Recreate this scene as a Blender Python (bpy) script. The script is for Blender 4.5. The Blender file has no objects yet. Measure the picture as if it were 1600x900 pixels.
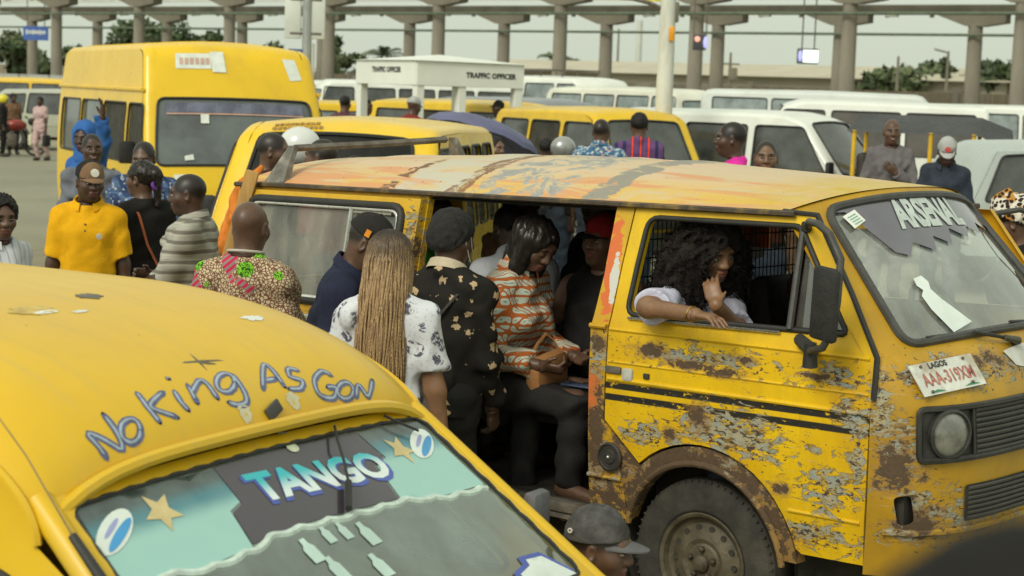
import bpy, bmesh, math, random
import numpy as np
from mathutils import Vector, Matrix, geometry

random.seed(7)
RNG = np.random.default_rng(7)
SC = bpy.context.scene
COL = SC.collection
PI = math.pi

# ------------------------------------------------------------------ camera
F_PX, CX, CY, CAM_H = 2690.0, 800.0, 450.0, 2.10
CAM_PITCH = math.atan((450.0 - 147.0) / F_PX)
CAM_ROLL = math.radians(2.0)
_fw = Vector((0, math.cos(CAM_PITCH), -math.sin(CAM_PITCH)))
_r0 = Vector((1, 0, 0)); _u0 = _r0.cross(_fw)
_rt = _r0 * math.cos(CAM_ROLL) + _u0 * math.sin(CAM_ROLL)
_up = -_r0 * math.sin(CAM_ROLL) + _u0 * math.cos(CAM_ROLL)
cam_data = bpy.data.cameras.new('camera')
cam = bpy.data.objects.new('camera', cam_data); COL.objects.link(cam)
cam.matrix_world = Matrix(((_rt.x, _up.x, -_fw.x, 0), (_rt.y, _up.y, -_fw.y, 0), (_rt.z, _up.z, -_fw.z, CAM_H), (0, 0, 0, 1)))
cam_data.sensor_width = 36.0
cam_data.lens = F_PX / 1600.0 * 36.0
cam_data.clip_start = 0.05; cam_data.clip_end = 3000
cam_data.dof.use_dof = True
cam_data.dof.focus_distance = 6.9
cam_data.dof.aperture_fstop = 5.0
SC.camera = cam

def at(px, py, d):
    return Vector((0, 0, CAM_H)) + (_rt * ((px - CX) / F_PX) - _up * ((py - CY) / F_PX) + _fw) * d

# ------------------------------------------------------------------ world and sun (bright overcast)
SUN_EL, SUN_AZ = math.radians(40), math.radians(212)     # azimuth measured clockwise from +Y
SC.view_settings.view_transform = 'Standard'
SC.view_settings.look = 'None'
SC.view_settings.gamma = 1.0
SC.view_settings.use_curve_mapping = False
SC.view_settings.exposure = 0.42
wd = bpy.data.worlds.new('World'); SC.world = wd; wd.use_nodes = True
wn = wd.node_tree; wn.nodes.clear()
sky = wn.nodes.new('ShaderNodeTexSky'); sky.sky_type = 'NISHITA'; sky.sun_disc = False
sky.sun_elevation = SUN_EL; sky.sun_rotation = SUN_AZ; sky.dust_density = 6.0; sky.air_density = 1.0; sky.ozone_density = 1.0
hs = wn.nodes.new('ShaderNodeHueSaturation'); hs.inputs['Saturation'].default_value = 0.12
mx = wn.nodes.new('ShaderNodeMix'); mx.data_type = 'RGBA'
mx.inputs[0].default_value = 0.72
mx.inputs[7].default_value = (6.2, 6.8, 5.5, 1)
bg = wn.nodes.new('ShaderNodeBackground'); bg.inputs['Strength'].default_value = 0.1
wo = wn.nodes.new('ShaderNodeOutputWorld')
wn.links.new(sky.outputs[0], hs.inputs['Color']); wn.links.new(hs.outputs[0], mx.inputs[6])
wn.links.new(mx.outputs[2], bg.inputs['Color']); wn.links.new(bg.outputs[0], wo.inputs['Surface'])
sd = bpy.data.lights.new('sun', 'SUN'); sd.energy = 1.3; sd.angle = math.radians(22); sd.color = (1.0, 0.94, 0.77)
sun = bpy.data.objects.new('sun', sd); COL.objects.link(sun)
_sdir = Vector((math.sin(SUN_AZ) * math.cos(SUN_EL), math.cos(SUN_AZ) * math.cos(SUN_EL), math.sin(SUN_EL)))
sun.rotation_euler = (-_sdir).to_track_quat('-Z', 'Y').to_euler()
sun.location = (0, 0, 30)

# ------------------------------------------------------------------ objects
def tag(o, label=None, cat=None, group=None, kind=None):
    if label: o['label'] = label
    if cat: o['category'] = cat
    if group: o['group'] = group
    if kind: o['kind'] = kind
    return o

def thing(name, label, cat, loc=(0, 0, 0), rz=0.0, group=None, parent=None):
    o = bpy.data.objects.new(name, None); COL.objects.link(o)
    o.empty_display_size = 0.1
    o.location = loc; o.rotation_euler = (0, 0, rz)
    return tag(o, label, cat, group)

def link(name, me, parent=None, loc=None, rot=None):
    o = bpy.data.objects.new(name, me); COL.objects.link(o)
    if parent is not None: o.parent = parent
    if loc is not None: o.location = loc
    if rot is not None: o.rotation_euler = rot
    return o

def mesh(name, V, F, mats, smooth=True, sharp=35, mi=None):
    me = bpy.data.meshes.new(name)
    V = np.asarray(V, dtype=np.float32).reshape(-1, 3)
    if isinstance(F, np.ndarray):
        n, k = F.shape
        me.vertices.add(len(V)); me.vertices.foreach_set('co', V.ravel())
        me.loops.add(n * k); me.loops.foreach_set('vertex_index', F.astype(np.int32).ravel())
        me.polygons.add(n); me.polygons.foreach_set('loop_start', np.arange(0, n * k, k, dtype=np.int32))
        me.update(calc_edges=True)
    else:
        me.from_pydata(V.tolist(), [], F)
    for m in (mats if isinstance(mats, (list, tuple)) else [mats]):
        me.materials.append(m)
    if mi is not None: me.polygons.foreach_set('material_index', np.asarray(mi, dtype=np.int32))
    if smooth:
        me.polygons.foreach_set('use_smooth', np.ones(len(me.polygons), dtype=bool))
        if sharp: me.set_sharp_from_angle(angle=math.radians(sharp))
    me.update()
    return me

class MB:
    """collects shapes into one mesh"""
    def __init__(s): s.V = []; s.F = []; s.I = []; s.m = 0
    def add(s, V, F):
        b = len(s.V)
        s.V += [tuple(map(float, v)) for v in V]
        for f in F: s.F.append(tuple(int(i) + b for i in f)); s.I.append(s.m)
        return s
    def box(s, c, d, rot=None, bev=0.0):
        hx, hy, hz = d[0] / 2, d[1] / 2, d[2] / 2
        if bev <= 0:
            V = [Vector((x * hx, y * hy, z * hz)) for x in (-1, 1) for y in (-1, 1) for z in (-1, 1)]
            F = [(0, 1, 3, 2), (4, 6, 7, 5), (0, 4, 5, 1), (2, 3, 7, 6), (0, 2, 6, 4), (1, 5, 7, 3)]
        else:
            bm = bmesh.new(); bmesh.ops.create_cube(bm, size=1)
            bmesh.ops.scale(bm, vec=d, verts=bm.verts)
            bmesh.ops.bevel(bm, geom=bm.edges[:], offset=min(bev, min(hx, hy, hz) * .95), segments=2, affect='EDGES', profile=.5)
            bm.verts.ensure_lookup_table()
            V = [v.co.copy() for v in bm.verts]; F = [[v.index for v in f.verts] for f in bm.faces]; bm.free()
        if rot is not None:
            R = rot if isinstance(rot, Matrix) else Matrix.Rotation(rot, 3, 'Z')
            V = [R @ v for v in V]
        return s.add([v + Vector(c) for v in V], F)
    def tube(s, P, r, n=8, closed=False, caps=True, flat=None):
        P = [Vector(p) for p in P]; m = len(P); rr = r if isinstance(r, (list, tuple)) else [r] * m
        V = []; prev = None
        for i in range(m):
            if closed: t = (P[(i + 1) % m] - P[i - 1])
            else: t = P[min(i + 1, m - 1)] - P[max(i - 1, 0)]
            t = t.normalized() if t.length > 1e-9 else Vector((0, 0, 1))
            if prev is None:
                a = Vector((0, 0, 1)) if abs(t.z) < .9 else Vector((1, 0, 0))
                nrm = (a - t * a.dot(t)).normalized()
            else:
                nrm = prev - t * prev.dot(t)
                nrm = nrm.normalized() if nrm.length > 1e-6 else prev
            prev = nrm; b = t.cross(nrm)
            for k in range(n):
                a = 2 * PI * k / n
                V.append(P[i] + (nrm * math.cos(a) * (flat or 1) + b * math.sin(a)) * rr[i])
        F = []
        for i in range(m if closed else m - 1):
            j = (i + 1) % m
            for k in range(n):
                F.append((i * n + k, i * n + (k + 1) % n, j * n + (k + 1) % n, j * n + k))
        if caps and not closed: F += [tuple(range(n))[::-1], tuple((m - 1) * n + k for k in range(n))]
        return s.add(V, F)
    def lathe(s, prof, c=(0, 0, 0), axis='Z', n=24, caps=True):
        V = []; F = []; m = len(prof)
        for i in range(n):
            a = 2 * PI * i / n; ca, sa = math.cos(a), math.sin(a)
            for r, h in prof:
                p = (r * ca, r * sa, h) if axis == 'Z' else ((r * ca, h, r * sa) if axis == 'Y' else (h, r * ca, r * sa))
                V.append((p[0] + c[0], p[1] + c[1], p[2] + c[2]))
        for i in range(n):
            j = (i + 1) % n
            for k in range(m - 1): F.append((i * m + k, j * m + k, j * m + k + 1, i * m + k + 1))
        if caps:
            F.append(tuple(i * m for i in range(n))[::-1]); F.append(tuple(i * m + m - 1 for i in range(n)))
        return s.add(V, F)
    def ball(s, c, r, nu=12, nv=8, R=None):
        r = (r, r, r) if not isinstance(r, (tuple, list)) else r
        V = [Vector((0, 0, r[2]))]
        for j in range(1, nv):
            t = PI * j / nv
            for i in range(nu):
                p = 2 * PI * i / nu
                V.append(Vector((r[0] * math.sin(t) * math.cos(p), r[1] * math.sin(t) * math.sin(p), r[2] * math.cos(t))))
        V.append(Vector((0, 0, -r[2]))); e = len(V) - 1
        F = [(0, 1 + i, 1 + (i + 1) % nu) for i in range(nu)]
        for j in range(nv - 2):
            for i in range(nu):
                a = 1 + j * nu; F.append((a + i, a + nu + i, a + nu + (i + 1) % nu, a + (i + 1) % nu))
        a = 1 + (nv - 2) * nu
        F += [(a + i, e, a + (i + 1) % nu) for i in range(nu)]
        if R is not None: V = [R @ v for v in V]
        return s.add([v + Vector(c) for v in V], F)
    def prism(s, poly, axis, h0, h1):
        n = len(poly)
        def P(p, h): return (p[0], h, p[1]) if axis == 'Y' else ((p[0], p[1], h) if axis == 'Z' else (h, p[0], p[1]))
        V = [P(p, h0) for p in poly] + [P(p, h1) for p in poly]
        F = [tuple(range(n)), tuple(range(2 * n - 1, n - 1, -1))] + [(i, i + n, (i + 1) % n + n, (i + 1) % n) for i in range(n)]
        return s.add(V, F)
    def build(s, name, mats, parent=None, smooth=True, sharp=35, loc=None, rot=None):
        return link(name, mesh(name, s.V, s.F, mats, smooth, sharp, s.I if any(s.I) else None), parent, loc, rot)

def copy_tree(o, parent=None):
    c = o.copy(); COL.objects.link(c)
    if parent is not None: c.parent = parent
    for ch in list(o.children): copy_tree(ch, c)
    return c

# ------------------------------------------------------------------ 2-D panels with holes, mapped onto a surface
def fillet(poly, r, n=4):
    out = []; m = len(poly); rs = r if isinstance(r, (list, tuple)) else [r] * m
    for i in range(m):
        p = Vector(poly[i]); a = Vector(poly[i - 1]) - p; b = Vector(poly[(i + 1) % m]) - p
        rr = min(rs[i], a.length * .48, b.length * .48)
        if rr < 1e-5: out.append(tuple(p)); continue
        A = p + a.normalized() * rr; B = p + b.normalized() * rr
        for k in range(n + 1):
            t = k / n; out.append(tuple(A * (1 - t) ** 2 + p * 2 * t * (1 - t) + B * t * t))
    return out
def arc(cx, cz, r, a0, a1, n=12, rz=None):
    return [(cx + r * math.cos(math.radians(a0 + (a1 - a0) * i / n)), cz + (rz or r) * math.sin(math.radians(a0 + (a1 - a0) * i / n))) for i in range(n + 1)]
def resample(poly, step):
    out = []
    for i, p in enumerate(poly):
        q = poly[(i + 1) % len(poly)]; d = math.dist(p, q); k = max(1, int(math.ceil(d / step)))
        for j in range(k):
            t = j / k; out.append((p[0] + (q[0] - p[0]) * t, p[1] + (q[1] - p[1]) * t))
    return out
def inside(P, poly):
    x, y = P[:, 0], P[:, 1]; c = np.zeros(len(P), bool); n = len(poly)
    for i in range(n):
        (x1, y1), (x2, y2) = poly[i], poly[(i + 1) % n]
        if y1 == y2: continue
        k = ((y1 > y) != (y2 > y)) & (x < (x2 - x1) * (y - y1) / (y2 - y1) + x1)
        c ^= k
    return c
def cdt(outer, holes=(), step=.08):
    loops = [resample(outer, step)] + [resample(h, step) for h in holes]
    pts = []; ed = []
    for L in loops:
        b = len(pts); pts += L; ed += [(b + i, b + (i + 1) % len(L)) for i in range(len(L))]
    O = np.array(loops[0]); lo, hi = O.min(0), O.max(0)
    gx, gy = np.meshgrid(np.arange(lo[0] + step / 2, hi[0], step), np.arange(lo[1] + step / 2, hi[1], step))
    G = np.stack([gx.ravel(), gy.ravel()], 1)
    if len(G):
        k = inside(G, loops[0])
        for h in loops[1:]: k &= ~inside(G, h)
        B = np.array(pts)
        G = G[k]
        if len(G):
            d = np.min(np.hypot(G[:, None, 0] - B[None, :, 0], G[:, None, 1] - B[None, :, 1]), 1)
            pts += G[d > step * .45].tolist()
    r = geometry.delaunay_2d_cdt([Vector(p) for p in pts], ed, [], 0, 1e-6)
    V = np.array([tuple(v) for v in r[0]]); T = np.array([f for f in r[2] if len(f) == 3])
    C = V[T].mean(1); k = inside(C, loops[0])
    for h in loops[1:]: k &= ~inside(C, h)
    return V, T[k], loops
def panel(mb, outer, holes, fmap, step=.08, lip=None, flip=False, edge=None):
    """triangulated skin with real openings; lip(p3) -> inward vector makes the reveal of every opening, edge the rim of the skin"""
    V, T, loops = cdt(outer, holes, step)
    P = [Vector(fmap(*v)) for v in V]
    mb.add(P, [tuple(t[::-1]) if flip else tuple(t) for t in T])
    for k, L in enumerate(loops):
        vec = lip if k else edge
        if vec is None: continue
        A = [Vector(fmap(*p)) for p in L]; B = [a + Vector(vec) for a in A]; n = len(L)
        mb.add(A + B, [(i, (i + 1) % n, n + (i + 1) % n, n + i) for i in range(n)])
    return mb

# ------------------------------------------------------------------ node helpers
def new_mat(name):
    m = bpy.data.materials.new(name); m.use_nodes = True
    nt = m.node_tree; b = nt.nodes['Principled BSDF']
    return m, nt, b
def nd(nt, typ, ins=None, **props):
    n = nt.nodes.new('ShaderNode' + typ)
    for k, v in props.items(): setattr(n, k, v)
    for k, v in (ins or {}).items():
        s = n.inputs[k]
        if isinstance(v, bpy.types.NodeSocket): nt.links.new(v, s)
        else:
            try: s.default_value = v
            except Exception: s.default_value = (*v, 1)
    return n
def ma(nt, op, a, b=0.0, c=0.0, clamp=False):
    return nd(nt, 'Math', {0: a, 1: b, 2: c}, operation=op, use_clamp=clamp).outputs[0]
def mixc(nt, f, a, b):
    n = nd(nt, 'Mix', {0: f}, data_type='RGBA')
    for k, v in ((6, a), (7, b)):
        if isinstance(v, bpy.types.NodeSocket): nt.links.new(v, n.inputs[k])
        else: n.inputs[k].default_value = (*v[:3], 1)
    return n.outputs[2]
def sstep(nt, x, a, b):
    return nd(nt, 'MapRange', {0: x, 1: a, 2: b, 3: 0.0, 4: 1.0}, interpolation_type='SMOOTHSTEP').outputs[0]
def ocoord(nt, scale=(1, 1, 1), loc=(0, 0, 0), rot=(0, 0, 0), kind='Object'):
    tc = nd(nt, 'TexCoord'); mp = nd(nt, 'Mapping', {0: tc.outputs[kind], 1: loc, 2: rot, 3: scale}); return mp.outputs[0]
def noise(nt, co, scale=5, detail=4, rough=.55, dist=0.0):
    return nd(nt, 'TexNoise', {'Vector': co, 'Scale': scale, 'Detail': detail, 'Roughness': rough, 'Distortion': dist}).outputs[0]
def bump(nt, b, h, strength=.2, dist=.01):
    n = nd(nt, 'Bump', {'Strength': strength, 'Distance': dist, 'Height': h}); nt.links.new(n.outputs[0], b.inputs['Normal'])
_mc = {}
def M(name, col, rough=.5, var=.12, scale=6.0, bmp=0.0, metal=0.0, coat=0.0, dirt=None, dirt_amt=.5, spec=.5, stretch=(1, 1, 1)):
    """plain material with its own colour variation, uneven gloss, optional dirt blotches and fine relief"""
    if name in _mc: return _mc[name]
    m, nt, b = new_mat(name); _mc[name] = m
    co = ocoord(nt, stretch)
    n1 = noise(nt, co, scale, 5, .6); n2 = noise(nt, co, scale * 5.3, 3, .6)
    c = mixc(nt, sstep(nt, n1, .3, .7), [x * (1 - var) for x in col], [min(1, x * (1 + var)) for x in col])
    if dirt is not None:
        d = ma(nt, 'MULTIPLY', sstep(nt, noise(nt, co, scale * .6, 6, .65, .4), .48, .72), dirt_amt)
        c = mixc(nt, d, c, dirt)
    nt.links.new(c, b.inputs['Base Color'])
    r = nd(nt, 'MapRange', {0: n2, 1: .3, 2: .7, 3: max(.02, rough - .08), 4: min(1, rough + .1)}).outputs[0]
    nt.links.new(r, b.inputs['Roughness'])
    b.inputs['Metallic'].default_value = metal; b.inputs['Coat Weight'].default_value = coat; b.inputs['Coat Roughness'].default_value = .12
    b.inputs['Specular IOR Level'].default_value = spec
    if bmp: bump(nt, b, n2, bmp, .01)
    return m
def glass_mat(name, tint=(.5, .53, .52), clear=.6, dust_haze=.12, dust_haze_col=(.55, .55, .48), rough=.03):
    """thin pane: part see-through, part mirror, with a dusty film that can also paint in pale reflections"""
    if name in _mc: return _mc[name]
    m = bpy.data.materials.new(name); m.use_nodes = True; _mc[name] = m
    nt = m.node_tree; nt.nodes.clear()
    tr = nd(nt, 'BsdfTransparent', {'Color': (*tint, 1)})
    gl = nd(nt, 'BsdfGlossy', {'Color': (.9, .92, .9, 1), 'Roughness': rough})
    df = nd(nt, 'BsdfDiffuse', {'Color': (*dust_haze_col, 1)})
    fr = nd(nt, 'LayerWeight', {'Blend': .5}).outputs['Facing']
    f2 = ma(nt, 'ADD', ma(nt, 'MULTIPLY', ma(nt, 'POWER', fr, 4.0), .9), .05 + (1 - clear) * .2, clamp=True)
    a = nd(nt, 'MixShader', {0: f2, 1: tr.outputs[0], 2: gl.outputs[0]})
    ns = noise(nt, ocoord(nt, (1, 1, .4)), 3.0, 6, .65)
    du = ma(nt, 'MULTIPLY', sstep(nt, ns, .25, .8), dust_haze * 2)
    c = nd(nt, 'MixShader', {0: du, 1: a.outputs[0], 2: df.outputs[0]})
    o = nd(nt, 'OutputMaterial', {'Surface': c.outputs[0]})
    return m
DARKGLASS = lambda: M('dark_glass', (.018, .02, .02), .06, .3, 2.0, spec=.6)
BLACKRUB = M('black_rubber', (.022, .022, .02), .6, .2, 12)
YEL = M('yellow_paint', (.70, .45, .006), .38, .06, 2.5, coat=.25, dirt=(.34, .22, .05), dirt_amt=.45)
YEL2 = M('yellow_paint_fresh', (.78, .50, .006), .34, .05, 2.0, coat=.3, dirt=(.45, .3, .05), dirt_amt=.3)
WHT = M('white_paint', (.72, .74, .68), .35, .04, 2.0, coat=.25, dirt=(.42, .40, .32), dirt_amt=.35)
CHROME = M('dull_chrome', (.55, .55, .5), .28, .1, 20, metal=.9)
STEEL = M('worn_steel', (.12, .105, .085), .55, .35, 14, .3, dirt=(.10, .05, .025), dirt_amt=.8)
M('print_black', (.03, .03, .03), .5)
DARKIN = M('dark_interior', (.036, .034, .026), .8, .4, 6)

def text2d(s, size=1.0, bold=0.0, shear=0.0, space=1.0):
    cu = bpy.data.curves.new('lettering', 'FONT'); cu.body = s; cu.size = size; cu.offset = bold; cu.shear = shear
    cu.space_character = space; cu.align_x = 'CENTER'; cu.align_y = 'CENTER'; cu.resolution_u = 3
    ob = bpy.data.objects.new('lettering', cu); COL.objects.link(ob)
    me = ob.to_mesh(); me.calc_loop_triangles()
    V = [tuple(v.co[:2]) for v in me.vertices]; F = [tuple(t.vertices) for t in me.loop_triangles]
    ob.to_mesh_clear(); bpy.data.objects.remove(ob); bpy.data.curves.remove(cu)
    return V, F
# ================================================================== the setting
def ground_z(x, y):
    d = (x + .606) * .501 + (y - 4.21) * .8655           # the lane the near bus stands in lies lower than the park
    t = min(1, max(0, (d - 1.15) / .65)); t = t * t * (3 - 2 * t)
    return -.55 * (1 - t)
def asphalt():
    m, nt, b = new_mat('worn_asphalt'); co = ocoord(nt)
    big = noise(nt, co, .12, 6, .6); mid = noise(nt, co, 1.3, 6, .65); fine = noise(nt, co, 45, 4, .7)
    c = mixc(nt, sstep(nt, big, .35, .68), (.20, .19, .135), (.28, .265, .185)); c = mixc(nt, ma(nt, 'MULTIPLY', sstep(nt, mid, .5, .75), .5), c, (.15, .142, .11))
    st = sstep(nt, noise(nt, ocoord(nt, (1, 1, 1), (7, 3, 0)), .9, 7, .7, 1.0), .60, .66)
    c = mixc(nt, ma(nt, 'MULTIPLY', st, .55), c, (.10, .095, .08))
    c = mixc(nt, ma(nt, 'MULTIPLY', fine, .25), c, (.34, .32, .24))
    nt.links.new(c, b.inputs['Base Color']); b.inputs['Roughness'].default_value = .88; bump(nt, b, fine, .4, .01); return m
gx = np.concatenate([[-900, -300, -120, -60, -30, -15], np.arange(-8, 8.1, .4), [12, 25, 50, 100, 300, 900]]); gy = np.concatenate([[-40, -10, -3], np.arange(0, 10.1, .3), [13, 20, 40, 80, 160, 400, 1500]])
V = [(x, y, ground_z(x, y) if y < 11 else 0) for x in gx for y in gy]; n = len(gy)
tag(link('ground', mesh('ground', V, np.array([(i * n + j, (i + 1) * n + j, (i + 1) * n + j + 1, i * n + j + 1) for i in range(len(gx) - 1) for j in range(n - 1)]), asphalt())), kind='structure')
# litter
rl = random.Random(4)
LIT = [M('litter_white', (.6, .6, .55), .7), M('litter_blue', (.15, .25, .4), .6), M('litter_brown', (.25, .16, .09), .8)]

# -------- bus terminal canopies: two rows of columns that run off to the left
CONC = M('stained_concrete', (.26, .235, .185), .85, .22, .8, .2, dirt=(.13, .11, .08), dirt_amt=.5, stretch=(1, 1, .3))
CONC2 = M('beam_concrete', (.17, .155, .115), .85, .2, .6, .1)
FASC = M('fascia_sheet', (.50, .52, .47), .6, .08, .5)
PIPE = M('pipe_grey_green', (.10, .13, .085), .6, .2, 2)
def canopy(name, label, P0, D, n, rad, zb, up):
    c = thing(name, label, 'canopy', (P0[0], P0[1], 0), group='station canopies')
    d = Vector((D[0], D[1], 0)); u = d.normalized(); p = Vector((-u.y, u.x, 0)); ang = math.atan2(d.y, d.x)
    cm = MB(); cm.lathe([(rad * 1.08, 0), (rad * 1.04, zb * .5), (rad * .96, zb + .2)], n=20); cm = mesh('column', cm.V, cm.F, CONC)
    hm = MB(); hw = .32
    pr = [(-1.9, zb + .75), (-1.9, zb + .66), (-.40, zb + .12), (.40, zb + .10), (1.5, zb + .26), (1.5, zb + .75)]
    hm.prism(pr, 'Y', -hw, hw); hm = mesh('haunch', hm.V, hm.F, CONC2, smooth=False)
    for i in range(n):
        q = d * i
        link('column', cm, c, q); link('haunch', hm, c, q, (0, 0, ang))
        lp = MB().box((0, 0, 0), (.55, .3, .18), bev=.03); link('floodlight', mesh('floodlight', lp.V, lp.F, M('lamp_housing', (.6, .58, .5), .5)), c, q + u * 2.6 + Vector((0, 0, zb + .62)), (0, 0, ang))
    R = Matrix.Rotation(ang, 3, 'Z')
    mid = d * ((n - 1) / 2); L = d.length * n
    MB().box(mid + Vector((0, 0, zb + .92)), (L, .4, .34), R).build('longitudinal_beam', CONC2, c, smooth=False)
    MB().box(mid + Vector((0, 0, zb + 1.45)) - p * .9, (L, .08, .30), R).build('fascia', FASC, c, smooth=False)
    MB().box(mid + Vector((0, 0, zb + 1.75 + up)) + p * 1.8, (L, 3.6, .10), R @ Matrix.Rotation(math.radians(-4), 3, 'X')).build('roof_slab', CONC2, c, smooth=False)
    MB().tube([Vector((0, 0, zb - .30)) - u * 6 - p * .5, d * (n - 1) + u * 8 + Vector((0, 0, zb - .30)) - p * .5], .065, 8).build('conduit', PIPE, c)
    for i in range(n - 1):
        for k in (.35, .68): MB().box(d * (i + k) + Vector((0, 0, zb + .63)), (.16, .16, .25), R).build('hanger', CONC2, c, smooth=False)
    return c
cA = canopy('canopy', 'nearer concrete bus terminal canopy on thick round columns', (-32.4, 104.3), (5.696, -4.304), 11, .31, 6.05, .35)
cB = canopy('canopy', 'farther concrete bus terminal canopy seen behind the first row of columns', (-33.4, 118.9), (5.413, -3.944), 12, .34, 5.78, .2)
# -------- walls behind and the sheet fence in front of the columns
BLK = M('block_wall', (.30, .27, .21), .9, .3, 1.2, .3, dirt=(.15, .125, .09), dirt_amt=.7)
du = Vector((5.55, -4.12, 0)).normalized(); dp = Vector((-du.y, du.x, 0)); wang = math.atan2(du.y, du.x); RW = Matrix.Rotation(wang, 3, 'Z')
w = thing('boundary_wall', 'weathered block and concrete panel boundary wall behind the canopies', 'wall', (-28, 127, 0))
for i in range(18):
    t = i * 6 - 18; rr = random.Random(i)
    MB().box(du * t + Vector((0, 0, 1.5)), (5.7, .25, 3.0 + rr.uniform(-.15, .1)), RW).build('wall_panel', BLK if rr.random() < .6 else M('fluted_wall', (.22, .185, .13), .9, .25, 2.5, .4, stretch=(6, 6, .2)), w, smooth=False)
    MB().box(du * (t + 3) + Vector((0, 0, 1.6)), (.35, .4, 3.25), RW).build('wall_post', CONC, w, smooth=False)
fn = thing('sheet_fence', 'pale grey corrugated sheet fence in front of the columns', 'fence', (-30, 97.5, 0))
FEN = M('grey_sheet', (.33, .35, .33), .55, .12, 1.0, dirt=(.22, .21, .18), dirt_amt=.4)
for i in range(34):
    t = i * 2.6 - 10; m_ = MB(); N = 13; V = []
    for k in range(N):
        for z in (0.05, 2.25): V.append(du * (t + 2.5 * k / (N - 1)) + dp * (.04 * (k % 2)) + Vector((0, 0, z)))
    m_.add(V, [(2 * k, 2 * k + 2, 2 * k + 3, 2 * k + 1) for k in range(N - 1)]); m_.build('sheet', FEN, fn, smooth=False)
sh = thing('warehouse', 'long low warehouse with pale beige roof beyond the wall', 'building', (14, 128, 0), wang)
MB().box((0, 6, 2.0), (46, 14, 4.0)).build('warehouse_wall', M('cream_wall', (.40, .37, .29), .9, .1, .3), sh, smooth=False)
MB().prism([(-8, 3.95), (8, 3.95), (0, 5.0)], 'X', -24, 24).build('warehouse_roof', M('beige_sheet_roof', (.46, .42, .32), .7, .08, .4), sh, smooth=False, loc=(0, 6, 0))

# -------- trees
LEAF = [M('leaf_%d' % i, c, .7, .35, .8) for i, c in enumerate([(.055, .085, .03), (.08, .115, .045), (.04, .06, .025), (.10, .12, .055)])]
BARK = M('bark', (.10, .08, .055), .9, .3, 3, .3)
def tree(name, label, cat, loc, h, w, seed, n=1700, leaf=.34, kind='round', trunk_h=.35, mats=None):
    rnd = np.random.default_rng(seed); r = random.Random(seed)
    t = thing(name, label, cat, loc, group='trees beyond the wall')
    tb = MB(); top = Vector((r.uniform(-.3, .3), 0, h * .75)); tb.tube([(0, 0, -.1), (top.x * .3, .1, h * trunk_h), top], [.035 * h, .025 * h, .006 * h], 8)
    for k in range(6):
        a = r.uniform(0, 6.28); s = Vector((0, 0, h * r.uniform(trunk_h * .8, .6))); e = s + Vector((math.cos(a) * w * .35, math.sin(a) * w * .35, h * .2)); tb.tube([s, s.lerp(e, .5) + Vector((0, 0, .1 * h * .3)), e], [.015 * h, .01 * h, .004 * h], 6)
    tb.build('trunk', BARK, t)
    nb_ = 14 if kind != 'column' else 9; C = []
    for k in range(nb_):
        a = r.uniform(0, 6.28); q = r.random() ** .6
        if kind == 'column': C.append((r.uniform(-.1, .1) * w, r.uniform(-.1, .1) * w, h * (.25 + .7 * k / nb_), w * .5 * (1.1 - .8 * k / nb_)))
        else: C.append((math.cos(a) * q * w * .38, math.sin(a) * q * w * .38, h * (trunk_h + (1 - trunk_h) * r.uniform(.18, .86)), w * r.uniform(.13, .24)))
    C = np.array(C); idx = rnd.integers(0, len(C), n); dirs = rnd.normal(size=(n, 3)); dirs /= np.linalg.norm(dirs, axis=1)[:, None]
    P = C[idx, :3] + dirs * (C[idx, 3] * rnd.random(n) ** .35)[:, None] * np.array([1, 1, .75])
    a = rnd.normal(size=(n, 3)); a /= np.linalg.norm(a, axis=1)[:, None]; b = np.cross(a, dirs); b /= np.linalg.norm(b, axis=1)[:, None] + 1e-6
    s = leaf * rnd.uniform(.6, 1.4, n)[:, None]
    V = np.stack([P - a * s, P - b * s * .5, P + a * s, P + b * s * .5], 1).reshape(-1, 3); Fq = np.arange(4 * n).reshape(-1, 4)
    mi = np.clip((idx * 7 % 4) * (rnd.random(n) < .7) + rnd.integers(0, 4, n) * (rnd.random(n) < .3), 0, 3)
    link('crown', mesh('crown', V, Fq, mats or LEAF, False, mi=mi), t); return t
def palm(name, label, loc, h, seed, fr=2.2):
    r = random.Random(seed); t = thing(name, label, 'palm', loc, group='trees beyond the wall')
    MB().tube([(0, 0, -.1), (.1, 0, h * .5), (.05, 0, h)], [.2, .15, .12], 8).build('trunk', BARK, t)
    m_ = MB()
    for k in range(22):
        a = r.uniform(0, 6.28); el = r.uniform(-.2, 1.2); pts = []
        for j in range(9):
            q = j / 8; pts.append(Vector((math.cos(a) * math.cos(el) * fr * q, math.sin(a) * math.cos(el) * fr * q, h + math.sin(el) * fr * q - fr * .55 * q * q)))
        side = Vector((-math.sin(a), math.cos(a), 0))
        for j in range(1, 9):
            for s in (-1, 1):
                e = pts[j] + side * s * fr * .22 * (1 - abs(j / 8 - .45)) + Vector((0, 0, -.25)); d = (pts[j] - pts[j - 1]) * .45
                m_.add([pts[j] - d, e, pts[j] + d], [(0, 1, 2)])
    m_.I = [k % 4 for k in range(len(m_.F))]
    m_.build('crown', LEAF, t, smooth=False); return t
def tpos(px, d): v = at(px, 200, d); return (v.x, v.y, 0)
def ttop(px, py, d): return at(px, py, d).z
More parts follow.
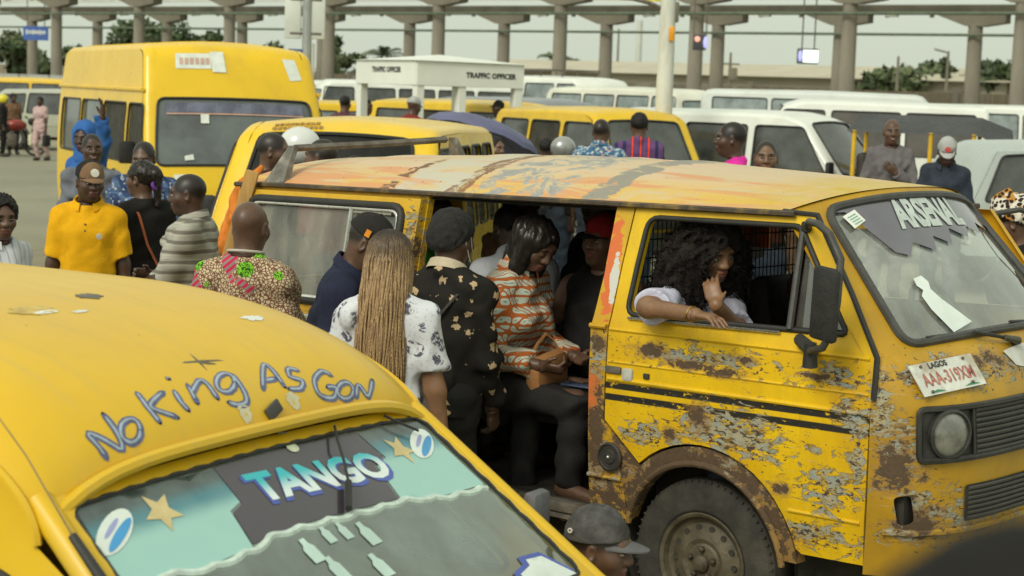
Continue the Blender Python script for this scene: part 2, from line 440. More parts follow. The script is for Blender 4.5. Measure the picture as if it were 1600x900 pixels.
for k, (px, py, d, wpx, kind, lab, lh, cnt) in enumerate([
    (30, 48, 132, 95, 'round', 'dark bushy tree at the far left behind the terminal wall', .3, 1700),
    (105, 70, 135, 60, 'round', 'small tree left of the tall yellow van, beyond the wall', .3, 900),
    (232, 38, 140, 150, 'round', 'broad green tree rising behind the tall yellow van roof', .35, 2600),
    (310, 45, 142, 110, 'round', 'spreading tree to the right behind the tall yellow van', .35, 1800),
    (420, 68, 140, 80, 'round', 'low tree behind the grey sign post', .35, 1000),
    (517, 48, 128, 50, 'column', 'tall dark narrow tree left of the white booth', .2, 1500),
    (548, 80, 136, 45, 'round', 'thin pale tree just left of the white booth', .3, 500),
    (1395, 98, 118, 150, 'round', 'leafy banana clump beyond the wall at right', .2, 2600),
    (1450, 96, 120, 130, 'round', 'dense shrub tree beside the dark cypress', .2, 2600),
    (1540, 92, 116, 120, 'round', 'green tree between the two right hand columns', .2, 2600),
    (1595, 92, 114, 110, 'round', 'green tree cut by the right edge of the picture', .2, 1300),
    (1362, 108, 116, 50, 'round', 'straggly sapling beside the thick column at right', .25, 350),
    (872, 92, 150, 60, 'round', 'small distant tree above the warehouse roof', .55, 350),
    (952, 94, 152, 30, 'round', 'tiny distant tree right of the warehouse gable', .5, 250)]):
    h = ttop(px, py, d); tree('tree', lab, 'tree', tpos(px, d), h, wpx * d / F_PX, 20 + k, cnt, .34, kind, lh)
tree('cypress_tree', 'slender dark cypress silhouette at right beyond the wall', 'tree', tpos(1471, 116), ttop(1471, 78, 116), 1.1, 77, 900, .22, 'column', .15, mats=[LEAF[2]] * 4)
palm('palm_tree', 'feathery palm behind the white booth', tpos(598, 136), ttop(598, 90, 136), 5, 2.4)
palm('palm_tree', 'small distant palm over the warehouse roof', tpos(862, 148), ttop(862, 94, 148), 6, 2.0)

# -------- posts and signs
gp = at(478, 130, 36); gp = thing('sign_post', 'grey steel post with two pale blank sign boards at top left', 'sign post', (gp.x, gp.y, 0))
MB().tube([(0, 0, 0), (0, 0, 4.6)], .10, 12).build('post', M('galvanised', (.33, .35, .33), .5, .15, 3, metal=.3), gp)
MB().tube([(.13, .0, 0), (.13, .0, 3.0)], .04, 8).build('conduit', FASC, gp)
for s, x, wd_ in ((-1, -.30, .34), (1, .22, .30)): MB().box((x, .02, 3.55), (wd_, .10, .92), bev=.02).build('sign_board', M('pale_board', (.55, .58, .53), .5, .06, 2), gp)
MB().box((-.2, -.05, 2.75), (.35, .04, .25)).build('blue_plate', M('blue_sign', (.05, .09, .22), .5), gp)
for z in (3.2, 3.9): MB().tube([(-.35, -.02, z), (.3, -.02, z)], .03, 6).build('bracket', STEEL, gp)
wp = at(1034, 240, 24); wp = thing('lamp_post', 'thick white painted post with amber reflector in mid picture', 'post', (wp.x, wp.y, 0))
MB().tube([(0, 0, 0), (0, 0, 2.2), (0, 0, 5.5)], [.132, .118, .090], 16).build('post', M('peeling_white_post', (.60, .61, .54), .6, .08, 5, .2, dirt=(.36, .33, .26), dirt_amt=.6, stretch=(1, 1, .4)), wp)
MB().box((.055, -.115, 3.0), (.075, .05, .20), bev=.015).build('amber_reflector', M('amber_plastic', (.75, .32, .01), .3), wp)
MB().tube([(-.06, 0, 3.33), (-.28, 0, 3.42), (-.75, 0, 3.52)], .03, 8).build('bracket', STEEL, wp)
MB().box((-.50, .05, 3.62), (.85, .06, .36)).build('advert_board', M('yellow_board', (.65, .55, .08), .5, .3, 3), wp, smooth=False)
for k, (x, c) in enumerate(((-.85, (.6, .25, .15)), (-.45, (.2, .35, .6)), (-.62, (.55, .6, .2)))): MB().box((x, .012, 3.56), (.16, .02, .16)).build('advert_print', M('advert_%d' % k, c, .5), wp, smooth=False)
MB().box((.10, .0, 3.3), (.10, .1, .28), bev=.02).build('junction_box', CONC2, wp)
bs = at(56, 52, 100); b_ = thing('hanging_sign', 'blue station sign with white lettering hung at far left', 'sign', (bs.x, bs.y, bs.z))
MB().box((0, 0, 0), (1.45, .08, .80)).build('sign_face', M('blue_sign_face', (.05, .12, .38), .5, .1, 2), b_, smooth=False)
for k in range(9): MB().box((-.52 + k * .13, -.05, .06), (.085, .02, .20 if k % 3 else .27)).build('white_mark', WHT, b_, smooth=False)
for x in (-.5, .5): MB().tube([(x, 0, .4), (x, 0, 2.4)], .03, 6).build('hanger', STEEL, b_)
for px, py, d, lab, lit in ((1093, 66, 68, 'dark hanging display with red light at the column', 0), (1262, 88, 70, 'lit white display panel hung under the canopy at right', 1)):
    p_ = at(px, py, d); o = thing('hanging_display', lab, 'display', (p_.x, p_.y, p_.z))
    MB().box((0, 0, 0), (.85 if lit else .52, .22, .62), bev=.03).build('housing', M('display_dark', (.05, .05, .055), .5), o)
    em, nt, bb = new_mat('display_light_%d' % lit); bb.inputs['Base Color'].default_value = (.5, .5, .5, 1); bb.inputs['Emission Color'].default_value = (.85, 1, .9, 1) if lit else (1, .12, .03, 1); bb.inputs['Emission Strength'].default_value = 1.0 if lit else .8
    if lit: MB().box((.10, -.115, 0), (.62, .02, .50)).build('screen', em, o, smooth=False)
    else: MB().lathe([(.11, 0), (0, -.02)], (-.10, -.12, .12), 'Y', 14).build('red_lamp', em, o)
    lil, nt, bb = new_mat('lilac_light_%d' % lit); bb.inputs['Base Color'].default_value = (.3, .3, .6, 1); bb.inputs['Emission Color'].default_value = (.45, .45, 1, 1); bb.inputs['Emission Strength'].default_value = .6
    MB().ball((-.32 if lit else .22, -.10, 0), (.09, .04, .24)).build('side_lamp', lil, o)
    for x in (-.25, .25): MB().tube([(x, 0, .3), (x, 0, 2.6)], .03, 6).build('hanger', STEEL, o)
for px, py, d, h in ((1142, 82, 120, 0), (967, 45, 160, 0), (1000, 32, 150, 1), (1404, 88, 112, 0), (1482, 80, 110, 0)):
    v = at(px, py, d); o = thing('utility_pole', {1142: 'far wooden power pole with transformer behind the wall', 967: 'thin distant lattice mast above the warehouse', 1000: 'tall distant pale pole left of the white post', 1404: 'bare pole among the banana leaves', 1482: 'thin lamp pole beside the cypress'}[px], 'pole', (v.x, v.y, 0))
    MB().tube([(0, 0, 0), (0, 0, v.z)], [.16 if px != 1000 else .32, .08 if px != 1000 else .25], 8).build('pole_shaft', CONC2 if px != 1000 else FASC, o)
    if px in (1142,):
        MB().box((0, 0, v.z - .8), (1.3, .12, .12)).box((.2, 0, v.z - 1.5), (.6, .5, .9), bev=.1).build('cross_arm', CONC2, o)
    if px == 1482: MB().tube([(0, 0, v.z - .1), (-.9, 0, v.z + .1)], .06, 6).build('lamp_arm', CONC2, o)

# -------- traffic booth
ka = math.radians(33.5); N_ = at(652, 200, 27.2); KO = thing('traffic_booth', 'white open booth lettered TRAFFIC OFFICER between the minibuses', 'booth', (N_.x, N_.y, 0), ka)
KW = M('booth_white', (.74, .76, .69), .45, .05, 1.5, dirt=(.45, .44, .36), dirt_amt=.3); BX, BY = 1.85, 1.85
for x, y in ((0, 0), (BX, 0), (BX, BY), (0, BY), (BX * .42, 0)): MB().box((x, y, 1.1), (.14, .14, 2.2), bev=.01).build('booth_post', KW, KO, smooth=False)
for c_, d_2 in (((BX / 2, -.075, 2.38), (BX + .16, .03, .38)), ((BX / 2, BY + .075, 2.38), (BX + .16, .03, .38)), ((-.075, BY / 2, 2.38), (.03, BY + .12, .38)), ((BX + .075, BY / 2, 2.38), (.03, BY + .12, .38))): MB().box(c_, d_2).build('fascia_board', KW, KO, smooth=False)
MB().add([(-.13, -.13, 2.575), (BX + .13, -.13, 2.575), (BX + .13, BY + .13, 2.575), (-.13, BY + .13, 2.575), (BX / 2, BY / 2, 2.70)], [(0, 1, 4), (1, 2, 4), (2, 3, 4), (3, 0, 4), (3, 2, 1, 0)]).build('booth_roof', KW, KO, smooth=False)
MB().box((BX / 2, BY / 2, .35), (BX - .1, BY - .1, .70)).build('booth_floor', CONC, KO, smooth=False)
PB = M('print_black', ())
V, F = text2d('TRAFFIC OFFICER', .115, .006, 0, 1.05)
MB().add([(BX * .70 + v[0], -.094, 2.37 + v[1]) for v in V], F).build('lettering', PB, KO, smooth=False)
MB().add([(-.094, BY * .48 - v[0], 2.42 + v[1]) for v in V], F).build('lettering', PB, KO, smooth=False)

# raised plinth the picture is taken from
tag(MB().box((0, -1.0, -.05), (5.0, 3.2, 1.0), bev=.03).build('plinth', CONC), kind='structure')
# ================================================================== the battered yellow van (hero)
def ell_field(nt, x, z, E):
    out = None
    for cx, cz, rx, rz in E:
        a = ma(nt, 'MULTIPLY', ma(nt, 'SUBTRACT', x, cx), 1 / rx); b = ma(nt, 'MULTIPLY', ma(nt, 'SUBTRACT', z, cz), 1 / rz)
        d = ma(nt, 'SUBTRACT', 1.0, ma(nt, 'SQRT', ma(nt, 'ADD', ma(nt, 'MULTIPLY', a, a), ma(nt, 'MULTIPLY', b, b))))
        out = d if out is None else ma(nt, 'MAXIMUM', out, d)
    return ma(nt, 'MAXIMUM', out, -1.0)

def hero_paint(name, base, primer_E, rust_E, stripes=False, bias=0.0, orange_E=None, base2=None, white_E=None):
    m, nt, b = new_mat(name)
    co = ocoord(nt); sp = nd(nt, 'SeparateXYZ', {0: co}); x, y, z = sp.outputs
    big = noise(nt, co, 2.2, 5, .6); fine = noise(nt, co, 60, 4, .7)
    A = noise(nt, ocoord(nt, (.75, .75, 1.7)), 13, 10, .70, 1.0); K = noise(nt, ocoord(nt, (1, 1, 1.8), (1, 6, 3)), 27, 6, .68, .6)
    B = noise(nt, ocoord(nt, (1, 1, 1.15), (3, 1, 7)), 15, 8, .72, .5)
    S = noise(nt, ocoord(nt, (1.0, 1.0, 2.2), (9, 4, 2)), 34, 5, .65, .4)
    c = mixc(nt, sstep(nt, big, .3, .72), base, base2 or [base[0] * .80, base[1] * .72, base[2] * 1.2])
    c = mixc(nt, ma(nt, 'MULTIPLY', sstep(nt, noise(nt, ocoord(nt, (2.5, 2.5, .5)), 5, 7, .7), .52, .8), .45), c, (.30, .19, .04))
    gm = ma(nt, 'MULTIPLY', sstep(nt, noise(nt, ocoord(nt, (1.6, 1.6, .8), (2, 2, 9)), 4.0, 8, .72, .5), .45, .78), .42)
    c = mixc(nt, gm, c, (.36, .225, .02))
    if stripes:
        for z0, z1 in ((.958, .984), (.912, .938)):
            zz = ma(nt, 'SUBTRACT', z, ma(nt, 'MULTIPLY', x, .006))
            s = ma(nt, 'MULTIPLY', sstep(nt, zz, z0 - .002, z0 + .002), ma(nt, 'SUBTRACT', 1.0, sstep(nt, zz, z1 - .002, z1 + .002)))
            s = ma(nt, 'MULTIPLY', s, ma(nt, 'SUBTRACT', 1.0, sstep(nt, noise(nt, ocoord(nt, (1, 1, 2), (5, 5, 5)), 16, 6, .7), .60, .64)))
            c = mixc(nt, s, c, (.02, .02, .018))
    if orange_E:
        o = sstep(nt, ma(nt, 'ADD', A, ma(nt, 'MULTIPLY', ell_field(nt, x, z, orange_E), .5)), .60, .66)
        c = mixc(nt, o, c, (.66, .15, .035))
    if white_E:
        o = sstep(nt, ma(nt, 'ADD', A, ma(nt, 'MULTIPLY', ell_field(nt, x, z, white_E), .6)), .62, .645)
        c = mixc(nt, o, c, (.60, .60, .54))
    W1 = ell_field(nt, x, z, primer_E); W2 = ell_field(nt, x, z, rust_E)
    P = sstep(nt, ma(nt, 'ADD', A, ma(nt, 'MULTIPLY', W1, .17)), .588 - bias, .604 - bias)
    P = ma(nt, 'MULTIPLY', P, sstep(nt, K, .40, .47))
    P2 = sstep(nt, ma(nt, 'ADD', A, ma(nt, 'MULTIPLY', W1, .17)), .566 - bias, .584 - bias)
    prim = mixc(nt, sstep(nt, B, .40, .60), (.30, .36, .345), (.46, .40, .24)); prim = mixc(nt, ma(nt, 'MULTIPLY', fine, .45), prim, (.12, .10, .06))
    c = mixc(nt, ma(nt, 'MULTIPLY', ma(nt, 'SUBTRACT', P2, P, clamp=True), .9), c, (.16, .10, .03))
    c = mixc(nt, P, c, prim)
    scr = ma(nt, 'MULTIPLY', sstep(nt, noise(nt, ocoord(nt, (3.0, 3.0, 60), (0, 0, 0), (0, .35, 0)), 3.0, 3, .6, .3), .66, .69), sstep(nt, ma(nt, 'ADD', W1, A), .25, .5))
    c = mixc(nt, ma(nt, 'MULTIPLY', scr, .7), c, (.42, .38, .26))
    chips = sstep(nt, ma(nt, 'ADD', S, ma(nt, 'MULTIPLY', W1, .12)), .635 - bias, .655 - bias)
    c = mixc(nt, chips, c, (.07, .045, .03))
    R0 = ma(nt, 'ADD', ma(nt, 'ADD', B, ma(nt, 'MULTIPLY', ma(nt, 'SUBTRACT', K, .5), .35)), ma(nt, 'MULTIPLY', W2, .36))
    c = mixc(nt, ma(nt, 'MULTIPLY', sstep(nt, R0, .50, .66), .55), c, (.30, .17, .05))
    R = sstep(nt, R0, .675 - bias, .715 - bias)
    rust = mixc(nt, fine, (.038, .026, .015), (.14, .085, .045))
    c = mixc(nt, R, c, rust)
    nt.links.new(c, b.inputs['Base Color'])
    raw = ma(nt, 'MAXIMUM', ma(nt, 'MAXIMUM', P, R), chips)
    rr = ma(nt, 'ADD', ma(nt, 'MULTIPLY', raw, .35), ma(nt, 'ADD', .38, ma(nt, 'MULTIPLY', fine, .15)))
    nt.links.new(rr, b.inputs['Roughness'])
    b.inputs['Coat Weight'].default_value = .08
    h = ma(nt, 'SUBTRACT', ma(nt, 'MULTIPLY', fine, .25), ma(nt, 'MULTIPLY', ma(nt, 'MAXIMUM', P, R), .8))
    h = ma(nt, 'ADD', h, ma(nt, 'MULTIPLY', ma(nt, 'MULTIPLY', R, B), 1.2))
    bump(nt, b, ma(nt, 'ADD', h, ma(nt, 'MULTIPLY', big, 2.0)), .5, .004)
    return m

DOOR_P = [(.02, 1.115, .46, .055), (.12, .85, .40, .12), (.28, .84, .18, .13), (-.2, .80, .2, .07), (.70, .86, .05, .28), (.48, .53, .32, .07), (.60, .70, .2, .10), (.60, 1.10, .2, .06), (.68, .99, .1, .08)]
DOOR_R = [(-.22, 1.125, .13, .045), (-.02, 1.088, .2, .03), (.13, 1.075, .13, .035), (.02, .895, .08, .08), (-.11, .81, .05, .045), (.38, .675, .07, .055), (.22, 1.13, .08, .03), (.5, 1.105, .1, .02), (.4, .5, .12, .04)]
P_DOOR = hero_paint('flaking_door_paint', (.78, .50, .004), DOOR_P, DOOR_R, stripes=True)
P_BODY = hero_paint('rusty_body_paint', (.66, .40, .01), [(-.47, 1.1, .08, .12), (-.45, .6, .12, .15), (-1.55, 1.4, .07, .4), (-2.5, 1.1, .3, .2)],
                    [(-.47, 1.13, .06, .06), (-.47, .75, .1, .35), (.02, .73, .5, .10), (-1.52, 1.3, .05, .3), (-.4, .5, .2, .15)], bias=.0,
                    orange_E=[(-.45, 1.42, .05, .26), (-.49, .92, .05, .14), (-.1, .70, .12, .02)], white_E=[(-.43, 1.38, .025, .12)])
P_ARCH = hero_paint('rusted_arch_paint', (.30, .20, .05), [(0, .71, .5, .1)], [(0, .6, .8, .5)], bias=.02, orange_E=[(-.05, .715, .14, .03)])
P_NOSE = hero_paint('dusty_nose_paint', (.55, .31, .006), [(.90, 1.13, .12, .07), (.83, .88, .09, .16), (.9, .64, .12, .12), (.78, 1.02, .05, .2)],
                    [(.83, .82, .09, .15), (.88, .62, .10, .09), (.9, 1.15, .06, .05)], bias=.012, base2=(.36, .20, .01))
def roof_paint():
    m, nt, b = new_mat('sunburnt_roof_paint')
    co = ocoord(nt); sp = nd(nt, 'SeparateXYZ', {0: co}); x, y, z = sp.outputs
    A = noise(nt, ocoord(nt, (.5, 1.6, 1)), 5, 8, .62, .5); B = noise(nt, ocoord(nt, (.35, 2.4, 2), (4, 2, 0)), 4.5, 7, .62, .6); C = noise(nt, ocoord(nt, (1, 1, 1), (2, 8, 0)), 9, 8, .7, .8)
    fine = noise(nt, co, 70, 4, .7)
    c = mixc(nt, sstep(nt, A, .3, .7), (.54, .44, .25), (.60, .44, .30))
    lo = ma(nt, 'SUBTRACT', 1.0, sstep(nt, z, 1.70, 1.80))                    # faded stripe of older paint along the gutter
    c = mixc(nt, ma(nt, 'MULTIPLY', lo, sstep(nt, A, .35, .55)), c, (.62, .40, .07))
    c = mixc(nt, ma(nt, 'MULTIPLY', sstep(nt, ma(nt, 'ADD', B, ma(nt, 'MULTIPLY', lo, .12)), .54, .64), .85), c, (.60, .27, .12))
    fr = sstep(nt, x, -.05, .35)
    c = mixc(nt, ma(nt, 'MULTIPLY', fr, sstep(nt, C, .38, .6)), c, (.55, .36, .03))
    c = mixc(nt, ma(nt, 'MULTIPLY', fr, sstep(nt, B, .44, .6)), c, (.56, .42, .12))
    # bare filler and rust across the roof
    def band(cx, w, wob):
        d = ma(nt, 'ABSOLUTE', ma(nt, 'ADD', ma(nt, 'SUBTRACT', x, cx), ma(nt, 'MULTIPLY', ma(nt, 'SUBTRACT', C, .5), wob)))
        return ma(nt, 'SUBTRACT', 1.0, sstep(nt, d, w * .8, w))
    gr = mixc(nt, sstep(nt, C, .4, .6), (.46, .46, .40), (.28, .27, .25))
    c = mixc(nt, ma(nt, 'MULTIPLY', band(-1.55, .20, .25), sstep(nt, A, .40, .50)), c, (.50, .46, .36))
    c = mixc(nt, ma(nt, 'MULTIPLY', band(-1.36, .06, .24), sstep(nt, C, .36, .50)), c, mixc(nt, fine, (.14, .07, .035), (.28, .15, .07)))
    c = mixc(nt, ma(nt, 'MULTIPLY', band(-1.78, .03, .22), sstep(nt, A, .42, .5)), c, (.16, .08, .04))
    c = mixc(nt, ma(nt, 'MULTIPLY', band(-1.02, .26, .3), sstep(nt, C, .47, .52)), c, gr)
    c = mixc(nt, ma(nt, 'MULTIPLY', band(-.58, .07, .25), sstep(nt, A, .42, .5)), c, (.26, .24, .20))
    pits = sstep(nt, noise(nt, co, 38, 3, .6), .70, .73)
    c = mixc(nt, pits, c, (.10, .06, .03))
    nt.links.new(c, b.inputs['Base Color']); b.inputs['Roughness'].default_value = .55
    bump(nt, b, ma(nt, 'ADD', ma(nt, 'MULTIPLY', C, 1.0), fine), .35, .004)
    return m
P_ROOF = roof_paint()

_vX = Vector((.750, -.661, .024)).normalized(); _vY = Vector((.661, .750, -.006)); _vY = (_vY - _vX * _vY.dot(_vX)).normalized(); _vZ = _vX.cross(_vY)
HERO = thing('yellow_van', 'rusty battered yellow passenger van with faded pink roof and open sliding door', 'van')
HERO.matrix_world = Matrix(((_vX.x, _vY.x, _vZ.x, 1.243), (_vX.y, _vY.y, _vZ.y, 6.964), (_vX.z, _vY.z, _vZ.z, .020), (0, 0, 0, 1)))
def HV(x, y, z): return HERO.matrix_world @ Vector((x, y, z))

_Sz = [.38, .455, .60, .78, 1.0, 1.19, 1.24, 1.45, 1.68]; _Sy = [.76, .772, .790, .800, .803, .798, .785, .748, .700]
def S(z): return float(np.interp(z, _Sz, _Sy))
near = lambda off=0: (lambda x, z: (x, -S(z) - off, z))
far = lambda off=0: (lambda x, z: (x, S(z) + off, z))
IN = (0, .035, 0)

# front door
door = [(-.372, 1.662), (-.40, 1.40), (-.42, 1.19), (-.427, .83), (-.36, .772)] + arc(.03, .36, .43, 132, 14, 14) + [(.47, .448), (.722, .452), (.735, .70), (.745, 1.06), (.752, 1.19), (.62, 1.40), (.435, 1.662)]
win = fillet([(-.302, 1.628), (.385, 1.628), (.632, 1.262), (-.345, 1.250)], [.05, .03, .03, .05])
mb = MB(); panel(mb, door, [win], near(), .045, IN, edge=IN, flip=False)
d_ = mb.build('front_door', P_DOOR, HERO, sharp=30); d_['label'] = 'yellow front door with flaking paint, rust and two black stripes'
def rim(loop, fm, r, name, mat, par=HERO, n=6):
    return MB().tube([fm(*p) for p in resample(loop, .05)], r, n, closed=True).build(name, mat, par, sharp=None)
rim(win, near(.002), .011, 'window_seal', BLACKRUB, d_)
MB().tube([near(.010)(x, z) for x, z in ((-.33, 1.238), (0, 1.241), (.36, 1.246))], .006, 6).build('window_trim', CHROME, d_)
for z0, r in ((1.188, .0075), (1.062, .006), (.994, .009), (.605, .008)):
    xs = (np.linspace(-.415, .735, 12) if z0 > .8 else np.linspace(.42, .715, 6))
    MB().tube([near(-.001)(x, z0) for x in xs], r, 8, flat=1.0).build('moulding', P_DOOR, d_)
MB().box((.0, 0, 0), (.075, .012, .030), bev=.008).build('lock_plate', STEEL, d_, loc=(-.385, -S(1.03) - .004, 1.03))
MB().box((.0, 0, 0), (.05, .016, .05), bev=.01).build('door_handle', M('bare_filler', (.45, .45, .40), .6, .2, 20), d_, loc=(-.315, -S(1.02) - .004, 1.018))
MB().box((.0, 0, 0), (.028, .012, .022), bev=.004).build('keyhole', DARKIN, d_, loc=(-.225, -S(1.02) - .003, 1.022))
q = [(.405, 1.618), (.425, 1.618), (.615, 1.275), (.405, 1.268)]
MB().add([near(-.02)(*p) for p in q], [(0, 1, 2, 3)]).build('quarter_glass', glass_mat('side_glass', (.55, .57, .53), .5, .10), d_)
MB().tube([(.395, -S(1.63) - .004, 1.63), (.40, -S(1.26) - .012, 1.262)], .013, 8).build('window_divider', M('grey_rubber', (.05, .05, .045), .5, .2, 20), d_)
# door seal along the front pillar
MB().tube([near(.003)(x, z) for x, z in ((.30, 1.678), (.445, 1.672), (.63, 1.405), (.762, 1.195), (.757, 1.05))], .011, 6).build('door_seal', BLACKRUB, HERO)

# middle pillar, wheel arch
pil = [(-.468, 1.672), (-.380, 1.672), (-.408, 1.40), (-.428, 1.19), (-.435, .828), (-.37, .765)] + arc(.03, .36, .420, 133, 12, 14) + [(.445, .405), (.385, .405)] + arc(.03, .36, .352, 8, 158, 14) + [(-.32, .44), (-.512, .44), (-.512, 1.19), (-.482, 1.40)]
body_poly = [(-.468, 1.672), (-.380, 1.672), (-.408, 1.40), (-.428, 1.19), (-.435, .828), (-.40, .79), (-.345, .60), (-.32, .44), (-.512, .44), (-.512, 1.19), (-.482, 1.40)]
mb = MB(); panel(mb, body_poly, [], near(-.002), .05, edge=IN); mb.build('centre_pillar', P_BODY, HERO, sharp=30)
arch_poly = [(-.398, .787), (-.37, .765)] + arc(.03, .36, .420, 133, 12, 14) + [(.445, .405), (.385, .405)] + arc(.03, .36, .352, 8, 158, 14) + [(-.318, .445), (-.343, .60)]
mb = MB(); panel(mb, arch_poly, [], near(-.004), .04, edge=(0, .06, 0)); mb.build('wheel_arch', P_ARCH, HERO, sharp=30)
mb = MB(); mb.tube([near(.004)(*p) for p in arc(.03, .36, .356, 4, 168, 22)], .013, 8); mb.build('arch_lip', P_ARCH, HERO)
mb = MB(); mb.lathe([(.058, .0), (.058, -.006), (.050, -.010), (.046, -.004), (.030, -.004), (.026, -.010), (.008, -.012), (.0, -.012)], axis='Y', n=24)
fl = mb.build('fuel_cap', M('cap_black', (.03, .028, .024), .6, .3, 15, .2), HERO, loc=(-.395, -S(.69) - .006, .685))
MB().ball((0, -.013, 0), .008).build('cap_screw', CHROME, fl)
MB().tube([near(.006)(x, 1.195) for x in (-.51, -.47, -.43)], .010, 8).build('moulding', P_BODY, HERO)
MB().tube([near(.004)(x, .60) for x in (-.51, -.42, -.345)], .009, 8).build('moulding', P_BODY, HERO)

# rear side panel and the sliding door parked over it
rear = [(-2.76, 1.668), (-1.50, 1.668), (-1.50, .44), (-1.66, .44)] + arc(-2.02, .36, .36, 12, 168, 12) + [(-2.38, .44), (-2.74, .44), (-2.80, 1.0), (-2.79, 1.3)]
rw = fillet([(-2.62, 1.608), (-1.60, 1.608), (-1.60, 1.165), (-2.62, 1.165)], .06)
mb = MB(); panel(mb, rear, [rw], near(), .07, IN, edge=IN); mb.build('rear_side_panel', P_BODY, HERO, sharp=30)
sl = [(-2.70, 1.648), (-1.505, 1.648), (-1.505, .47), (-1.62, .46)] + arc(-2.02, .36, .40, 20, 160, 10) + [(-2.42, .47), (-2.70, .47)]
mb = MB(); panel(mb, sl, [rw], near(.045), .07, (0, .03, 0), edge=(0, .045, 0)); sd_ = mb.build('sliding_door', P_BODY, HERO, sharp=30)
rim(rw, near(.050), .020, 'window_seal', BLACKRUB, sd_)
rim([(p[0] * .965 - .074, (p[1] - 1.387) * .93 + 1.387) for p in rw], near(.050), .010, 'window_trim', M('bright_trim', (.7, .7, .66), .3, .1, 10, metal=.4), sd_)
V, T, _ = cdt(rw, [], .2); MB().add([near(.028)(*v) for v in V], T).build('window_pane', glass_mat('rear_side_glass', (.78, .80, .74), .75, .2, (.62, .60, .50)), sd_)
MB().tube([near(.052)(-1.92, 1.60), near(.052)(-1.92, 1.17)], .010, 6).build('window_divider', CHROME, sd_)
MB().tube([near(.052)(-1.90, 1.575), near(.052)(-1.66, 1.575)], .007, 6).build('sliding_pane_rail', CHROME, sd_)
MB().box((-2.1, -S(1.1) - .055, 1.09), (1.15, .02, .03), bev=.006).build('door_rail', CHROME, HERO)
MB().ball((-2.55, -S(1.4) - .035, 1.42), (.022, .003, .035)).build('glass_sticker', WHT, sd_)

# far side, rear, floor, headliner
fo = [(-2.79, 1.668), (.435, 1.662), (.752, 1.19), (.73, .45), (.42, .45)] + arc(.03, .36, .36, 12, 168, 10) + [(-.35, .44), (-1.66, .44)] + arc(-2.02, .36, .36, 12, 168, 10) + [(-2.38, .44), (-2.78, .44)]
fw = [fillet(w, .06) for w in ([(-2.62, 1.61), (-1.60, 1.61), (-1.60, 1.18), (-2.62, 1.18)], [(-1.48, 1.61), (-.52, 1.61), (-.52, 1.18), (-1.48, 1.18)], [(-.32, 1.62), (.38, 1.62), (.62, 1.26), (-.35, 1.24)])]
mb = MB(); panel(mb, fo, fw, far(), .10, (0, -.03, 0), edge=(0, -.03, 0), flip=True); mb.build('far_side_panel', P_BODY, HERO, sharp=30)
for w in fw[:2]:
    V, T, _ = cdt(w, [], .3); MB().add([far(-.015)(*v) for v in V], T).build('window_pane', glass_mat('side_glass', ()), HERO)
    MB().tube([far(-.01)((w[0][0] + w[len(w) // 2][0]) / 2, 1.605), far(-.01)((w[0][0] + w[len(w) // 2][0]) / 2, 1.185)], .014, 6).build('window_divider', BLACKRUB, HERO)
ro = [(-.775, .44), (.775, .44), (.80, 1.0), (.785, 1.24), (.70, 1.668), (-.70, 1.668), (-.785, 1.24), (-.80, 1.0)]
rwh = fillet([(-.62, 1.2), (.62, 1.2), (.56, 1.60), (-.56, 1.60)], .07)
mb = MB(); panel(mb, ro, [rwh], lambda y, z: (-2.80 + .05 * max(0, z - 1.2), y, z), .12, (.03, 0, 0), edge=(.03, 0, 0), flip=True); mb.build('tailgate', P_BODY, HERO, sharp=30)
V, T, _ = cdt(rwh, [], .3); MB().add([(-2.775 + .05 * max(0, v[1] - 1.2), v[0], v[1]) for v in V], T).build('rear_glass', glass_mat('side_glass', ()), HERO)
MB().box((-.98, 0, .425), (3.5, 1.08, .04)).box((-1.0, 0, .425), (1.2, 1.50, .041)).build('floor_pan', M('dirty_floor', (.05, .04, .03), .8, .4, 8, .3), HERO)
MB().box((-1.02, -.757, .440), (1.03, .06, .045), bev=.008).box((-1.02, -.775, .405), (1.03, .03, .018)).build('door_sill', STEEL, HERO)
MB().box((-.98, 0, .33), (3.3, 1.2, .14)).build('chassis', DARKIN, HERO)

# roof
def roof_z(x, y):
    c = float(np.interp(x, [-2.82, -2.6, -2.0, -1.3, -.6, 0, .45], [.105, .125, .150, .168, .158, .125, .090]))
    t = min(1, abs(y) / .715)
    z = 1.676 + c * (1 - t ** 2.5)
    for xr in (-2.25, -1.62, -.62, -.95): z += .006 * math.exp(-((x - xr) / .025) ** 2) * (1 - t ** 6)
    return z
def header_x(y): return .30 + .145 * (1 - min(1, abs(y) / .70) ** 2.2)
nx, ny = 110, 36; V = []
for i in range(nx):
    for j in range(ny):
        y = -.715 + 1.43 * j / (ny - 1); t = abs(y) / .715
        x0 = -2.82 + .06 * t ** 4; x1 = header_x(y * .70 / .715) + .004
        u = i / (nx - 1); x = x0 + (x1 - x0) * u
        z = roof_z(x, y)
        if x < -2.7: z -= .05 * ((-2.7 - x) / .12) ** 2 * (1 - t * .6)
        V.append((x, y, z))
Fq = np.array([(i * ny + j, (i + 1) * ny + j, (i + 1) * ny + j + 1, i * ny + j + 1) for i in range(nx - 1) for j in range(ny - 1)])
r_ = link('roof', mesh('roof', V, Fq, P_ROOF, True, 50), HERO); r_['label'] = 'faded pink and cream roof with rust, grey filler and orange streaks'
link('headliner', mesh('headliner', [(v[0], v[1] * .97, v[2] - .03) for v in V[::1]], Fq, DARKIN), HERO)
for s in (-1, 1):
    MB().tube([(x, s * .722, 1.672 - (.006 if x < -2.7 else 0)) for x in np.linspace(-2.79, .36, 16)], .012, 6).build('gutter', M('gutter_dark', (.06, .045, .03), .6, .4, 12, dirt=(.45, .28, .05), dirt_amt=.4), HERO)
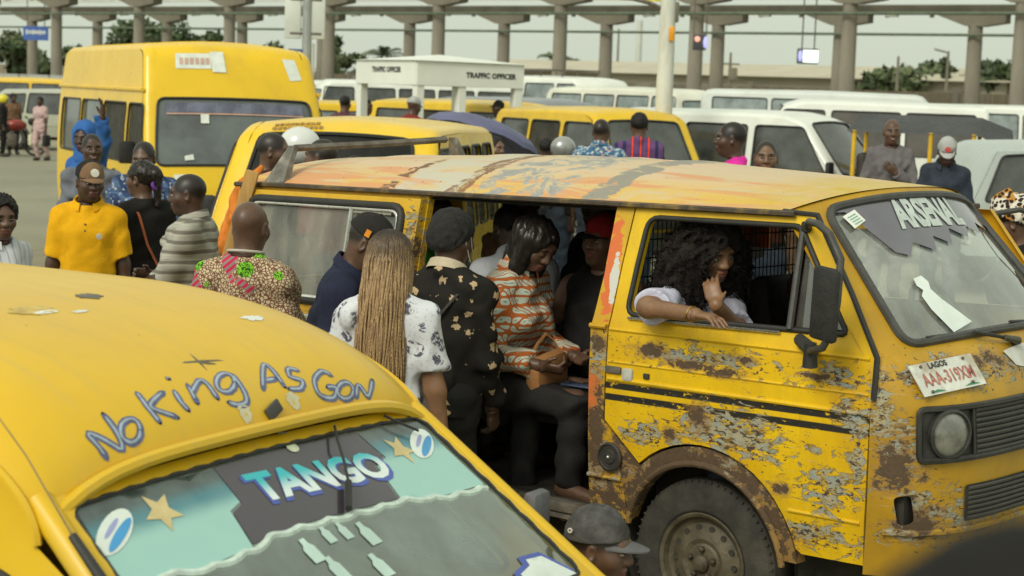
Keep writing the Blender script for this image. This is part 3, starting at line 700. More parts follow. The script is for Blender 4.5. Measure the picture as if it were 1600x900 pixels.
MB().tube([(-2.81 + .03 * (y / .7) ** 2, y, roof_z(-2.8, y) - .052 + .03 * (y / .7) ** 2) for y in np.linspace(-.69, .69, 12)], .012, 6).build('rear_gutter', BLACKRUB, HERO)
# welded bar over the rear of the roof
br = thing('roof_bar', '', '')
for k in ('label', 'category'):
    if k in br: del br[k]
br.parent = HERO
mb = MB(); mb.tube([(-2.505, -.60, 1.845), (-2.53, -.05, 1.868), (-2.56, .50, 1.895)], .017, 4); mb.build('crossbar', STEEL, br, sharp=20)
for yb, yt, zt in ((-.70, -.60, 1.845), (.58, .50, 1.895)):
    z0 = roof_z(-2.52, yb) - .01
    MB().add([(-2.60, yb - .012, z0), (-2.46, yb - .012, z0), (-2.46, yb + .03, z0), (-2.60, yb + .03, z0), (-2.53, yt - .012, zt + .012), (-2.49, yt - .012, zt + .012), (-2.49, yt + .015, zt + .012), (-2.53, yt + .015, zt + .012)],
             [(3, 2, 1, 0), (4, 5, 6, 7), (0, 1, 5, 4), (1, 2, 6, 5), (2, 3, 7, 6), (3, 0, 4, 7)]).build('bar_foot', M('grey_painted_steel', (.13, .12, .10), .5, .4, 12, .2, dirt=(.5, .48, .42), dirt_amt=.8), br, sharp=20)

# nose and windscreen: one curved skin, U across (metres), T down (metres)
_rv = [0, .40, .46, .55, .70, .85, 1.0]
_rows = dict(zc=[1.765, 1.235, 1.19, 1.04, .85, .62, .42], zs=[1.675, 1.20, 1.17, 1.04, .85, .62, .42], Xc=[.445, .862, .918, .985, 1.0, 1.0, .97],
             Xs=[.30, .705, .735, .745, .745, .74, .72], ys=[.70, .797, .800, .803, .801, .792, .768], p=[2.2, 3, 3.6, 4, 4, 4, 4], q=[1, .7, .58, .5, .5, .5, .5])
def front(U, T, off=0.0):
    v = T / 1.4; u = max(-1, min(1, U / .75)); g = {k: float(np.interp(v, _rv, a)) for k, a in _rows.items()}
    a = abs(u)
    X = g['Xs'] + (g['Xc'] - g['Xs']) * max(0, 1 - a ** g['p']) ** g['q']; Y = g['ys'] * u; Z = g['zs'] + (g['zc'] - g['zs']) * (1 - a ** 2.5)
    if off:
        n = Vector((1.0, .9 * u * abs(u) ** 3 * 2, .75 if v < .4 else .1)).normalized() * off
        return (X + n.x, Y + n.y, Z + n.z)
    return (X, Y, Z)
def Tz(z): return 1.4 * float(np.interp(-z, [-a for a in _rows['zc']], _rv))
def Uy(y): return y / .80 * .75
ws = fillet([(-.595, .035), (.595, .035), (.612, .545), (-.612, .545)], .06, 5)
hole = fillet([(-.728, Tz(.715)), (-.672, Tz(.728)), (-.660, Tz(.63)), (-.718, Tz(.612))], .016, 3)
mb = MB(); panel(mb, [(-.75, 0), (.75, 0), (.75, 1.4), (-.75, 1.4)], [ws, hole], front, .05, (-.03, .0, -.01), flip=True)
fp = mb.build('front_panel', P_NOSE, HERO, sharp=40)
V, T, _ = cdt(ws, [], .07)
gl = MB().add([front(v[0], v[1], -.006) for v in V], T).build('windscreen', glass_mat('windscreen_glass', (.80, .84, .80), .0, .25, (.56, .59, .54), .04), HERO, sharp=None)  # dusty film thickened to paint pale reflections into the pane
MB().tube([front(*p, .004) for p in resample(ws, .05)], .017, 8, closed=True).build('windscreen_seal', M('grey_rubber', ()), HERO)
# stickers on the windscreen
jag = [(-.585, .05)] + [(-.2 + .0, .045), (.585, .05), (.60, .15), (.50, .135), (.46, .17), (.36, .14), (.33, .19), (.22, .16), (.17, .205), (.05, .165), (0, .225), (-.11, .19), (-.15, .245), (-.27, .205), (-.33, .25), (-.40, .23), (-.47, .13), (-.52, .06)]
V, T, _ = cdt(jag, [], .05); MB().add([front(v[0], v[1], .004) for v in V], T).build('sun_strip', M('grey_tint_film', (.13, .125, .15), .12, .15, 3, coat=.5), gl)
V, F = text2d('ARSENAL', .135, .006, .0, .95)
MB().add([front(v[0] * .92 - .03, .105 - v[1] * 1.1, .008) for v in V], [f for f in F]).build('lettering', M('faded_vinyl', (.50, .56, .53), .45, .15, 14), gl)
M('white_vinyl', (.70, .77, .73), .4, .06, 8)
bot = [(-.28, .36), (-.24, .355), (-.225, .375), (-.235, .395), (-.215, .425), (-.135, .50), (-.25, .52), (-.285, .45), (-.29, .41), (-.27, .395), (-.285, .38)]
V, T, _ = cdt(bot, [], .05); MB().add([front(v[0] * 1.25 - .045, (v[1] - .44) * 1.25 + .43, .005) for v in V], T).build('bottle_sticker', M('white_vinyl', ()), gl)
V, T, _ = cdt([(-.545, .075), (-.475, .06), (-.455, .105), (-.525, .125)], [], .05); MB().add([front(v[0], v[1], .009) for v in V], T).build('permit_sticker', WHT, gl)
for k in range(4):
    V, T, _ = cdt([(-.53 + .005 * k, .083 + k * .009), (-.485 + .005 * k, .074 + k * .009), (-.484 + .005 * k, .077 + k * .009), (-.529 + .005 * k, .086 + k * .009)], [], .05)
    MB().add([front(v[0], v[1], .011) for v in V], T).build('printed_line', M('print_green', (.15, .35, .25), .5), gl)
# wipers
for u0, u1, t1 in ((-.05, -.52, .535), (.50, .02, .53)):
    w = MB(); w.tube([front(u0, .60, .03), front(u0 - .10, .565, .035), front((u0 + u1) / 2, .55, .03)], .007, 6); w.tube([front(u0 - .13, .545, .016), front(u1, t1, .016)], .006, 4)
    w.ball(front(u0, .605, .02), .018); w.build('wiper', BLACKRUB, HERO)
    MB().tube([front(u0 + .005, .607, .03), front(u0 - .075, .575, .038)], [.016, .011], 8).build('wiper_arm_cover', M('olive_plastic', (.06, .055, .03), .5), HERO)
# black grille with lamps
g0, g1 = Tz(1.022), Tz(.842)
gp = fillet([(-.675, g0), (.675, g0), (.675, g1), (-.675, g1)], .02)
V, T, L = cdt(gp, [], .05); GR = M('grille_black', (.03, .03, .026), .5, .3, 12, .15)
mb = MB().add([front(v[0], v[1], .004) for v in V], T); mb.build('grille', GR, HERO)
mb = MB(); mb.tube([front(*p, .010) for p in resample(gp, .06)], .012, 6, closed=True); mb.build('grille_frame', GR, HERO)
for k in range(9):
    t = g0 + (g1 - g0) * (k + .8) / 9.6
    MB().tube([front(u, t, .012) for u in np.linspace(-.455, .455, 15)], .0065, 5).build('grille_slat', M('slat_grey', (.055, .053, .045), .5), HERO)
MB().tube([front(-.465, g0 + .01, .012), front(-.465, g1 - .01, .012)], .007, 5).build('grille_bar', GR, HERO)
for s in (-1, 1):
    c = Vector(front(s * .575, Tz(.932), .012)); n = Vector((1, s * .42, 0)).normalized(); R = Vector((0, 0, 1)).rotation_difference(n).to_matrix()
    lm = MB(); lm.lathe([(.090, -.01), (.090, .008), (.080, .014), (.076, .004)], n=28, caps=False); h = lm.build('headlamp', GR, HERO, loc=c); h.rotation_euler = R.to_euler()
    lm = MB(); lm.lathe([(.076, .004), (.068, .010), (.045, .018), (.02, .022), (.001, .023)], n=28, caps=False)
    lm.build('lens', M('headlamp_glass', (.17, .17, .145), .12, .35, 16, coat=1.0), h)
    lm = MB(); lm.lathe([(.07, -.02), (.03, -.05), (.0, -.052)], n=20, caps=False); lm.build('reflector', CHROME, h)
l0, l1 = Tz(.745), Tz(.615)
V, T, _ = cdt(fillet([(-.50, l0), (.50, l0), (.46, l1), (-.50, l1)], .015), [], .06)
MB().add([front(v[0], v[1], .005) for v in V], T).build('lower_grille', GR, HERO)
for k in range(7):
    t = l0 + (l1 - l0) * (k + .7) / 7.5
    MB().tube([front(u, t, .010) for u in np.linspace(-.485, .46, 13)], .006, 5).build('grille_slat', M('slat_grey', ()), HERO)
MB().tube([front(u, Tz(.585), .004) for u in np.linspace(-.74, .74, 25)], .012, 6).build('moulding', P_NOSE, HERO)
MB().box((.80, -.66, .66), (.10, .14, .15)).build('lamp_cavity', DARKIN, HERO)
# number plate
pc = [(-.675, Tz(1.185)), (-.405, Tz(1.20)), (-.385, Tz(1.085)), (-.655, Tz(1.07))]
pl = MB(); P4 = [Vector(front(u, t, .034)) for u, t in pc]; n = (P4[1] - P4[0]).cross(P4[3] - P4[0]).normalized()
if n.x < 0: n = -n
P4[2] = P4[1] + P4[3] - P4[0]
eu = (P4[1] - P4[0]); ev = (P4[3] - P4[0])
pl.add([p for p in P4] + [p - n * .004 for p in P4], [(0, 1, 2, 3), (7, 6, 5, 4), (0, 4, 5, 1), (1, 5, 6, 2), (2, 6, 7, 3), (3, 7, 4, 0)])
plate = pl.build('number_plate', M('plate_white', (.66, .68, .62), .4, .1, 14, dirt=(.30, .22, .12), dirt_amt=.7), HERO, smooth=False)
for txt, size, vv, uu, mt, bd in (('LAGOS', .030, .13, .42, M('print_black', (.03, .03, .03), .5), .001), ('AAA-319XM', .068, .55, .5, M('print_red', (.42, .15, .11), .5, .4, 40), .0012)):
    V, F = text2d(txt, size, bd)
    eul, evl = eu.normalized(), ev.normalized()
    MB().add([P4[0] + eu * uu + ev * vv + eul * v[0] * (.72 if size > .05 else 1.0) - evl * v[1] + n * .0025 for v in V], F).build('plate_lettering', mt, plate, smooth=False)
for a, b2 in ((.22, .90), (.78, .90)):
    MB().add([P4[0] + eu * (a + dx) + ev * (b2 + dy) + n * .002 for dx, dy in ((-.12, .04), (.0, -.04), (.05, -.02), (.13, .04))], [(0, 1, 2, 3)]).build('plate_emblem', M('print_green2', (.05, .25, .12), .5), plate, smooth=False)
for a, b2 in ((.16, .10), (.84, .10), (.14, .9), (.80, .86)):
    MB().ball(P4[0] + eu * a + ev * b2 + n * .003, .006).build('plate_screw', STEEL, plate)
V, T, _ = cdt([(-.16, Tz(1.185)), (.05, Tz(1.20)), (.02, Tz(1.08)), (-.05, Tz(1.12)), (-.10, Tz(1.13))], [], .05)
MB().add([front(v[0], v[1], .004) for v in V], T).build('peeled_patch', M('white_primer', (.6, .6, .55), .6, .15, 10), HERO)

# near mirror on its bent tube
MIR = M('mirror_black', (.018, .018, .017), .65, .3, 18, .3)
mt_ = [(.41, -.715, 1.628), (.47, -.80, 1.652), (.60, -.955, 1.655), (.67, -.99, 1.625), (.722, -1.0, 1.545), (.715, -1.0, 1.40), (.70, -1.0, 1.30), (.655, -.985, 1.235), (.575, -.93, 1.212), (.515, -.83, 1.205)]
mm = MB().tube(mt_, .0135, 10).build('mirror_arm', M('grey_rubber', ()), HERO)
MB().box((.66, -.985, 1.385), (.135, .035, .255), Matrix.Rotation(math.radians(-22), 3, 'Z') @ Matrix.Rotation(math.radians(4), 3, 'Y'), bev=.022).build('mirror_head', MIR, HERO)
mb = MB(); mb.tube([(.445, -.80, 1.232), (.515, -.835, 1.205), (.55, -.87, 1.20)], [.022, .026, .02], 8); mb.tube([(.555, -.90, 1.235), (.55, -.89, 1.15)], [.022, .028], 8); mb.build('mirror_bracket', BLACKRUB, HERO)
MB().box((.41, -.718, 1.628), (.035, .03, .04), bev=.008).build('mirror_clamp', BLACKRUB, HERO)
mb = MB(); mb.tube([(.36, .72, 1.63), (.48, .86, 1.66), (.56, .98, 1.62), (.60, 1.0, 1.5)], .012, 8); mb.build('mirror_arm', M('grey_rubber', ()), HERO)
MB().box((.60, 1.0, 1.38), (.12, .035, .25), Matrix.Rotation(math.radians(22), 3, 'Z'), bev=.02).build('mirror_head', MIR, HERO)

# wheels
def make_wheel(par, c, side, R=.325, w=.095, rimr=.185, col=None):
    o = bpy.data.objects.new('wheel', None); COL.objects.link(o); o.parent = par; o.location = c; o.empty_display_size = .05
    if side > 0: o.rotation_euler = (0, 0, PI)
    t = MB(); t.lathe([(rimr + .004, -w + .012), (rimr + .02, -w), (R * .80, -w - .006), (R * .93, -w + .004), (R * .985, -w + .022), (R, -w + .05), (R, w - .05), (R * .985, w - .022), (R * .93, w - .004), (R * .8, w), (rimr + .004, w - .012)], axis='Y', n=48, caps=False)
    for k in range(64):
        a = 2 * PI * k / 64; ca, sa = math.cos(a), math.sin(a)
        t.box((R * .945 * ca, -w + .0175, R * .945 * sa), (.020, .022, .007), Matrix(((ca, 0, -sa), (0, 1, 0), (sa, 0, ca))))
    t.build('tyre', M('dusty_tyre', (.036, .034, .027), .85, .4, 9, .3, dirt=(.085, .075, .05), dirt_amt=.6), o, sharp=25)
    r = MB(); r.lathe([(rimr + .010, -w + .004), (rimr + .006, -w - .004), (rimr - .006, -w + .004), (rimr - .014, -w + .030), (rimr * .82, -w + .036), (rimr * .62, -w + .018), (rimr * .50, -w + .012), (rimr * .40, -w + .020), (rimr * .36, -w + .012), (.0, -w + .010)], axis='Y', n=40, caps=False)
    rim_ = r.build('rim', col or M('rusty_wheel_steel', (.095, .08, .048), .6, .35, 10, .3, dirt=(.04, .03, .02), dirt_amt=.8), o, sharp=30)
    if par is HERO and side < 0:
        hm = MB().lathe([(.0125, -.002), (.0125, .002)], (0, 0, 0), 'Y', 10); hm = mesh('vent_hole', hm.V, hm.F, DARKIN)
        for k in range(14):
            a = 2 * PI * k / 14; link('vent_hole', hm, rim_, (rimr * .73 * math.cos(a), -w + .0245, rimr * .73 * math.sin(a)))
    h = MB(); h.lathe([(.034, .0), (.034, -.018), (.024, -.030), (.0, -.034)], (0, -w + .012, 0), 'Y', 14, caps=False)
    for k in range(5):
        a = 2 * PI * k / 5 + .3; h.lathe([(.012, .0), (.012, -.016), (.006, -.022), (0, -.022)], (.055 * math.cos(a), -w + .013, .055 * math.sin(a)), 'Y', 6, caps=False)
    h.build('hub', M('greasy_hub', (.07, .055, .035), .6, .4, 30, .3), rim_)
    return o
for x in (0.015, -2.02):
    for s in (-1, 1):
        z0 = .325 if x > -1 else .325 - .024 * (-x) * 0
        make_wheel(HERO, (x, s * .655, z0), s)
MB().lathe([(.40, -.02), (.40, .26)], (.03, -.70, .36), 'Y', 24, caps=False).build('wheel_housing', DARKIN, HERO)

# cab interior
MB().box((.56, 0, 1.10), (.30, 1.40, .14), bev=.04).box((.66, 0, .9), (.12, 1.4, .4)).build('dashboard', M('dash_grey', (.10, .10, .09), .7, .3, 8), HERO)
sw = MB(); Rm = Matrix.Rotation(math.radians(58), 3, 'Y'); cc = Vector((.40, .36, 1.20))
sw.tube([cc + Rm @ Vector((.19 * math.cos(a), .19 * math.sin(a), 0)) for a in np.linspace(0, 2 * PI, 28)[:-1]], .014, 6, closed=True)
for a in (.4, 2.7): sw.tube([cc, cc + Rm @ Vector((.19 * math.cos(a), .19 * math.sin(a), 0))], .014, 6)
sw.tube([cc, (.60, .36, 1.02)], .022, 8); sw.build('steering_wheel', MIR, HERO)
SEATM = M('seat_vinyl', (.035, .028, .022), .7, .3, 8, .2)
for y in (-.40, .40):
    MB().box((-.08, y, .86), (.46, .50, .13), bev=.04).box((-.34, y, 1.10), (.11, .48, .50), Matrix.Rotation(math.radians(-10), 3, 'Y'), bev=.04).build('cab_seat', SEATM, HERO)
    MB().box((-.1, y, .62), (.4, .44, .36)).build('seat_box', DARKIN, HERO)
# wire guard behind the cab
wg = MB()
for y in np.arange(-.66, .67, .030): wg.tube([(-.455, y, .98), (-.455, y, 1.655)], .0028, 4, caps=False)
for z in np.arange(1.0, 1.66, .075): wg.tube([(-.458, -.68, z), (-.458, .68, z)], .0032, 4, caps=False)
wg.build('wire_guard', M('guard_black', (.015, .015, .014), .5), HERO, smooth=False)
for y in (-.70, -.05, .70): MB().tube([(-.46, y * .97, .45), (-.46, y * .97, 1.66)], .013, 6).build('guard_post', STEEL, HERO)
# benches in the passenger space
for x in (-.98, -1.62, -2.25):
    b = MB(); b.box((x, .08, .755), (.34, 1.30, .07), bev=.02); b.build('bench_seat', SEATM, HERO)
    MB().box((x - .20, .08, 1.02), (.07, 1.25, .40), Matrix.Rotation(math.radians(-8), 3, 'Y'), bev=.02).build('bench_back', SEATM, HERO)
    for dx in (-.14, .14):
        for y in (-.52, .1, .68): MB().box((x + dx, y, .585), (.035, .035, .275)).build('bench_leg', STEEL, HERO, smooth=False)
MB().box((-.78, .675, 1.51), (.26, .012, .15)).build('orange_notice', M('orange_print', (.85, .14, .02), .6, .05), HERO)
# ================================================================== the near yellow bus (roof, windscreen)
NB = thing('yellow_minibus', 'yellow minibus in the foreground with hand painted lettering on roof and teal windscreen film', 'minibus', (-.606, 4.21, -.55), math.atan2(-.501, .8655))
def nb_roof(x, y, off=0.0):
    def z(x, y):
        t = min(max(-x / .9, 0), 1)
        return 1.765 + .305 * math.sqrt(max(0, 1 - (1 - t) ** 2)) + .015 * (1 - (y / .75) ** 2) - .10 * min(1, abs(y / .75)) ** 6
    p = Vector((x, y, z(x, y)))
    if off:
        e = .006; x1 = min(x, -.004)
        a = Vector((e, 0, z(x1 + e / 2, y) - z(x1 - e / 2, y))); b = Vector((0, e, z(x, y + e / 2) - z(x, y - e / 2)))
        p = p + a.cross(b).normalized() * off
    return p
def nb_ws(yn, T, off=0.0):
    return Vector((.8 * T + .6 * off, yn * (.705 + .12 * T), 1.75 + .02 * (1 - yn * yn) - .6 * T + .8 * off))
def near_paint():
    m, nt, b = new_mat('near_yellow_paint'); co = ocoord(nt); big = noise(nt, co, 1.6, 5, .6); st = noise(nt, ocoord(nt, (.7, 5, 1)), 3.0, 6, .7); fine = noise(nt, co, 90, 3, .7)
    c = mixc(nt, sstep(nt, big, .3, .7), (.72, .45, .006), (.66, .40, .006)); c = mixc(nt, ma(nt, 'MULTIPLY', sstep(nt, st, .46, .78), .40), c, (.50, .36, .10))
    c = mixc(nt, sstep(nt, noise(nt, co, 36, 3, .6), .735, .76), c, (.30, .17, .03)); c = mixc(nt, ma(nt, 'MULTIPLY', sstep(nt, noise(nt, ocoord(nt, (30, 1.2, 1), (0, 0, 0), (0, 0, .5)), 2.0, 3, .6), .70, .73), .35), c, (.62, .50, .20))
    nt.links.new(c, b.inputs['Base Color']); nt.links.new(ma(nt, 'ADD', .34, ma(nt, 'MULTIPLY', st, .22)), b.inputs['Roughness']); b.inputs['Coat Weight'].default_value = .25; b.inputs['Coat Roughness'].default_value = .2
    bump(nt, b, ma(nt, 'ADD', ma(nt, 'MULTIPLY', noise(nt, co, 4.5, 2), 2.0), ma(nt, 'MULTIPLY', fine, .06)), .25, .006); return m
YN = near_paint()
xs = [-.9 * (1 - math.cos(a)) for a in np.linspace(0.02, PI / 2, 26)] + list(np.linspace(-1.05, -3.3, 14)); ys = [.75 * math.sin(a) for a in np.linspace(-PI / 2, PI / 2, 37)]
V = [nb_roof(x, y) for x in xs for y in ys]; n = len(ys)
nr = link('roof', mesh('roof', V, np.array([(i * n + j, i * n + j + 1, (i + 1) * n + j + 1, (i + 1) * n + j) for i in range(len(xs) - 1) for j in range(n - 1)]), YN), NB)
# rolled edge above the windscreen and rain gutters
mb = MB(); hp = [nb_roof(-.004, y, .0) + Vector((.012, 0, -.004)) for y in np.linspace(-.735, .735, 30)]; mb.tube(hp, .018, 8); mb.build('roof_lip', YN, NB)
for s in (-1, 1):
    MB().tube([nb_roof(x, s * .75) + Vector((0, s * .008, -.004)) for x in xs], .013, 6).build('gutter', YN, NB)
# windscreen surround as one skin with the opening cut out
U = lambda yn: yn * .75
wsn = fillet([(U(-.965), .022), (U(.965), .022), (U(.955), .66), (U(-.955), .66)], .05, 5)
mb = MB(); panel(mb, [(U(-1.04), -.012), (U(1.04), -.012), (U(1.03), .72), (U(-1.03), .72)], [wsn], lambda a, t: nb_ws(a / .75, t), .06, (-.012, 0, -.016), flip=False)
mb.build('windscreen_frame', YN, NB)
V, T, _ = cdt(wsn, [], .10)
ng = MB().add([nb_ws(v[0] / .75, v[1], -.008) for v in V], T).build('windscreen', glass_mat('near_windscreen_glass', (.60, .68, .64), .10, .27, (.36, .45, .41), .03), NB)  # teal-grey dusty film also paints the sky's reflection into the glass
# ragged edge of the tint film / seal
rg = []
rr_ = resample(wsn, .022)
for i, p in enumerate(rr_): rg.append(nb_ws(p[0] / .75, p[1], -.004 + .002 * math.sin(i * 1.7)))
MB().tube(rg, .006, 5, closed=True).build('windscreen_seal', BLACKRUB, NB)
# printed films on the windscreen
def teal_film():
    m, nt, b = new_mat('teal_film'); co = ocoord(nt); sp = nd(nt, 'SeparateXYZ', {0: co})
    T = ma(nt, 'MULTIPLY', sp.outputs[0], 1.25)
    c = mixc(nt, sstep(nt, T, .05, .10), (.018, .018, .028), (.0, .15, .22)); c = mixc(nt, sstep(nt, T, .095, .155), c, (.30, .56, .52))
    nt.links.new(mixc(nt, ma(nt, 'MULTIPLY', noise(nt, co, 14, 5), .3), c, (.45, .62, .55)), b.inputs['Base Color']); b.inputs['Roughness'].default_value = .22; b.inputs['Coat Weight'].default_value = .4
    return m
TEAL = teal_film()
def film(poly, name, mat, off=.0, par=None, step=.05):
    V, T, _ = cdt([(U(a), t) for a, t in poly], [], step); return MB().add([nb_ws(v[0] / .75, v[1], -.0065 + off * .35) for v in V], T).build(name, mat, par or ng, sharp=None)
film([(-.945, .03), (-.306, .035), (-.31, .145), (-.377, .16), (-.403, .27), (-.614, .275), (-.806, .262), (-.945, .262)], 'teal_panel', TEAL)
film([(.52, .035), (.935, .035), (.935, .295), (.67, .297), (.416, .274), (.455, .155), (.546, .134)], 'teal_panel', TEAL)
film([(-.300, .032), (.515, .032), (.535, .13), (.445, .15), (.405, .268), (-.07, .256), (-.395, .262), (-.372, .168), (-.305, .15)], 'dark_panel', M('violet_tint_film', (.055, .045, .06), .14, .1, 3, coat=.5))
wv = [(-.945, .262), (-.806, .25), (-.614, .277), (-.403, .272), (-.274, .252), (-.115, .260), (.086, .267), (.302, .273), (.425, .271), (.67, .299), (.93, .302)]
wx = np.linspace(-.945, .93, 130); wt = np.interp(wx, [a for a, _ in wv], [b for _, b in wv]) + .010 * np.abs(np.sin(wx * 21))
MB().tube([nb_ws(a, t, -.0125) for a, t in zip(wx, wt)], .0115, 8).build('scalloped_edge', M('pale_vinyl', (.55, .66, .60), .4, .15, 30), ng)
def tango_mat(nm, a, b_):
    m, nt, b = new_mat(nm); co = ocoord(nt); sp = nd(nt, 'SeparateXYZ', {0: co})
    nt.links.new(mixc(nt, sstep(nt, ma(nt, 'MULTIPLY', sp.outputs[0], 1.25), .10, .16), a, b_), b.inputs['Base Color']); b.inputs['Roughness'].default_value = .3; return m
V, F = text2d('TANGO', .150, .006, .0, 1.0)
V = np.array(V); wN = V[:, 0].max() - V[:, 0].min()
for nm, sc, off, mt, dy in (('lettering_shadow', 1.04, .004, M('blue_vinyl', (.07, .11, .42), .35), .008), ('lettering', 1.0, .007, tango_mat('teal_white_print', (.04, .46, .52), (.72, .80, .80)), 0)):
    MB().add([nb_ws((.145 + v[0] / wN * .72 * sc) , .142 + dy - v[1] * .80 * (1.10 if sc > 1 else 1) + .032 * (v[0] / wN), -.0065 + off * .35) for v in V], F).build(nm, mt, ng, smooth=False)
def star(c, r, rot):
    return [(c[0] + (r if k % 2 == 0 else r * .45) / .75 * math.cos(rot + k * PI / 5), c[1] + (r if k % 2 == 0 else r * .45) * math.sin(rot + k * PI / 5)) for k in range(10)]
CREAM = M('cream_vinyl', (.62, .50, .24), .4, .12, 18)
film(star((-.64, .105), .060, .5), 'star_sticker', CREAM, .005); film(star((.665, .12), .055, .3), 'star_sticker', CREAM, .005)
for c0, r0 in (((-.86, .115), .5), ((.82, .115), .5)):
    e = lambda k, sx, sy, dx=0, dy=0: [(c0[0] + (dx + sx * math.cos(a) * math.cos(r0) + sy * math.sin(a) * math.sin(r0)) / .75, c0[1] + dy - sx * math.cos(a) * math.sin(r0) + sy * math.sin(a) * math.cos(r0)) for a in np.linspace(0, 2 * PI, 21)[:-1]]
    film(e(0, .085, .036), 'ship_sticker', M('white_vinyl', ()), .005); film(e(0, .066, .012, .008, .012), 'ship_print', M('sky_blue_vinyl', (.06, .30, .62), .35), .008); film(e(0, .04, .006, -.004, -.010), 'ship_print', M('lilac_vinyl', (.30, .33, .6), .35), .008)
for a, t in ((-.192, .329), (-.07, .303), (.015, .308), (.107, .336), (-.151, .397), (.038, .43)):
    k = .8 if t < .32 else 1.1
    film([(a + dx * k / .75, t + dy * k) for dx, dy in ((-.010, -.032), (.008, -.034), (.010, -.018), (.020, -.008), (.024, .034), (-.016, .036), (-.020, -.004), (-.011, -.016))], 'bottle_sticker', M('mint_vinyl', (.50, .66, .60), .4), .004)
film([(.124 + .022 / .75 * math.cos(a), .036 + .016 * math.sin(a)) for a in np.linspace(0, 2 * PI, 17)[:-1]], 'inspection_disc', M('disc_paper', (.58, .62, .45), .6, .2, 40), .006)
film([(.60, .585), (.69, .57), (.70, .545), (.84, .55), (.93, .64), (.60, .65)], 'zigzag_sticker', M('blue_vinyl', ()), .004); film([(.63, .595), (.72, .58), (.73, .56), (.83, .565), (.92, .65), (.63, .655)], 'zigzag_sticker', M('white_vinyl', ()), .007)
MB().tube([nb_ws(.393, .012, .012), nb_ws(.33, .06, .016), nb_ws(.263, .135, .012), nb_ws(.20, .19, .012)], .004, 5).tube([nb_ws(.20, .19, .012), nb_ws(.089, .265, .012)], .010, 6).build('wiper', BLACKRUB, NB)
MB().tube([nb_ws(.72, .010, .012), nb_ws(.77, .05, .014), nb_ws(.83, .083, .012)], .004, 5).build('washer_hose', BLACKRUB, NB)
# hand painted lettering on the roof: strokes laid on the curved skin
LET = [[[-0.015,-0.535],[-0.059,-0.545],[-0.017,-0.482],[-0.085,-0.473]],[[-0.033,-0.406],[-0.025,-0.418],[-0.021,-0.434],[-0.021,-0.451],[-0.026,-0.462],[-0.033,-0.466],[-0.043,-0.46],[-0.052,-0.447],[-0.057,-0.429],[-0.057,-0.412],[-0.052,-0.402],[-0.043,-0.4],[-0.033,-0.406]],[[-0.112,-0.333],[-0.072,-0.34],[-0.037,-0.337]],[[-0.099,-0.256],[-0.071,-0.33],[-0.038,-0.274]],[[-0.095,-0.222],[-0.067,-0.231],[-0.046,-0.227]],[[-0.135,-0.202],[-0.131,-0.201]],[[-0.105,-0.164],[-0.056,-0.184]],[[-0.082,-0.173],[-0.108,-0.117],[-0.099,-0.102],[-0.056,-0.109]],[[-0.084,-0.008],[-0.072,-0.03],[-0.066,-0.054],[-0.069,-0.073],[-0.079,-0.079],[-0.094,-0.068],[-0.108,-0.045],[-0.115,-0.019],[-0.112,-0.001],[-0.1,0.003],[-0.085,-0.008]],[[-0.107,0.01],[-0.057,-0.004],[-0.037,-0.022],[-0.036,-0.057],[-0.044,-0.082]],[[-0.055,0.067],[-0.121,0.156],[-0.052,0.151]],[[-0.074,0.097],[-0.075,0.147]],[[-0.086,0.251],[-0.095,0.223],[-0.073,0.201],[-0.058,0.233],[-0.042,0.206],[-0.046,0.161]],[[-0.059,0.363],[-0.073,0.339],[-0.054,0.281],[-0.025,0.265],[-0.016,0.316],[-0.031,0.347],[-0.035,0.312]],[[-0.022,0.414],[-0.015,0.398],[-0.012,0.376],[-0.013,0.355],[-0.018,0.344],[-0.026,0.347],[-0.034,0.365],[-0.039,0.39],[-0.038,0.411],[-0.031,0.419],[-0.022,0.414]],[[-0.012,0.415],[-0.031,0.45],[-0.012,0.471],[-0.042,0.532]]]
INK = M('blue_grey_brush_paint', (.10, .115, .22), .4, .25, 30); HIL = M('white_brush_highlight', (.34, .41, .50), .4, .2, 30)
def stroke(P):
    P = [Vector(p) for p in P]; out = []
    m = len(P)
    for i in range(m - 1):
        p0, p1, p2, p3 = P[max(i - 1, 0)], P[i], P[i + 1], P[min(i + 2, m - 1)]
        for k in range(6):
            t = k / 6; out.append(.5 * ((2 * p1) + (p2 - p0) * t + (2 * p0 - 5 * p1 + 4 * p2 - p3) * t * t + (3 * p1 - p0 - 3 * p2 + p3) * t ** 3))
    return out + [P[-1]]
groups = [(0, 1), (1, 2), (2, 4), (4, 5), (5, 6), (6, 8), (8, 10), (10, 12), (12, 13), (13, 14), (14, 15), (15, 16)]
def ribbon(mb, Q, w, off, rnd):
    """flat brush stroke with round ends lying on the roof"""
    P = [Vector(nb_roof(x, y, off)) for x, y in Q]; m = len(P); L = []; R = []
    for i in range(m):
        t = (P[min(i + 1, m - 1)] - P[max(i - 1, 0)]).normalized(); x, y = Q[i]; n = (nb_roof(x, y, .01) - nb_roof(x, y, 0)).normalized(); sd = n.cross(t).normalized()
        ww = w * (1 + rnd.uniform(-.12, .12)) * (.75 if i in (0, m - 1) else 1)
        L.append(P[i] + sd * ww); R.append(P[i] - sd * ww)
    V = L + R; F = [(i, i + 1, m + i + 1, m + i) for i in range(m - 1)]
    for e, d in ((0, 1), (m - 1, -1)):
        c = P[e] + (P[e] - P[min(max(e + d, 0), m - 1)]).normalized() * w * .8; V.append(c); F.append((e, m + e, len(V) - 1))
    mb.add(V, F)
rn = random.Random(2)
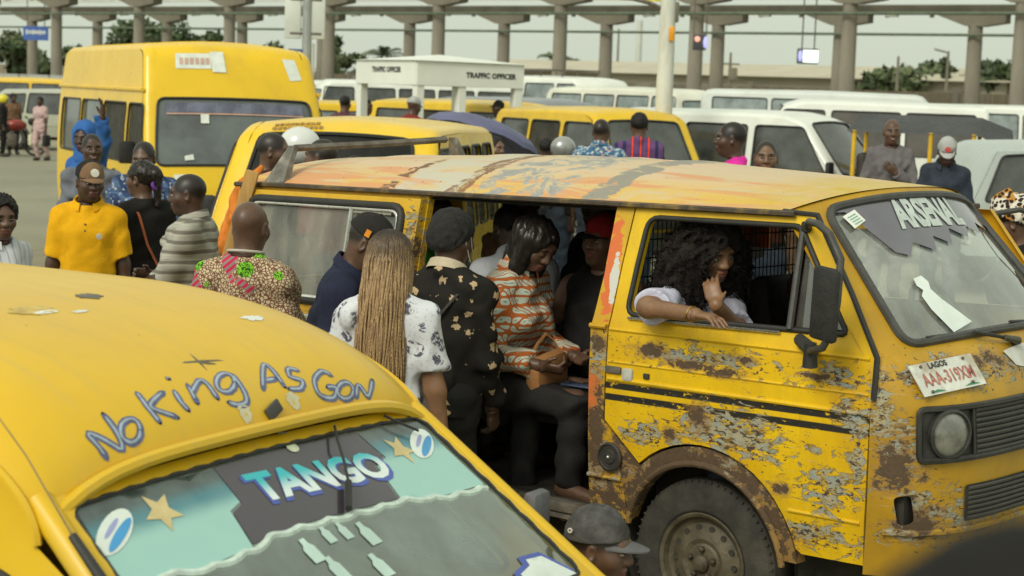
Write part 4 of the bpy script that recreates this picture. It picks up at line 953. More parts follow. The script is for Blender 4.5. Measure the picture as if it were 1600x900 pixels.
for a, b in groups:
    k1 = MB()
    for s in LET[a:b]:
        Q = stroke(s) if len(s) > 2 else [Vector(s[0]).lerp(Vector(s[1]), t) for t in np.linspace(0, 1, 6)]
        Q = [(min(q.x, -.006), q.y) for q in Q]; m = len(Q)
        k1.m = 0; ribbon(k1, Q, .0098, .0009, rn); k1.m = 1; ribbon(k1, [(x - .0010, y - .0015) for x, y in Q[1:-1]], .0036, .0018, rn)
    k1.build('painted_letter', [INK, HIL], NB, sharp=None)
def splat(c, r, k, name, mat, seed, z=.0012):
    rnd = random.Random(seed); P = [(c[0] + (r * rnd.uniform(.45, .8)) * math.cos(a), c[1] + (r * k * rnd.uniform(.45, .8)) * math.sin(a)) for a in np.linspace(0, 2 * PI, 27)[:-1]]
    V, T, _ = cdt(P, [], .05); MB().add([nb_roof(min(v[0], -.006), v[1], z) for v in V], T).build(name, mat, NB)
CR2 = M('cream_brush_paint', (.60, .55, .36), .5, .1, 20)
splat((-.022, -.045), .022, 1.6, 'painted_star', CR2, 3); splat((-.024, .152), .024, 1.5, 'painted_star', CR2, 4)
pm = MB(); gbp = M('grey_brush_paint', (.12, .10, .06), .5)
for a_, b_ in (((-.178, -.11), (-.160, .035)), ((-.205, -.04), (-.135, -.055)), ((-.165, -.05), (-.150, .0))): pm.tube([nb_roof(a_[0] + (b_[0] - a_[0]) * t, a_[1] + (b_[1] - a_[1]) * t, -.0085) for t in np.linspace(0, 1, 7)], [.0088, .0095, .0100, .0105, .0100, .0095, .0088], 8)
pm.build('paint_mark', gbp, NB)
splat((-.64, .057), .05, 1.2, 'rust_spot', STEEL, 6); splat((-.58, -.21), .07, 1.4, 'scuff', M('scuffed_paint', (.5, .36, .10), .6, .3, 25), 8); splat((-.55, -.19), .025, 2.5, 'paint_chip', WHT, 9); splat((-.52, -.10), .015, 3, 'paint_chip', WHT, 10)
splat((-.335, .371), .03, 2.2, 'paint_chip', WHT, 11)
p0 = nb_roof(-.016, .055, .006); MB().box(p0, (.035, .06, .012), Matrix.Rotation(math.radians(70), 3, 'Y') @ Matrix.Rotation(.4, 3, 'Z'), bev=.004).build('rubber_pad', M('grey_rubber', ()), NB)
MB().tube([p0 + Vector((.004, -.02, -.03)), p0 + Vector((.02, -.005, -.055)), p0 + Vector((.016, .03, -.06))], .003, 5).build('pad_wire', STEEL, NB)
# radio aerial on the near pillar
MB().tube([nb_ws(-1.035, .10, .012), nb_ws(-1.045, .36, .02)], [.010, .015], 10).build('aerial_base', BLACKRUB, NB)
MB().tube([nb_ws(-1.035, .10, .012), (-.02, -.77, 1.86), (-.16, -.80, 2.02)], [.0026, .0022, .0016], 6).build('aerial', M('aerial_steel', (.35, .25, .12), .4, metal=.5), NB)
for s in (-1, 1): MB().tube([nb_ws(s * 1.015, t, -.024) + Vector((0, s * .004, 0)) for t in np.linspace(-.03, .74, 9)], .032, 12).build('pillar', YN, NB)
# flanks, nose, wheels
_nz = [.35, .7, 1.2, 1.67, 2.0]; _ny = [.76, .80, .80, .755, .745]
nbS = lambda z: float(np.interp(z, _nz, _ny))
top = [(x, nb_roof(x, .75).z - .01) for x in xs[::3]]
so = [(.62, 1.30), (.84, 1.18), (.90, .95), (.90, .40), (.80, .34), (.78, .34)] + arc(.42, .34, .36, 0, 180, 10) + [(-1.6, .34)] + arc(-2.1, .34, .36, 0, 180, 10) + [(-3.2, .36), (-3.3, 1.2), (-3.28, 1.9)] + top[::-1]
wns = [fillet(w, .05) for w in ([(.28, 1.32), (-.06, 1.58), (-.55, 1.68), (-.60, 1.28)], [(-.75, 1.72), (-1.75, 1.78), (-1.75, 1.28), (-.75, 1.28)], [(-1.88, 1.78), (-3.05, 1.78), (-3.05, 1.28), (-1.88, 1.28)])]
for s in (-1, 1):
    fm = lambda x, z, s=s: (x, s * nbS(z), z)
    mb = MB(); panel(mb, so, wns, fm, .14, (0, -s * .03, 0), flip=s > 0); pn = mb.build('side_panel', YN, NB)
    for w in wns:
        V, T, _ = cdt(w, [], .3); MB().add([(v[0], s * (nbS(v[1]) - .02), v[1]) for v in V], T).build('side_window', DARKGLASS(), pn)
        MB().tube([fm(*p) for p in resample(w, .1)], .012, 6, closed=True).build('window_seal', BLACKRUB, pn)
    for x in (.42, -2.1): make_wheel(NB, (x, s * .68, .30), s, .30, .09, .17)
mb = MB(); prof = [(.576, 1.318), (.66, 1.27), (.84, 1.18), (.90, .95), (.90, .40), (.70, .34)]
V = []; 
for k, (x, z) in enumerate(prof):
    for y in np.linspace(-1, 1, 17): V.append((x - .10 * abs(y) ** 4, y * nbS(z), z))
mb.add(V, [(i * 17 + j, i * 17 + j + 1, (i + 1) * 17 + j + 1, (i + 1) * 17 + j) for i in range(5) for j in range(16)]); mb.build('nose_panel', YN, NB)
mb = MB(); mb.add([(-3.3, -.80, .36), (-3.3, .80, .36), (-3.28, .745, 1.9), (-3.28, -.745, 1.9)], [(0, 1, 2, 3)]); mb.build('rear_panel', YN, NB)
for s in (-1, 1):
    MB().lathe([(.09, -.01), (.09, .015), (.05, .03), (0, .034)], (.905, s * .55, .80), 'X', 20, caps=False).build('headlamp', M('headlamp_glass', ()), NB)
    MB().box((.27, s * .93, 1.44), (.05, .10, .15), bev=.02).tube([(.30, s * .79, 1.36), (.28, s * .88, 1.40)], .012, 6).build('mirror', M('mirror_grey', (.10, .10, .11), .6, .2, 12), NB)
MB().box((.92, 0, .48), (.08, 1.5, .14), bev=.03).build('bumper', BLACKRUB, NB)
MB().box((-1.2, 0, .38), (3.9, 1.4, .08)).build('floor_pan', DARKIN, NB)
MB().box((.46, 0, 1.22), (.3, 1.45, .14), bev=.04).build('dashboard', M('dash_grey', ()), NB)
for y in (-.4, .4): MB().box((-.35, y, 1.05), (.12, .5, .7), bev=.04).box((-.1, y, .75), (.5, .5, .14), bev=.04).build('cab_seat', M('grey_seat', (.16, .17, .16), .8, .2, 8), NB)
# ================================================================== other vehicles
def vehicle(name, label, cat, px, d, hd, kind='van', L=4.6, W=1.75, H=1.98, paint=None, group=None, nwin=3, glass=None, pos=None, belt=None, cap=None, trim=None, openwin=None, stripe=None, rack=False):
    paint = paint or WHT; glass = glass or DARKGLASS()
    p = at(px, 300, d) if pos is None else Vector(pos)
    t = thing(name, label, cat, (p.x, p.y, 0), math.atan2(hd[1], hd[0]), group)
    h = L / 2; bz = belt or H * .53
    if kind == 'van': prof = [(h - .02, .32), (h, .55), (h - .04, .85), (h - .16, bz - .02), (h - .62, H - .10), (h - .85, H - .01), (0, H), (-h + .12, H - .03), (-h + .03, H - .14), (-h, 1.0), (-h, .34)]; wi = (3, 4)
    elif kind == 'hiace': prof = [(h - .02, .32), (h, .6), (h - .10, .95), (h - .42, bz + .06), (h - 1.05, H - .12), (h - 1.4, H - .01), (0, H), (-h + .12, H - .03), (-h + .03, H - .15), (-h, 1.0), (-h, .34)]; wi = (3, 4)
    elif kind == 'hiroof': prof = [(h - .02, .34), (h, .6), (h - .03, .95), (h - .10, bz), (h - .36, 1.99), (h - .375, 2.03), (h - .56, H - .08), (h - .74, H), (-h + .30, H), (-h + .12, H - .08), (-h, 1.95), (-h, .36)]; wi = (3, 4)
    elif kind == 'coaster': prof = [(h - .02, .35), (h, .6), (h - .02, 1.0), (h - .06, bz - .05), (h - .32, H - .22), (h - .5, H - .03), (0, H), (-h + .15, H - .04), (-h + .02, H - .2), (-h, 1.0), (-h, .36)]; wi = (3, 4)
    else: prof = [(h - .05, .36), (h, .60), (h - .05, .86), (h - .95, 1.02), (h - 1.0, 1.04), (h - 1.75, H - .08), (h - 2.1, H), (-.4, H + .01), (-h + .45, H - .05), (-h + .12, 1.1), (-h + .02, .9), (-h, .40)]; wi = (4, 5)
    r = .11
    rs = [.1] * len(prof); rs[wi[0]] = .04; rs[wi[1]] = .08
    if kind == 'hiroof': rs[4] = rs[5] = .008
    out = fillet(prof, rs, 3)
    # running length along the outline, from the front sill over the roof to the rear sill
    O = np.array(out); seg = np.hypot(*np.diff(O, axis=0).T); s = np.concatenate([[0], np.cumsum(seg)])
    T_ = np.gradient(O, axis=0); T_ /= np.linalg.norm(T_, axis=1)[:, None]; Nn = np.stack([-T_[:, 1], T_[:, 0]], 1)
    ctr = np.array([0, H * .5]); sg = np.sign(((ctr - O) * Nn).sum(1)); Nn *= sg[:, None]             # inward
    Sw = lambda z: W / 2 * float(np.interp(z / H, [.15, .3, .53, .62, .97, 1.0], [.95, 1.0, 1.0, .985, .86, .85] if kind != 'hiroof' else [.96, 1, 1, .99, .91, .90]))
    def ip(q, A): return np.array([np.interp(q, s, A[:, 0]), np.interp(q, s, A[:, 1])])
    def wrap(a, tt, off=0.0):
        q = tt; P = ip(q, O); n_ = ip(q, Nn); yw = Sw(P[1]) - r; u = max(-1, min(1, a))
        bul = .05 * u * u if kind != 'suv' else .12 * u * u
        P2 = P + n_ * (bul - off); return (P2[0], u * yw, P2[1])
    # where the windscreen lies on that run
    def s_at(pt): return s[np.argmin(((O - np.array(pt)) ** 2).sum(1))]
    s0, s1 = s_at(prof[wi[0]]) + .05, s_at(prof[wi[1]]) - .05
    aw = .90 if kind != 'hiroof' else .985; ww = W / 2 - r
    hol = fillet([(-aw * ww, s0), (aw * ww, s0), (aw * ww * .98, s1), (-aw * ww * .98, s1)], .08, 3)
    mb = MB(); panel(mb, [(-ww, 0), (ww, 0), (ww, s[-1]), (-ww, s[-1])], [hol], lambda a, q: wrap(a / ww, q), .16, None)
    # rounded shoulders
    for sd_ in (-1, 1):
        k = 4; V = []
        for i in range(len(O)):
            c0 = Sw(O[i, 1])
            for j in range(k + 1):
                an = j / k * PI / 2
                e = (.05 if kind != 'suv' else .12)
                P = O[i] + Nn[i] * (r * (1 - math.sin(an)) + e * math.sin(an)); V.append((P[0], sd_ * (c0 - r * (1 - math.cos(an)) * 1.0), P[1]))
        Fs = [(i * (k + 1) + j, (i + 1) * (k + 1) + j, (i + 1) * (k + 1) + j + 1, i * (k + 1) + j + 1) for i in range(len(O) - 1) for j in range(k)]
        mb.add(V, [f[::-1] for f in Fs] if sd_ > 0 else Fs)
    # flanks with window openings and wheel arches
    ins = [tuple(O[i] + Nn[i] * r) for i in range(len(O))]
    wr = .33; wx = (h - .78 if kind not in ('coaster',) else h - 1.2, -h + .95)
    zb_ = min(ins[0][1], ins[-1][1])
    side = ins + [(-h + .2, zb_), (wx[1] - wr - .06, zb_)] + arc(wx[1], wr, wr + .06, 175, 5, 8) + [(wx[0] - wr - .06, zb_)] + arc(wx[0], wr, wr + .06, 175, 5, 8)
    z0w, z1w = bz + .02, (H - .22 if kind != 'hiroof' else 1.86)
    xf = h - (.70 if kind != 'suv' else 1.75); xr = -h + .22; wins = []
    if kind == 'suv':
        wins = [[(h - 1.15, 1.06), (h - 1.72, H - .17), (.05, H - .13), (.0, 1.06)], [(-.08, 1.06), (-.03, H - .13), (-1.05, H - .14), (-1.12, 1.06)], [(-1.2, 1.06), (-1.13, H - .15), (-h + .58, H - .20), (-h + .36, 1.08)]]
    else:
        fx = {'van': h - .30, 'hiace': h - .62, 'hiroof': h - .28, 'coaster': h - .25}[kind]; ft = {'van': h - .66, 'hiace': h - 1.08, 'hiroof': h - .40, 'coaster': h - .38}[kind]
        cw = .75 if kind != 'hiroof' else .62
        wins = [[(fx, z0w), (ft, z1w), (ft - cw, z1w), (ft - cw, z0w)]]
        x = ft - cw - .12; wl = (x - xr) / nwin
        for k in range(nwin): wins.append([(x - k * wl, z0w), (x - k * wl, z1w), (x - (k + 1) * wl + .10, z1w), (x - (k + 1) * wl + .10, z0w)])
    wins = [fillet(w, .06, 3) for w in wins]
    for sd_ in (-1, 1): panel(mb, side, wins, lambda x, z, q=sd_: (x, q * Sw(z), z), .18, (0, -sd_ * .03, 0), flip=sd_ > 0)
    body = mb.build('body', paint, t, sharp=40)
    V, T, _ = cdt(hol, [], .2); MB().add([wrap(v[0] / ww, v[1], -.004) for v in V], T).build('windscreen', glass, t)
    MB().tube([wrap(p_[0] / ww, p_[1], .006) for p_ in resample(hol, .12)], .014, 5, closed=True).build('windscreen_seal', BLACKRUB, t)
    for w_i, w_ in enumerate(wins):
        for sd_ in (-1, 1):
            V, T, _ = cdt(w_, [], .4)
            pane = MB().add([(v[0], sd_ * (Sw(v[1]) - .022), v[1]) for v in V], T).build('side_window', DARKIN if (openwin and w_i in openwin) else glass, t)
            MB().tube([(p_[0], sd_ * Sw(p_[1]), p_[1]) for p_ in resample(w_, .2)], .012, 5, closed=True).build('window_seal', trim or BLACKRUB, t)
    # rear window
    zc = (z0w + z1w) / 2; rq = s[-1] - np.interp(zc, [O[-1, 1], O[-1, 1] + 2.5], [0, 2.5])
    hr = fillet([(-.62 * W / 2, rq - .24), (.62 * W / 2, rq - .24), (.66 * W / 2, rq + .24), (-.66 * W / 2, rq + .24)], .06, 3)
    V, T, _ = cdt(hr, [], .3); MB().add([wrap(v[0] / ww, v[1], .006) for v in V], T).build('rear_window', glass, t)
    # lamps, bumpers, grille, mirrors, wheels
    for sd_ in (-1, 1):
        MB().box((h - .05, sd_ * W * .36, .76), (.10, .30, .17), bev=.04).build('headlamp', M('headlamp_glass', ()), t)
        MB().box((-h + .02, sd_ * W * .42, 1.0), (.07, .13, .36), bev=.03).build('tail_lamp', M('red_lamp', (.45, .03, .02), .25, coat=.5), t)
        MB().box((h - .55 if kind != 'suv' else h - 1.45, sd_ * (W / 2 + .10), bz + .14), (.07, .18, .16 if kind == 'suv' else .24), bev=.03).build('mirror', MIR if kind != 'suv' else paint, t)
        for x in wx:
            o = bpy.data.objects.new('wheel', None); COL.objects.link(o); o.parent = t; o.location = (x, sd_ * (W / 2 - .12), wr); o.empty_display_size = .05
            if sd_ > 0: o.rotation_euler = (0, 0, PI)
            link('tyre', _tyre, o); link('rim', _rim, o)
        MB().tube([(x_, sd_ * (Sw(.72) + .004), .72) for x_ in np.linspace(wx[1] + .45, wx[0] - .45, 4)], .014, 6).build('side_moulding', trim or paint, t)
        for x_ in ((.2, 1.2) if kind == 'suv' else (h - .62 - .95, h - .62 - 1.9)):
            MB().box((x_, sd_ * (Sw(bz - .12) + .006), bz - .10), (.12, .02, .03), bev=.006).build('door_handle', BLACKRUB, t)
    MB().box((h - .01, 0, .74), (.06, W * .46, .18), bev=.02).build('grille', GR, t)
    for k in range(3): MB().box((h + .025, 0, .68 + k * .055), (.015, W * .44, .016)).build('grille_slat', CHROME, t)
    MB().box((h + .01, 0, .45), (.12, W * .94, .16), bev=.04).build('bumper', BLACKRUB if kind != 'suv' else paint, t)
    MB().box((-h - .01, 0, .47), (.12, W * .94, .16), bev=.04).build('bumper', BLACKRUB if kind != 'suv' else paint, t)
    MB().box((0, 0, .36), (L * .8, W * .7, .12)).build('chassis', DARKIN, t)
    if stripe is not None:
        for sd_ in (-1, 1):
            V, T, _ = cdt([(-h + .15, bz - .30), (h - .25, bz - .30), (h - .25, bz - .18), (-h + .15, bz - .18)], [], .3); MB().add([(v[0], sd_ * (Sw(v[1]) + .005), v[1]) for v in V], T).build('side_stripe', stripe, t)
    if rack:
        rk = MB()
        for yy in (-.6, .6): rk.tube([(-h + .5, yy * W / 2, H + .14), (h - 1.3, yy * W / 2, H + .14)], .02, 6)
        for xx in np.linspace(-h + .5, h - 1.3, 5): rk.tube([(xx, -.6 * W / 2, H + .14), (xx, .6 * W / 2, H + .14)], .016, 6); rk.tube([(xx, -.6 * W / 2, H - .05), (xx, -.6 * W / 2, H + .14)], .016, 6); rk.tube([(xx, .6 * W / 2, H - .05), (xx, .6 * W / 2, H + .14)], .016, 6)
        rk.build('roof_rack', STEEL, t)
    return t, wrap, ww, (s0, s1), Sw
_w = MB(); _w.lathe([(.20, -.09), (.30, -.10), (.325, -.06), (.325, .06), (.30, .10), (.20, .09)], axis='Y', n=24, caps=False); _tyre = mesh('tyre', _w.V, _w.F, M('dusty_tyre', ()))
_w = MB(); _w.lathe([(.205, -.085), (.19, -.06), (.12, -.05), (.06, -.075), (0, -.078)], axis='Y', n=20, caps=False); _rim = mesh('rim', _w.V, _w.F, M('alloy_grey', (.30, .29, .26), .45, .2, 8))

LGLASS = M('pale_glass', (.20, .24, .235), .10, .35, 2.5, spec=.7); MGLASS = M('mid_glass', (.06, .065, .06), .08, .4, 2.5, spec=.7); FGLASS = glass_mat('clear_van_glass', (.35, .38, .37), .4, .16, (.30, .34, .33))
GY = 'yellow minibuses of the park'; GWs = 'white minibuses of the park'
hd = lambda a: (math.cos(math.radians(a)), math.sin(math.radians(a)))
# tall yellow van at left, nose towards the camera
V1, wrap1, ww1, sw1, Sw1 = vehicle('high_roof_van', 'tall high roof yellow van facing the camera at left', 'van', 0, 0, hd(-64), 'hiroof', 4.9, 2.05, 2.55, YEL2, GY, 3, M('van_glass_grey', (.10, .115, .115), .10, .35, 1.6, spec=.7), pos=(-3.98, 20.6, 0), belt=1.20, openwin=(0, 1))
sA = sw1[1] + .12
def sticker(par, wr, quad, name, mat, off=.006): 
    V, T, _ = cdt(quad, [], .2); return MB().add([wr(v[0], v[1], off) for v in V], T).build(name, mat, par, smooth=False)
PAPER = M('paper_white', (.68, .72, .66), .7, .08, 12)
PL1 = sticker(V1, wrap1, [(-.74, sA + .40), (-.28, sA + .40), (-.28, sA + .22), (-.74, sA + .22)], 'plate_sticker', PAPER)
for k in range(6): sticker(V1, wrap1, [(-.69 + k * .068, sA + .345), (-.645 + k * .068, sA + .345), (-.645 + k * .068, sA + .27), (-.69 + k * .068, sA + .27)], 'plate_print', M('faint_red_print', (.55, .35, .28), .7), .010)
sticker(V1, wrap1, [(-.29, sA + .42), (-.11, sA + .42), (-.09, sA + .18), (-.27, sA + .18)], 'paper_notice', PAPER, .011)
sticker(V1, wrap1, [(.70, sA + .38), (.88, sA + .38), (.93, sA + .14), (.76, sA + .12)], 'paper_notice', PAPER)
sticker(V1, wrap1, [(-.80, sw1[0] - .10), (-.66, sw1[0] - .10), (-.65, sw1[0] - .33), (-.79, sw1[0] - .33)], 'paper_notice', PAPER)
sticker(V1, wrap1, [(-.86, sw1[1] - .05), (.86, sw1[1] - .05), (.86, sw1[1] - .16), (-.86, sw1[1] - .16)], 'sun_strip', M('lilac_strip', (.13, .14, .20), .3, .3, 6), .010)
sticker(V1, wrap1, [(-.86, sw1[1] - .165), (.86, sw1[1] - .165), (.86, sw1[1] - .18), (-.86, sw1[1] - .18)], 'strip_print', M('faint_red_print', ()), .010)
sticker(V1, wrap1, [(-.45, sw1[1] - .18), (-.35, sw1[1] - .18), (-.35, sw1[1] - .28), (-.45, sw1[1] - .28)], 'permit_sticker', PAPER, .012)
sticker(V1, wrap1, [(-.66, sw1[0] + .10), (-.56, sw1[0] + .12), (-.55, sw1[0] + .06), (-.66, sw1[0] + .05)], 'permit_sticker', PAPER, .012)
for s_ in (-1, 1): MB().tube([(x_, s_ * (Sw1(2.01) + .012), 2.01) for x_ in np.linspace(-2.35, 2.02, 8)], .022, 6).build('roof_seam', YEL2, V1)
for k in range(9): MB().tube([(-1.9 + k * .42, y_, 2.548 - .05 * (abs(y_) / .8) ** 2) for y_ in np.linspace(-.74, .74, 7)], .014, 6).build('roof_rib', YEL2, V1)
MB().tube([(2.17, -.1, 1.04), (2.12, -.2, 1.3), (2.0, -.25, 1.62)], .012, 6).build('wiper', M('pale_wiper', (.4, .38, .33), .5), V1)
# yellow van behind the rear of the rusty one
V2, wrap2, ww2, sw2, Sw2 = vehicle('yellow_van', 'yellow van nose on behind the roof bar, dark windscreen and faded roof lettering', 'van', 0, 0, hd(-98), 'van', 3.4, 1.78, 1.88, YEL2, GY, 3, M('matt_dark_glass', (.014, .014, .013), .25, .3, 2, spec=.12), pos=(-1.22, 14.1, 0))
sB = sw2[1] + .06
for row, nn in ((.075, 9), (.005, 10)):
    for k in range(nn):
        rr = random.Random(k + int(row * 1000)); x0 = -.78 + k * .062
        sticker(V2, wrap2, [(x0, sB + row), (x0 + .05, sB + row), (x0 + .05, sB + row + rr.uniform(.03, .05)), (x0, sB + row + rr.uniform(.03, .05))], 'faded_letter', M('faded_brown_print', (.36, .20, .03), .6, .4, 30), .004)
# yellow vans further back
vehicle('yellow_van', 'yellow van with open side door left of the white post', 'van', 930, 24.5, hd(-62), 'van', 3.6, 1.7, 1.97, YEL, GY, 2, MGLASS, openwin=(1,), stripe=M('stripe_black', (.02, .02, .02), .5))
vehicle('yellow_van', 'yellow van parked just behind the traffic booth', 'van', 735, 31.5, hd(-48), 'van', 4.4, 1.7, 1.98, YEL, GY, 2, MGLASS, openwin=(1,), stripe=M('stripe_black', (.02, .02, .02), .5))
vehicle('yellow_van', 'small yellow van with sloping windscreen left of the traffic booth', 'van', 560, 36, hd(-168), 'van', 3.9, 1.6, 1.85, YEL, GY, 2, LGLASS)
vehicle('yellow_van', 'yellow van far left behind the silver estate car', 'van', 50, 62, hd(0), 'coaster', 5.2, 1.8, 2.1, YEL, GY, 3, MGLASS)
# white ones
vehicle('white_minibus', 'white minibus with torn dark film on its windscreen, behind the booth', 'minibus', 848, 46, hd(-55), 'coaster', 5.6, 2.0, 2.62, WHT, GWs, 3, LGLASS, rack=True)
vehicle('white_minibus', 'white minibus with pale windows directly behind the white post', 'minibus', 990, 42, hd(-50), 'coaster', 5.0, 1.9, 2.38, M('cream_white_paint', (.66, .66, .56), .4, .08, 1.2, coat=.2, dirt=(.38, .34, .25), dirt_amt=.5), GWs, 3, LGLASS, stripe=M('stripe_blue', (.06, .12, .30), .4))
vehicle('white_minibus', 'long white minibus in the back row at right', 'minibus', 1275, 39, hd(-10), 'coaster', 5.4, 1.9, 2.42, M('dull_white_paint', (.60, .63, .60), .45, .08, 1.0, dirt=(.36, .34, .28), dirt_amt=.5), GWs, 3, LGLASS)
vehicle('white_minibus', 'streamlined white minibus with sloping nose in the second row at right', 'minibus', 1330, 33, hd(173), 'hiace', 4.9, 1.9, 2.22, WHT, GWs, 2, M('brown_glass', (.07, .06, .05), .1, .3, 2, spec=.7))
vehicle('white_van', 'white van with dark windows right of the white post', 'van', 1180, 25.5, hd(-36), 'hiace', 4.4, 1.75, 2.0, WHT, GWs, 2, MGLASS)
vehicle('white_minibus', 'white minibus at the far right edge behind the silver car', 'minibus', 1590, 40, hd(175), 'coaster', 5.5, 1.9, 2.25, WHT, GWs, 3, LGLASS, stripe=M('stripe_green', (.05, .2, .08), .4))
vehicle('white_minibus', 'white minibus glimpsed between the tall yellow van and the booth', 'minibus', 505, 48, hd(10), 'coaster', 4.6, 1.9, 2.3, WHT, GWs, 3, LGLASS)
vehicle('white_minibus', 'white minibus seen through the traffic booth', 'minibus', 640, 45, hd(-165), 'coaster', 5.6, 1.9, 2.35, WHT, GWs, 4, MGLASS)
vehicle('grey_van', 'grey van with big windscreen right of the booth', 'van', 812, 35, hd(-52), 'van', 4.2, 1.8, 2.05, M('grey_blue_paint', (.20, .215, .24), .35, .08, 2, coat=.3), None, 2, LGLASS)
SIL = M('silver_paint', (.46, .50, .48), .30, .05, 2, metal=.35, coat=.5, dirt=(.36, .36, .32), dirt_amt=.3); CHP = M('champagne_paint', (.45, .45, .36), .35, .05, 2, metal=.3, coat=.4)
vehicle('silver_car', 'silver estate car with dark windows at the right edge', 'car', 1745, 20.5, hd(8), 'suv', 4.8, 1.85, 1.80, SIL, None, 3, MGLASS)
vehicle('silver_car', 'champagne coloured estate car with red tail lamp at far left', 'car', 110, 51, hd(5), 'suv', 4.8, 1.85, 1.78, CHP, None, 3, MGLASS)

# three-wheeler with black canvas top
kk = at(1438, 300, 23.5); K3 = thing('tricycle_taxi', 'black canopied yellow three wheeler taxi behind the man in grey', 'tricycle', (kk.x, kk.y, 0), math.radians(-18))
CANV = M('black_canvas', (.045, .045, .048), .6, .2, 3, .2); FRY = M('yellow_tube', (.65, .40, .02), .5, .1, 8)
for s_ in (-1, 1): MB().add([(-.85, 0, 2.0), (.75, 0, 2.0), (.78, s_ * .72, 1.76), (-.95, s_ * .72, 1.76)], [(0, 1, 2, 3)]).build('canopy_sheet', CANV, K3, smooth=False)
MB().add([(.75, 0, 2.0), (1.15, 0, 1.85), (1.18, .5, 1.55), (.78, .72, 1.76), (1.18, -.5, 1.55), (.78, -.72, 1.76)], [(0, 1, 2, 3), (0, 5, 4, 1)]).build('canopy_front', CANV, K3, smooth=False)
MB().add([(1.12, -.5, 1.58), (1.25, -.48, 1.0), (1.25, .48, 1.0), (1.12, .5, 1.58)], [(0, 1, 2, 3)]).build('windscreen', MGLASS, K3, smooth=False)
for x_, y_ in ((-.85, -.68), (-.85, .68), (.70, -.68), (.70, .68), (.15, -.68)): MB().tube([(x_, y_, .5), (x_, y_, 1.78)], .03, 8).build('roof_post', FRY, K3)
MB().box((-.4, 0, .62), (1.1, 1.3, .35), bev=.06).build('rear_body', FRY, K3); MB().box((-.45, 0, .95), (.55, 1.2, .30), bev=.08).box((-.75, 0, 1.2), (.14, 1.2, .55), bev=.05).build('bench', SEATM, K3)
MB().box((.95, 0, .62), (.5, .75, .7), bev=.12).build('front_cowl', FRY, K3); MB().box((.1, 0, .40), (1.9, 1.2, .06)).build('floor_pan', DARKIN, K3); MB().tube([(.85, -.3, 1.05), (.85, .3, 1.05)], .02, 6).build('handlebar', BLACKRUB, K3)
MB().box((-.05, -.70, 1.08), (1.2, .03, .06)).build('side_rail', WHT, K3)
for x_, y_ in ((1.15, 0), (-.6, -.6), (-.6, .6)):
    o = bpy.data.objects.new('wheel', None); COL.objects.link(o); o.parent = K3; o.location = (x_, y_, .22); o.scale = (.68, .6, .68); o.empty_display_size = .05; link('tyre', _tyre, o); link('rim', _rim, o)

# motorcycle at far left
mk = at(14, 300, 46); MK = thing('motorcycle', 'dark motorcycle standing at the far left edge', 'motorcycle', (mk.x, mk.y, 0), math.radians(15))
for x_ in (-.62, .68):
    m_ = MB(); m_.lathe([(.24, -.045), (.30, -.03), (.30, .03), (.24, .045)], (x_, 0, .30), 'Y', 20, caps=False)
    for a in np.linspace(0, 2 * PI, 9)[:-1]: m_.tube([(x_, 0, .30), (x_ + .25 * math.cos(a), 0, .30 + .25 * math.sin(a))], .008, 4)
    m_.build('wheel', BLACKRUB, MK)
MB().tube([(-.62, 0, .3), (-.1, 0, .5), (.35, 0, .85), (.68, 0, .3)], .04, 8).box((0, 0, .42), (.4, .26, .34), bev=.06).build('frame', STEEL, MK)
MB().box((-.35, 0, .80), (.8, .26, .12), bev=.05).build('seat', SEATM, MK); MB().ball((.18, 0, .82), (.28, .15, .15)).build('fuel_tank', M('tank_red', (.25, .03, .02), .3), MK)
MB().tube([(.42, -.35, 1.05), (.48, 0, 1.0), (.42, .35, 1.05)], .018, 6).ball((.58, 0, .92), .10).build('handlebar', BLACKRUB, MK)

# umbrella
um = at(752, 222, 17.6); UM = thing('umbrella', 'open blue grey umbrella held above the crowd beside the booth', 'umbrella', um)
m_ = MB(); V = []; N = 8; UR = Matrix.Rotation(math.radians(-14), 3, 'X') @ Matrix.Rotation(math.radians(16), 3, 'Y')
for j in range(7):
    q = j / 6; rr = .64 * math.sin(q * PI * .47) / math.sin(PI * .47)
    for i in range(N * 4):
        a = 2 * PI * i / (N * 4); sag = 1 - .05 * q * q * abs(math.sin(a * N / 2)); V.append(UR @ Vector((rr * sag * math.cos(a), rr * sag * math.sin(a), .26 * math.cos(q * PI * .47) - .04 + .03 * q * abs(math.sin(a * N / 2)))))
n = N * 4; m_.add(V, [(j * n + i, j * n + (i + 1) % n, (j + 1) * n + (i + 1) % n, (j + 1) * n + i) for j in range(6) for i in range(n)])
m_.build('umbrella_cover', M('umbrella_cloth', (.105, .11, .20), .6, .1, 4), UM, sharp=20)
for i in range(N): MB().tube([UR @ Vector((.63 * q * math.cos(2 * PI * i / N), .63 * q * math.sin(2 * PI * i / N), .25 * math.cos(q * PI * .47) - .045)) for q in (0, .35, .7, 1)], .005, 5).build('rib', STEEL, UM)
MB().tube([UR @ Vector((0, 0, .27)), UR @ Vector((0, 0, -.55))], .010, 8).build('shaft', STEEL, UM)
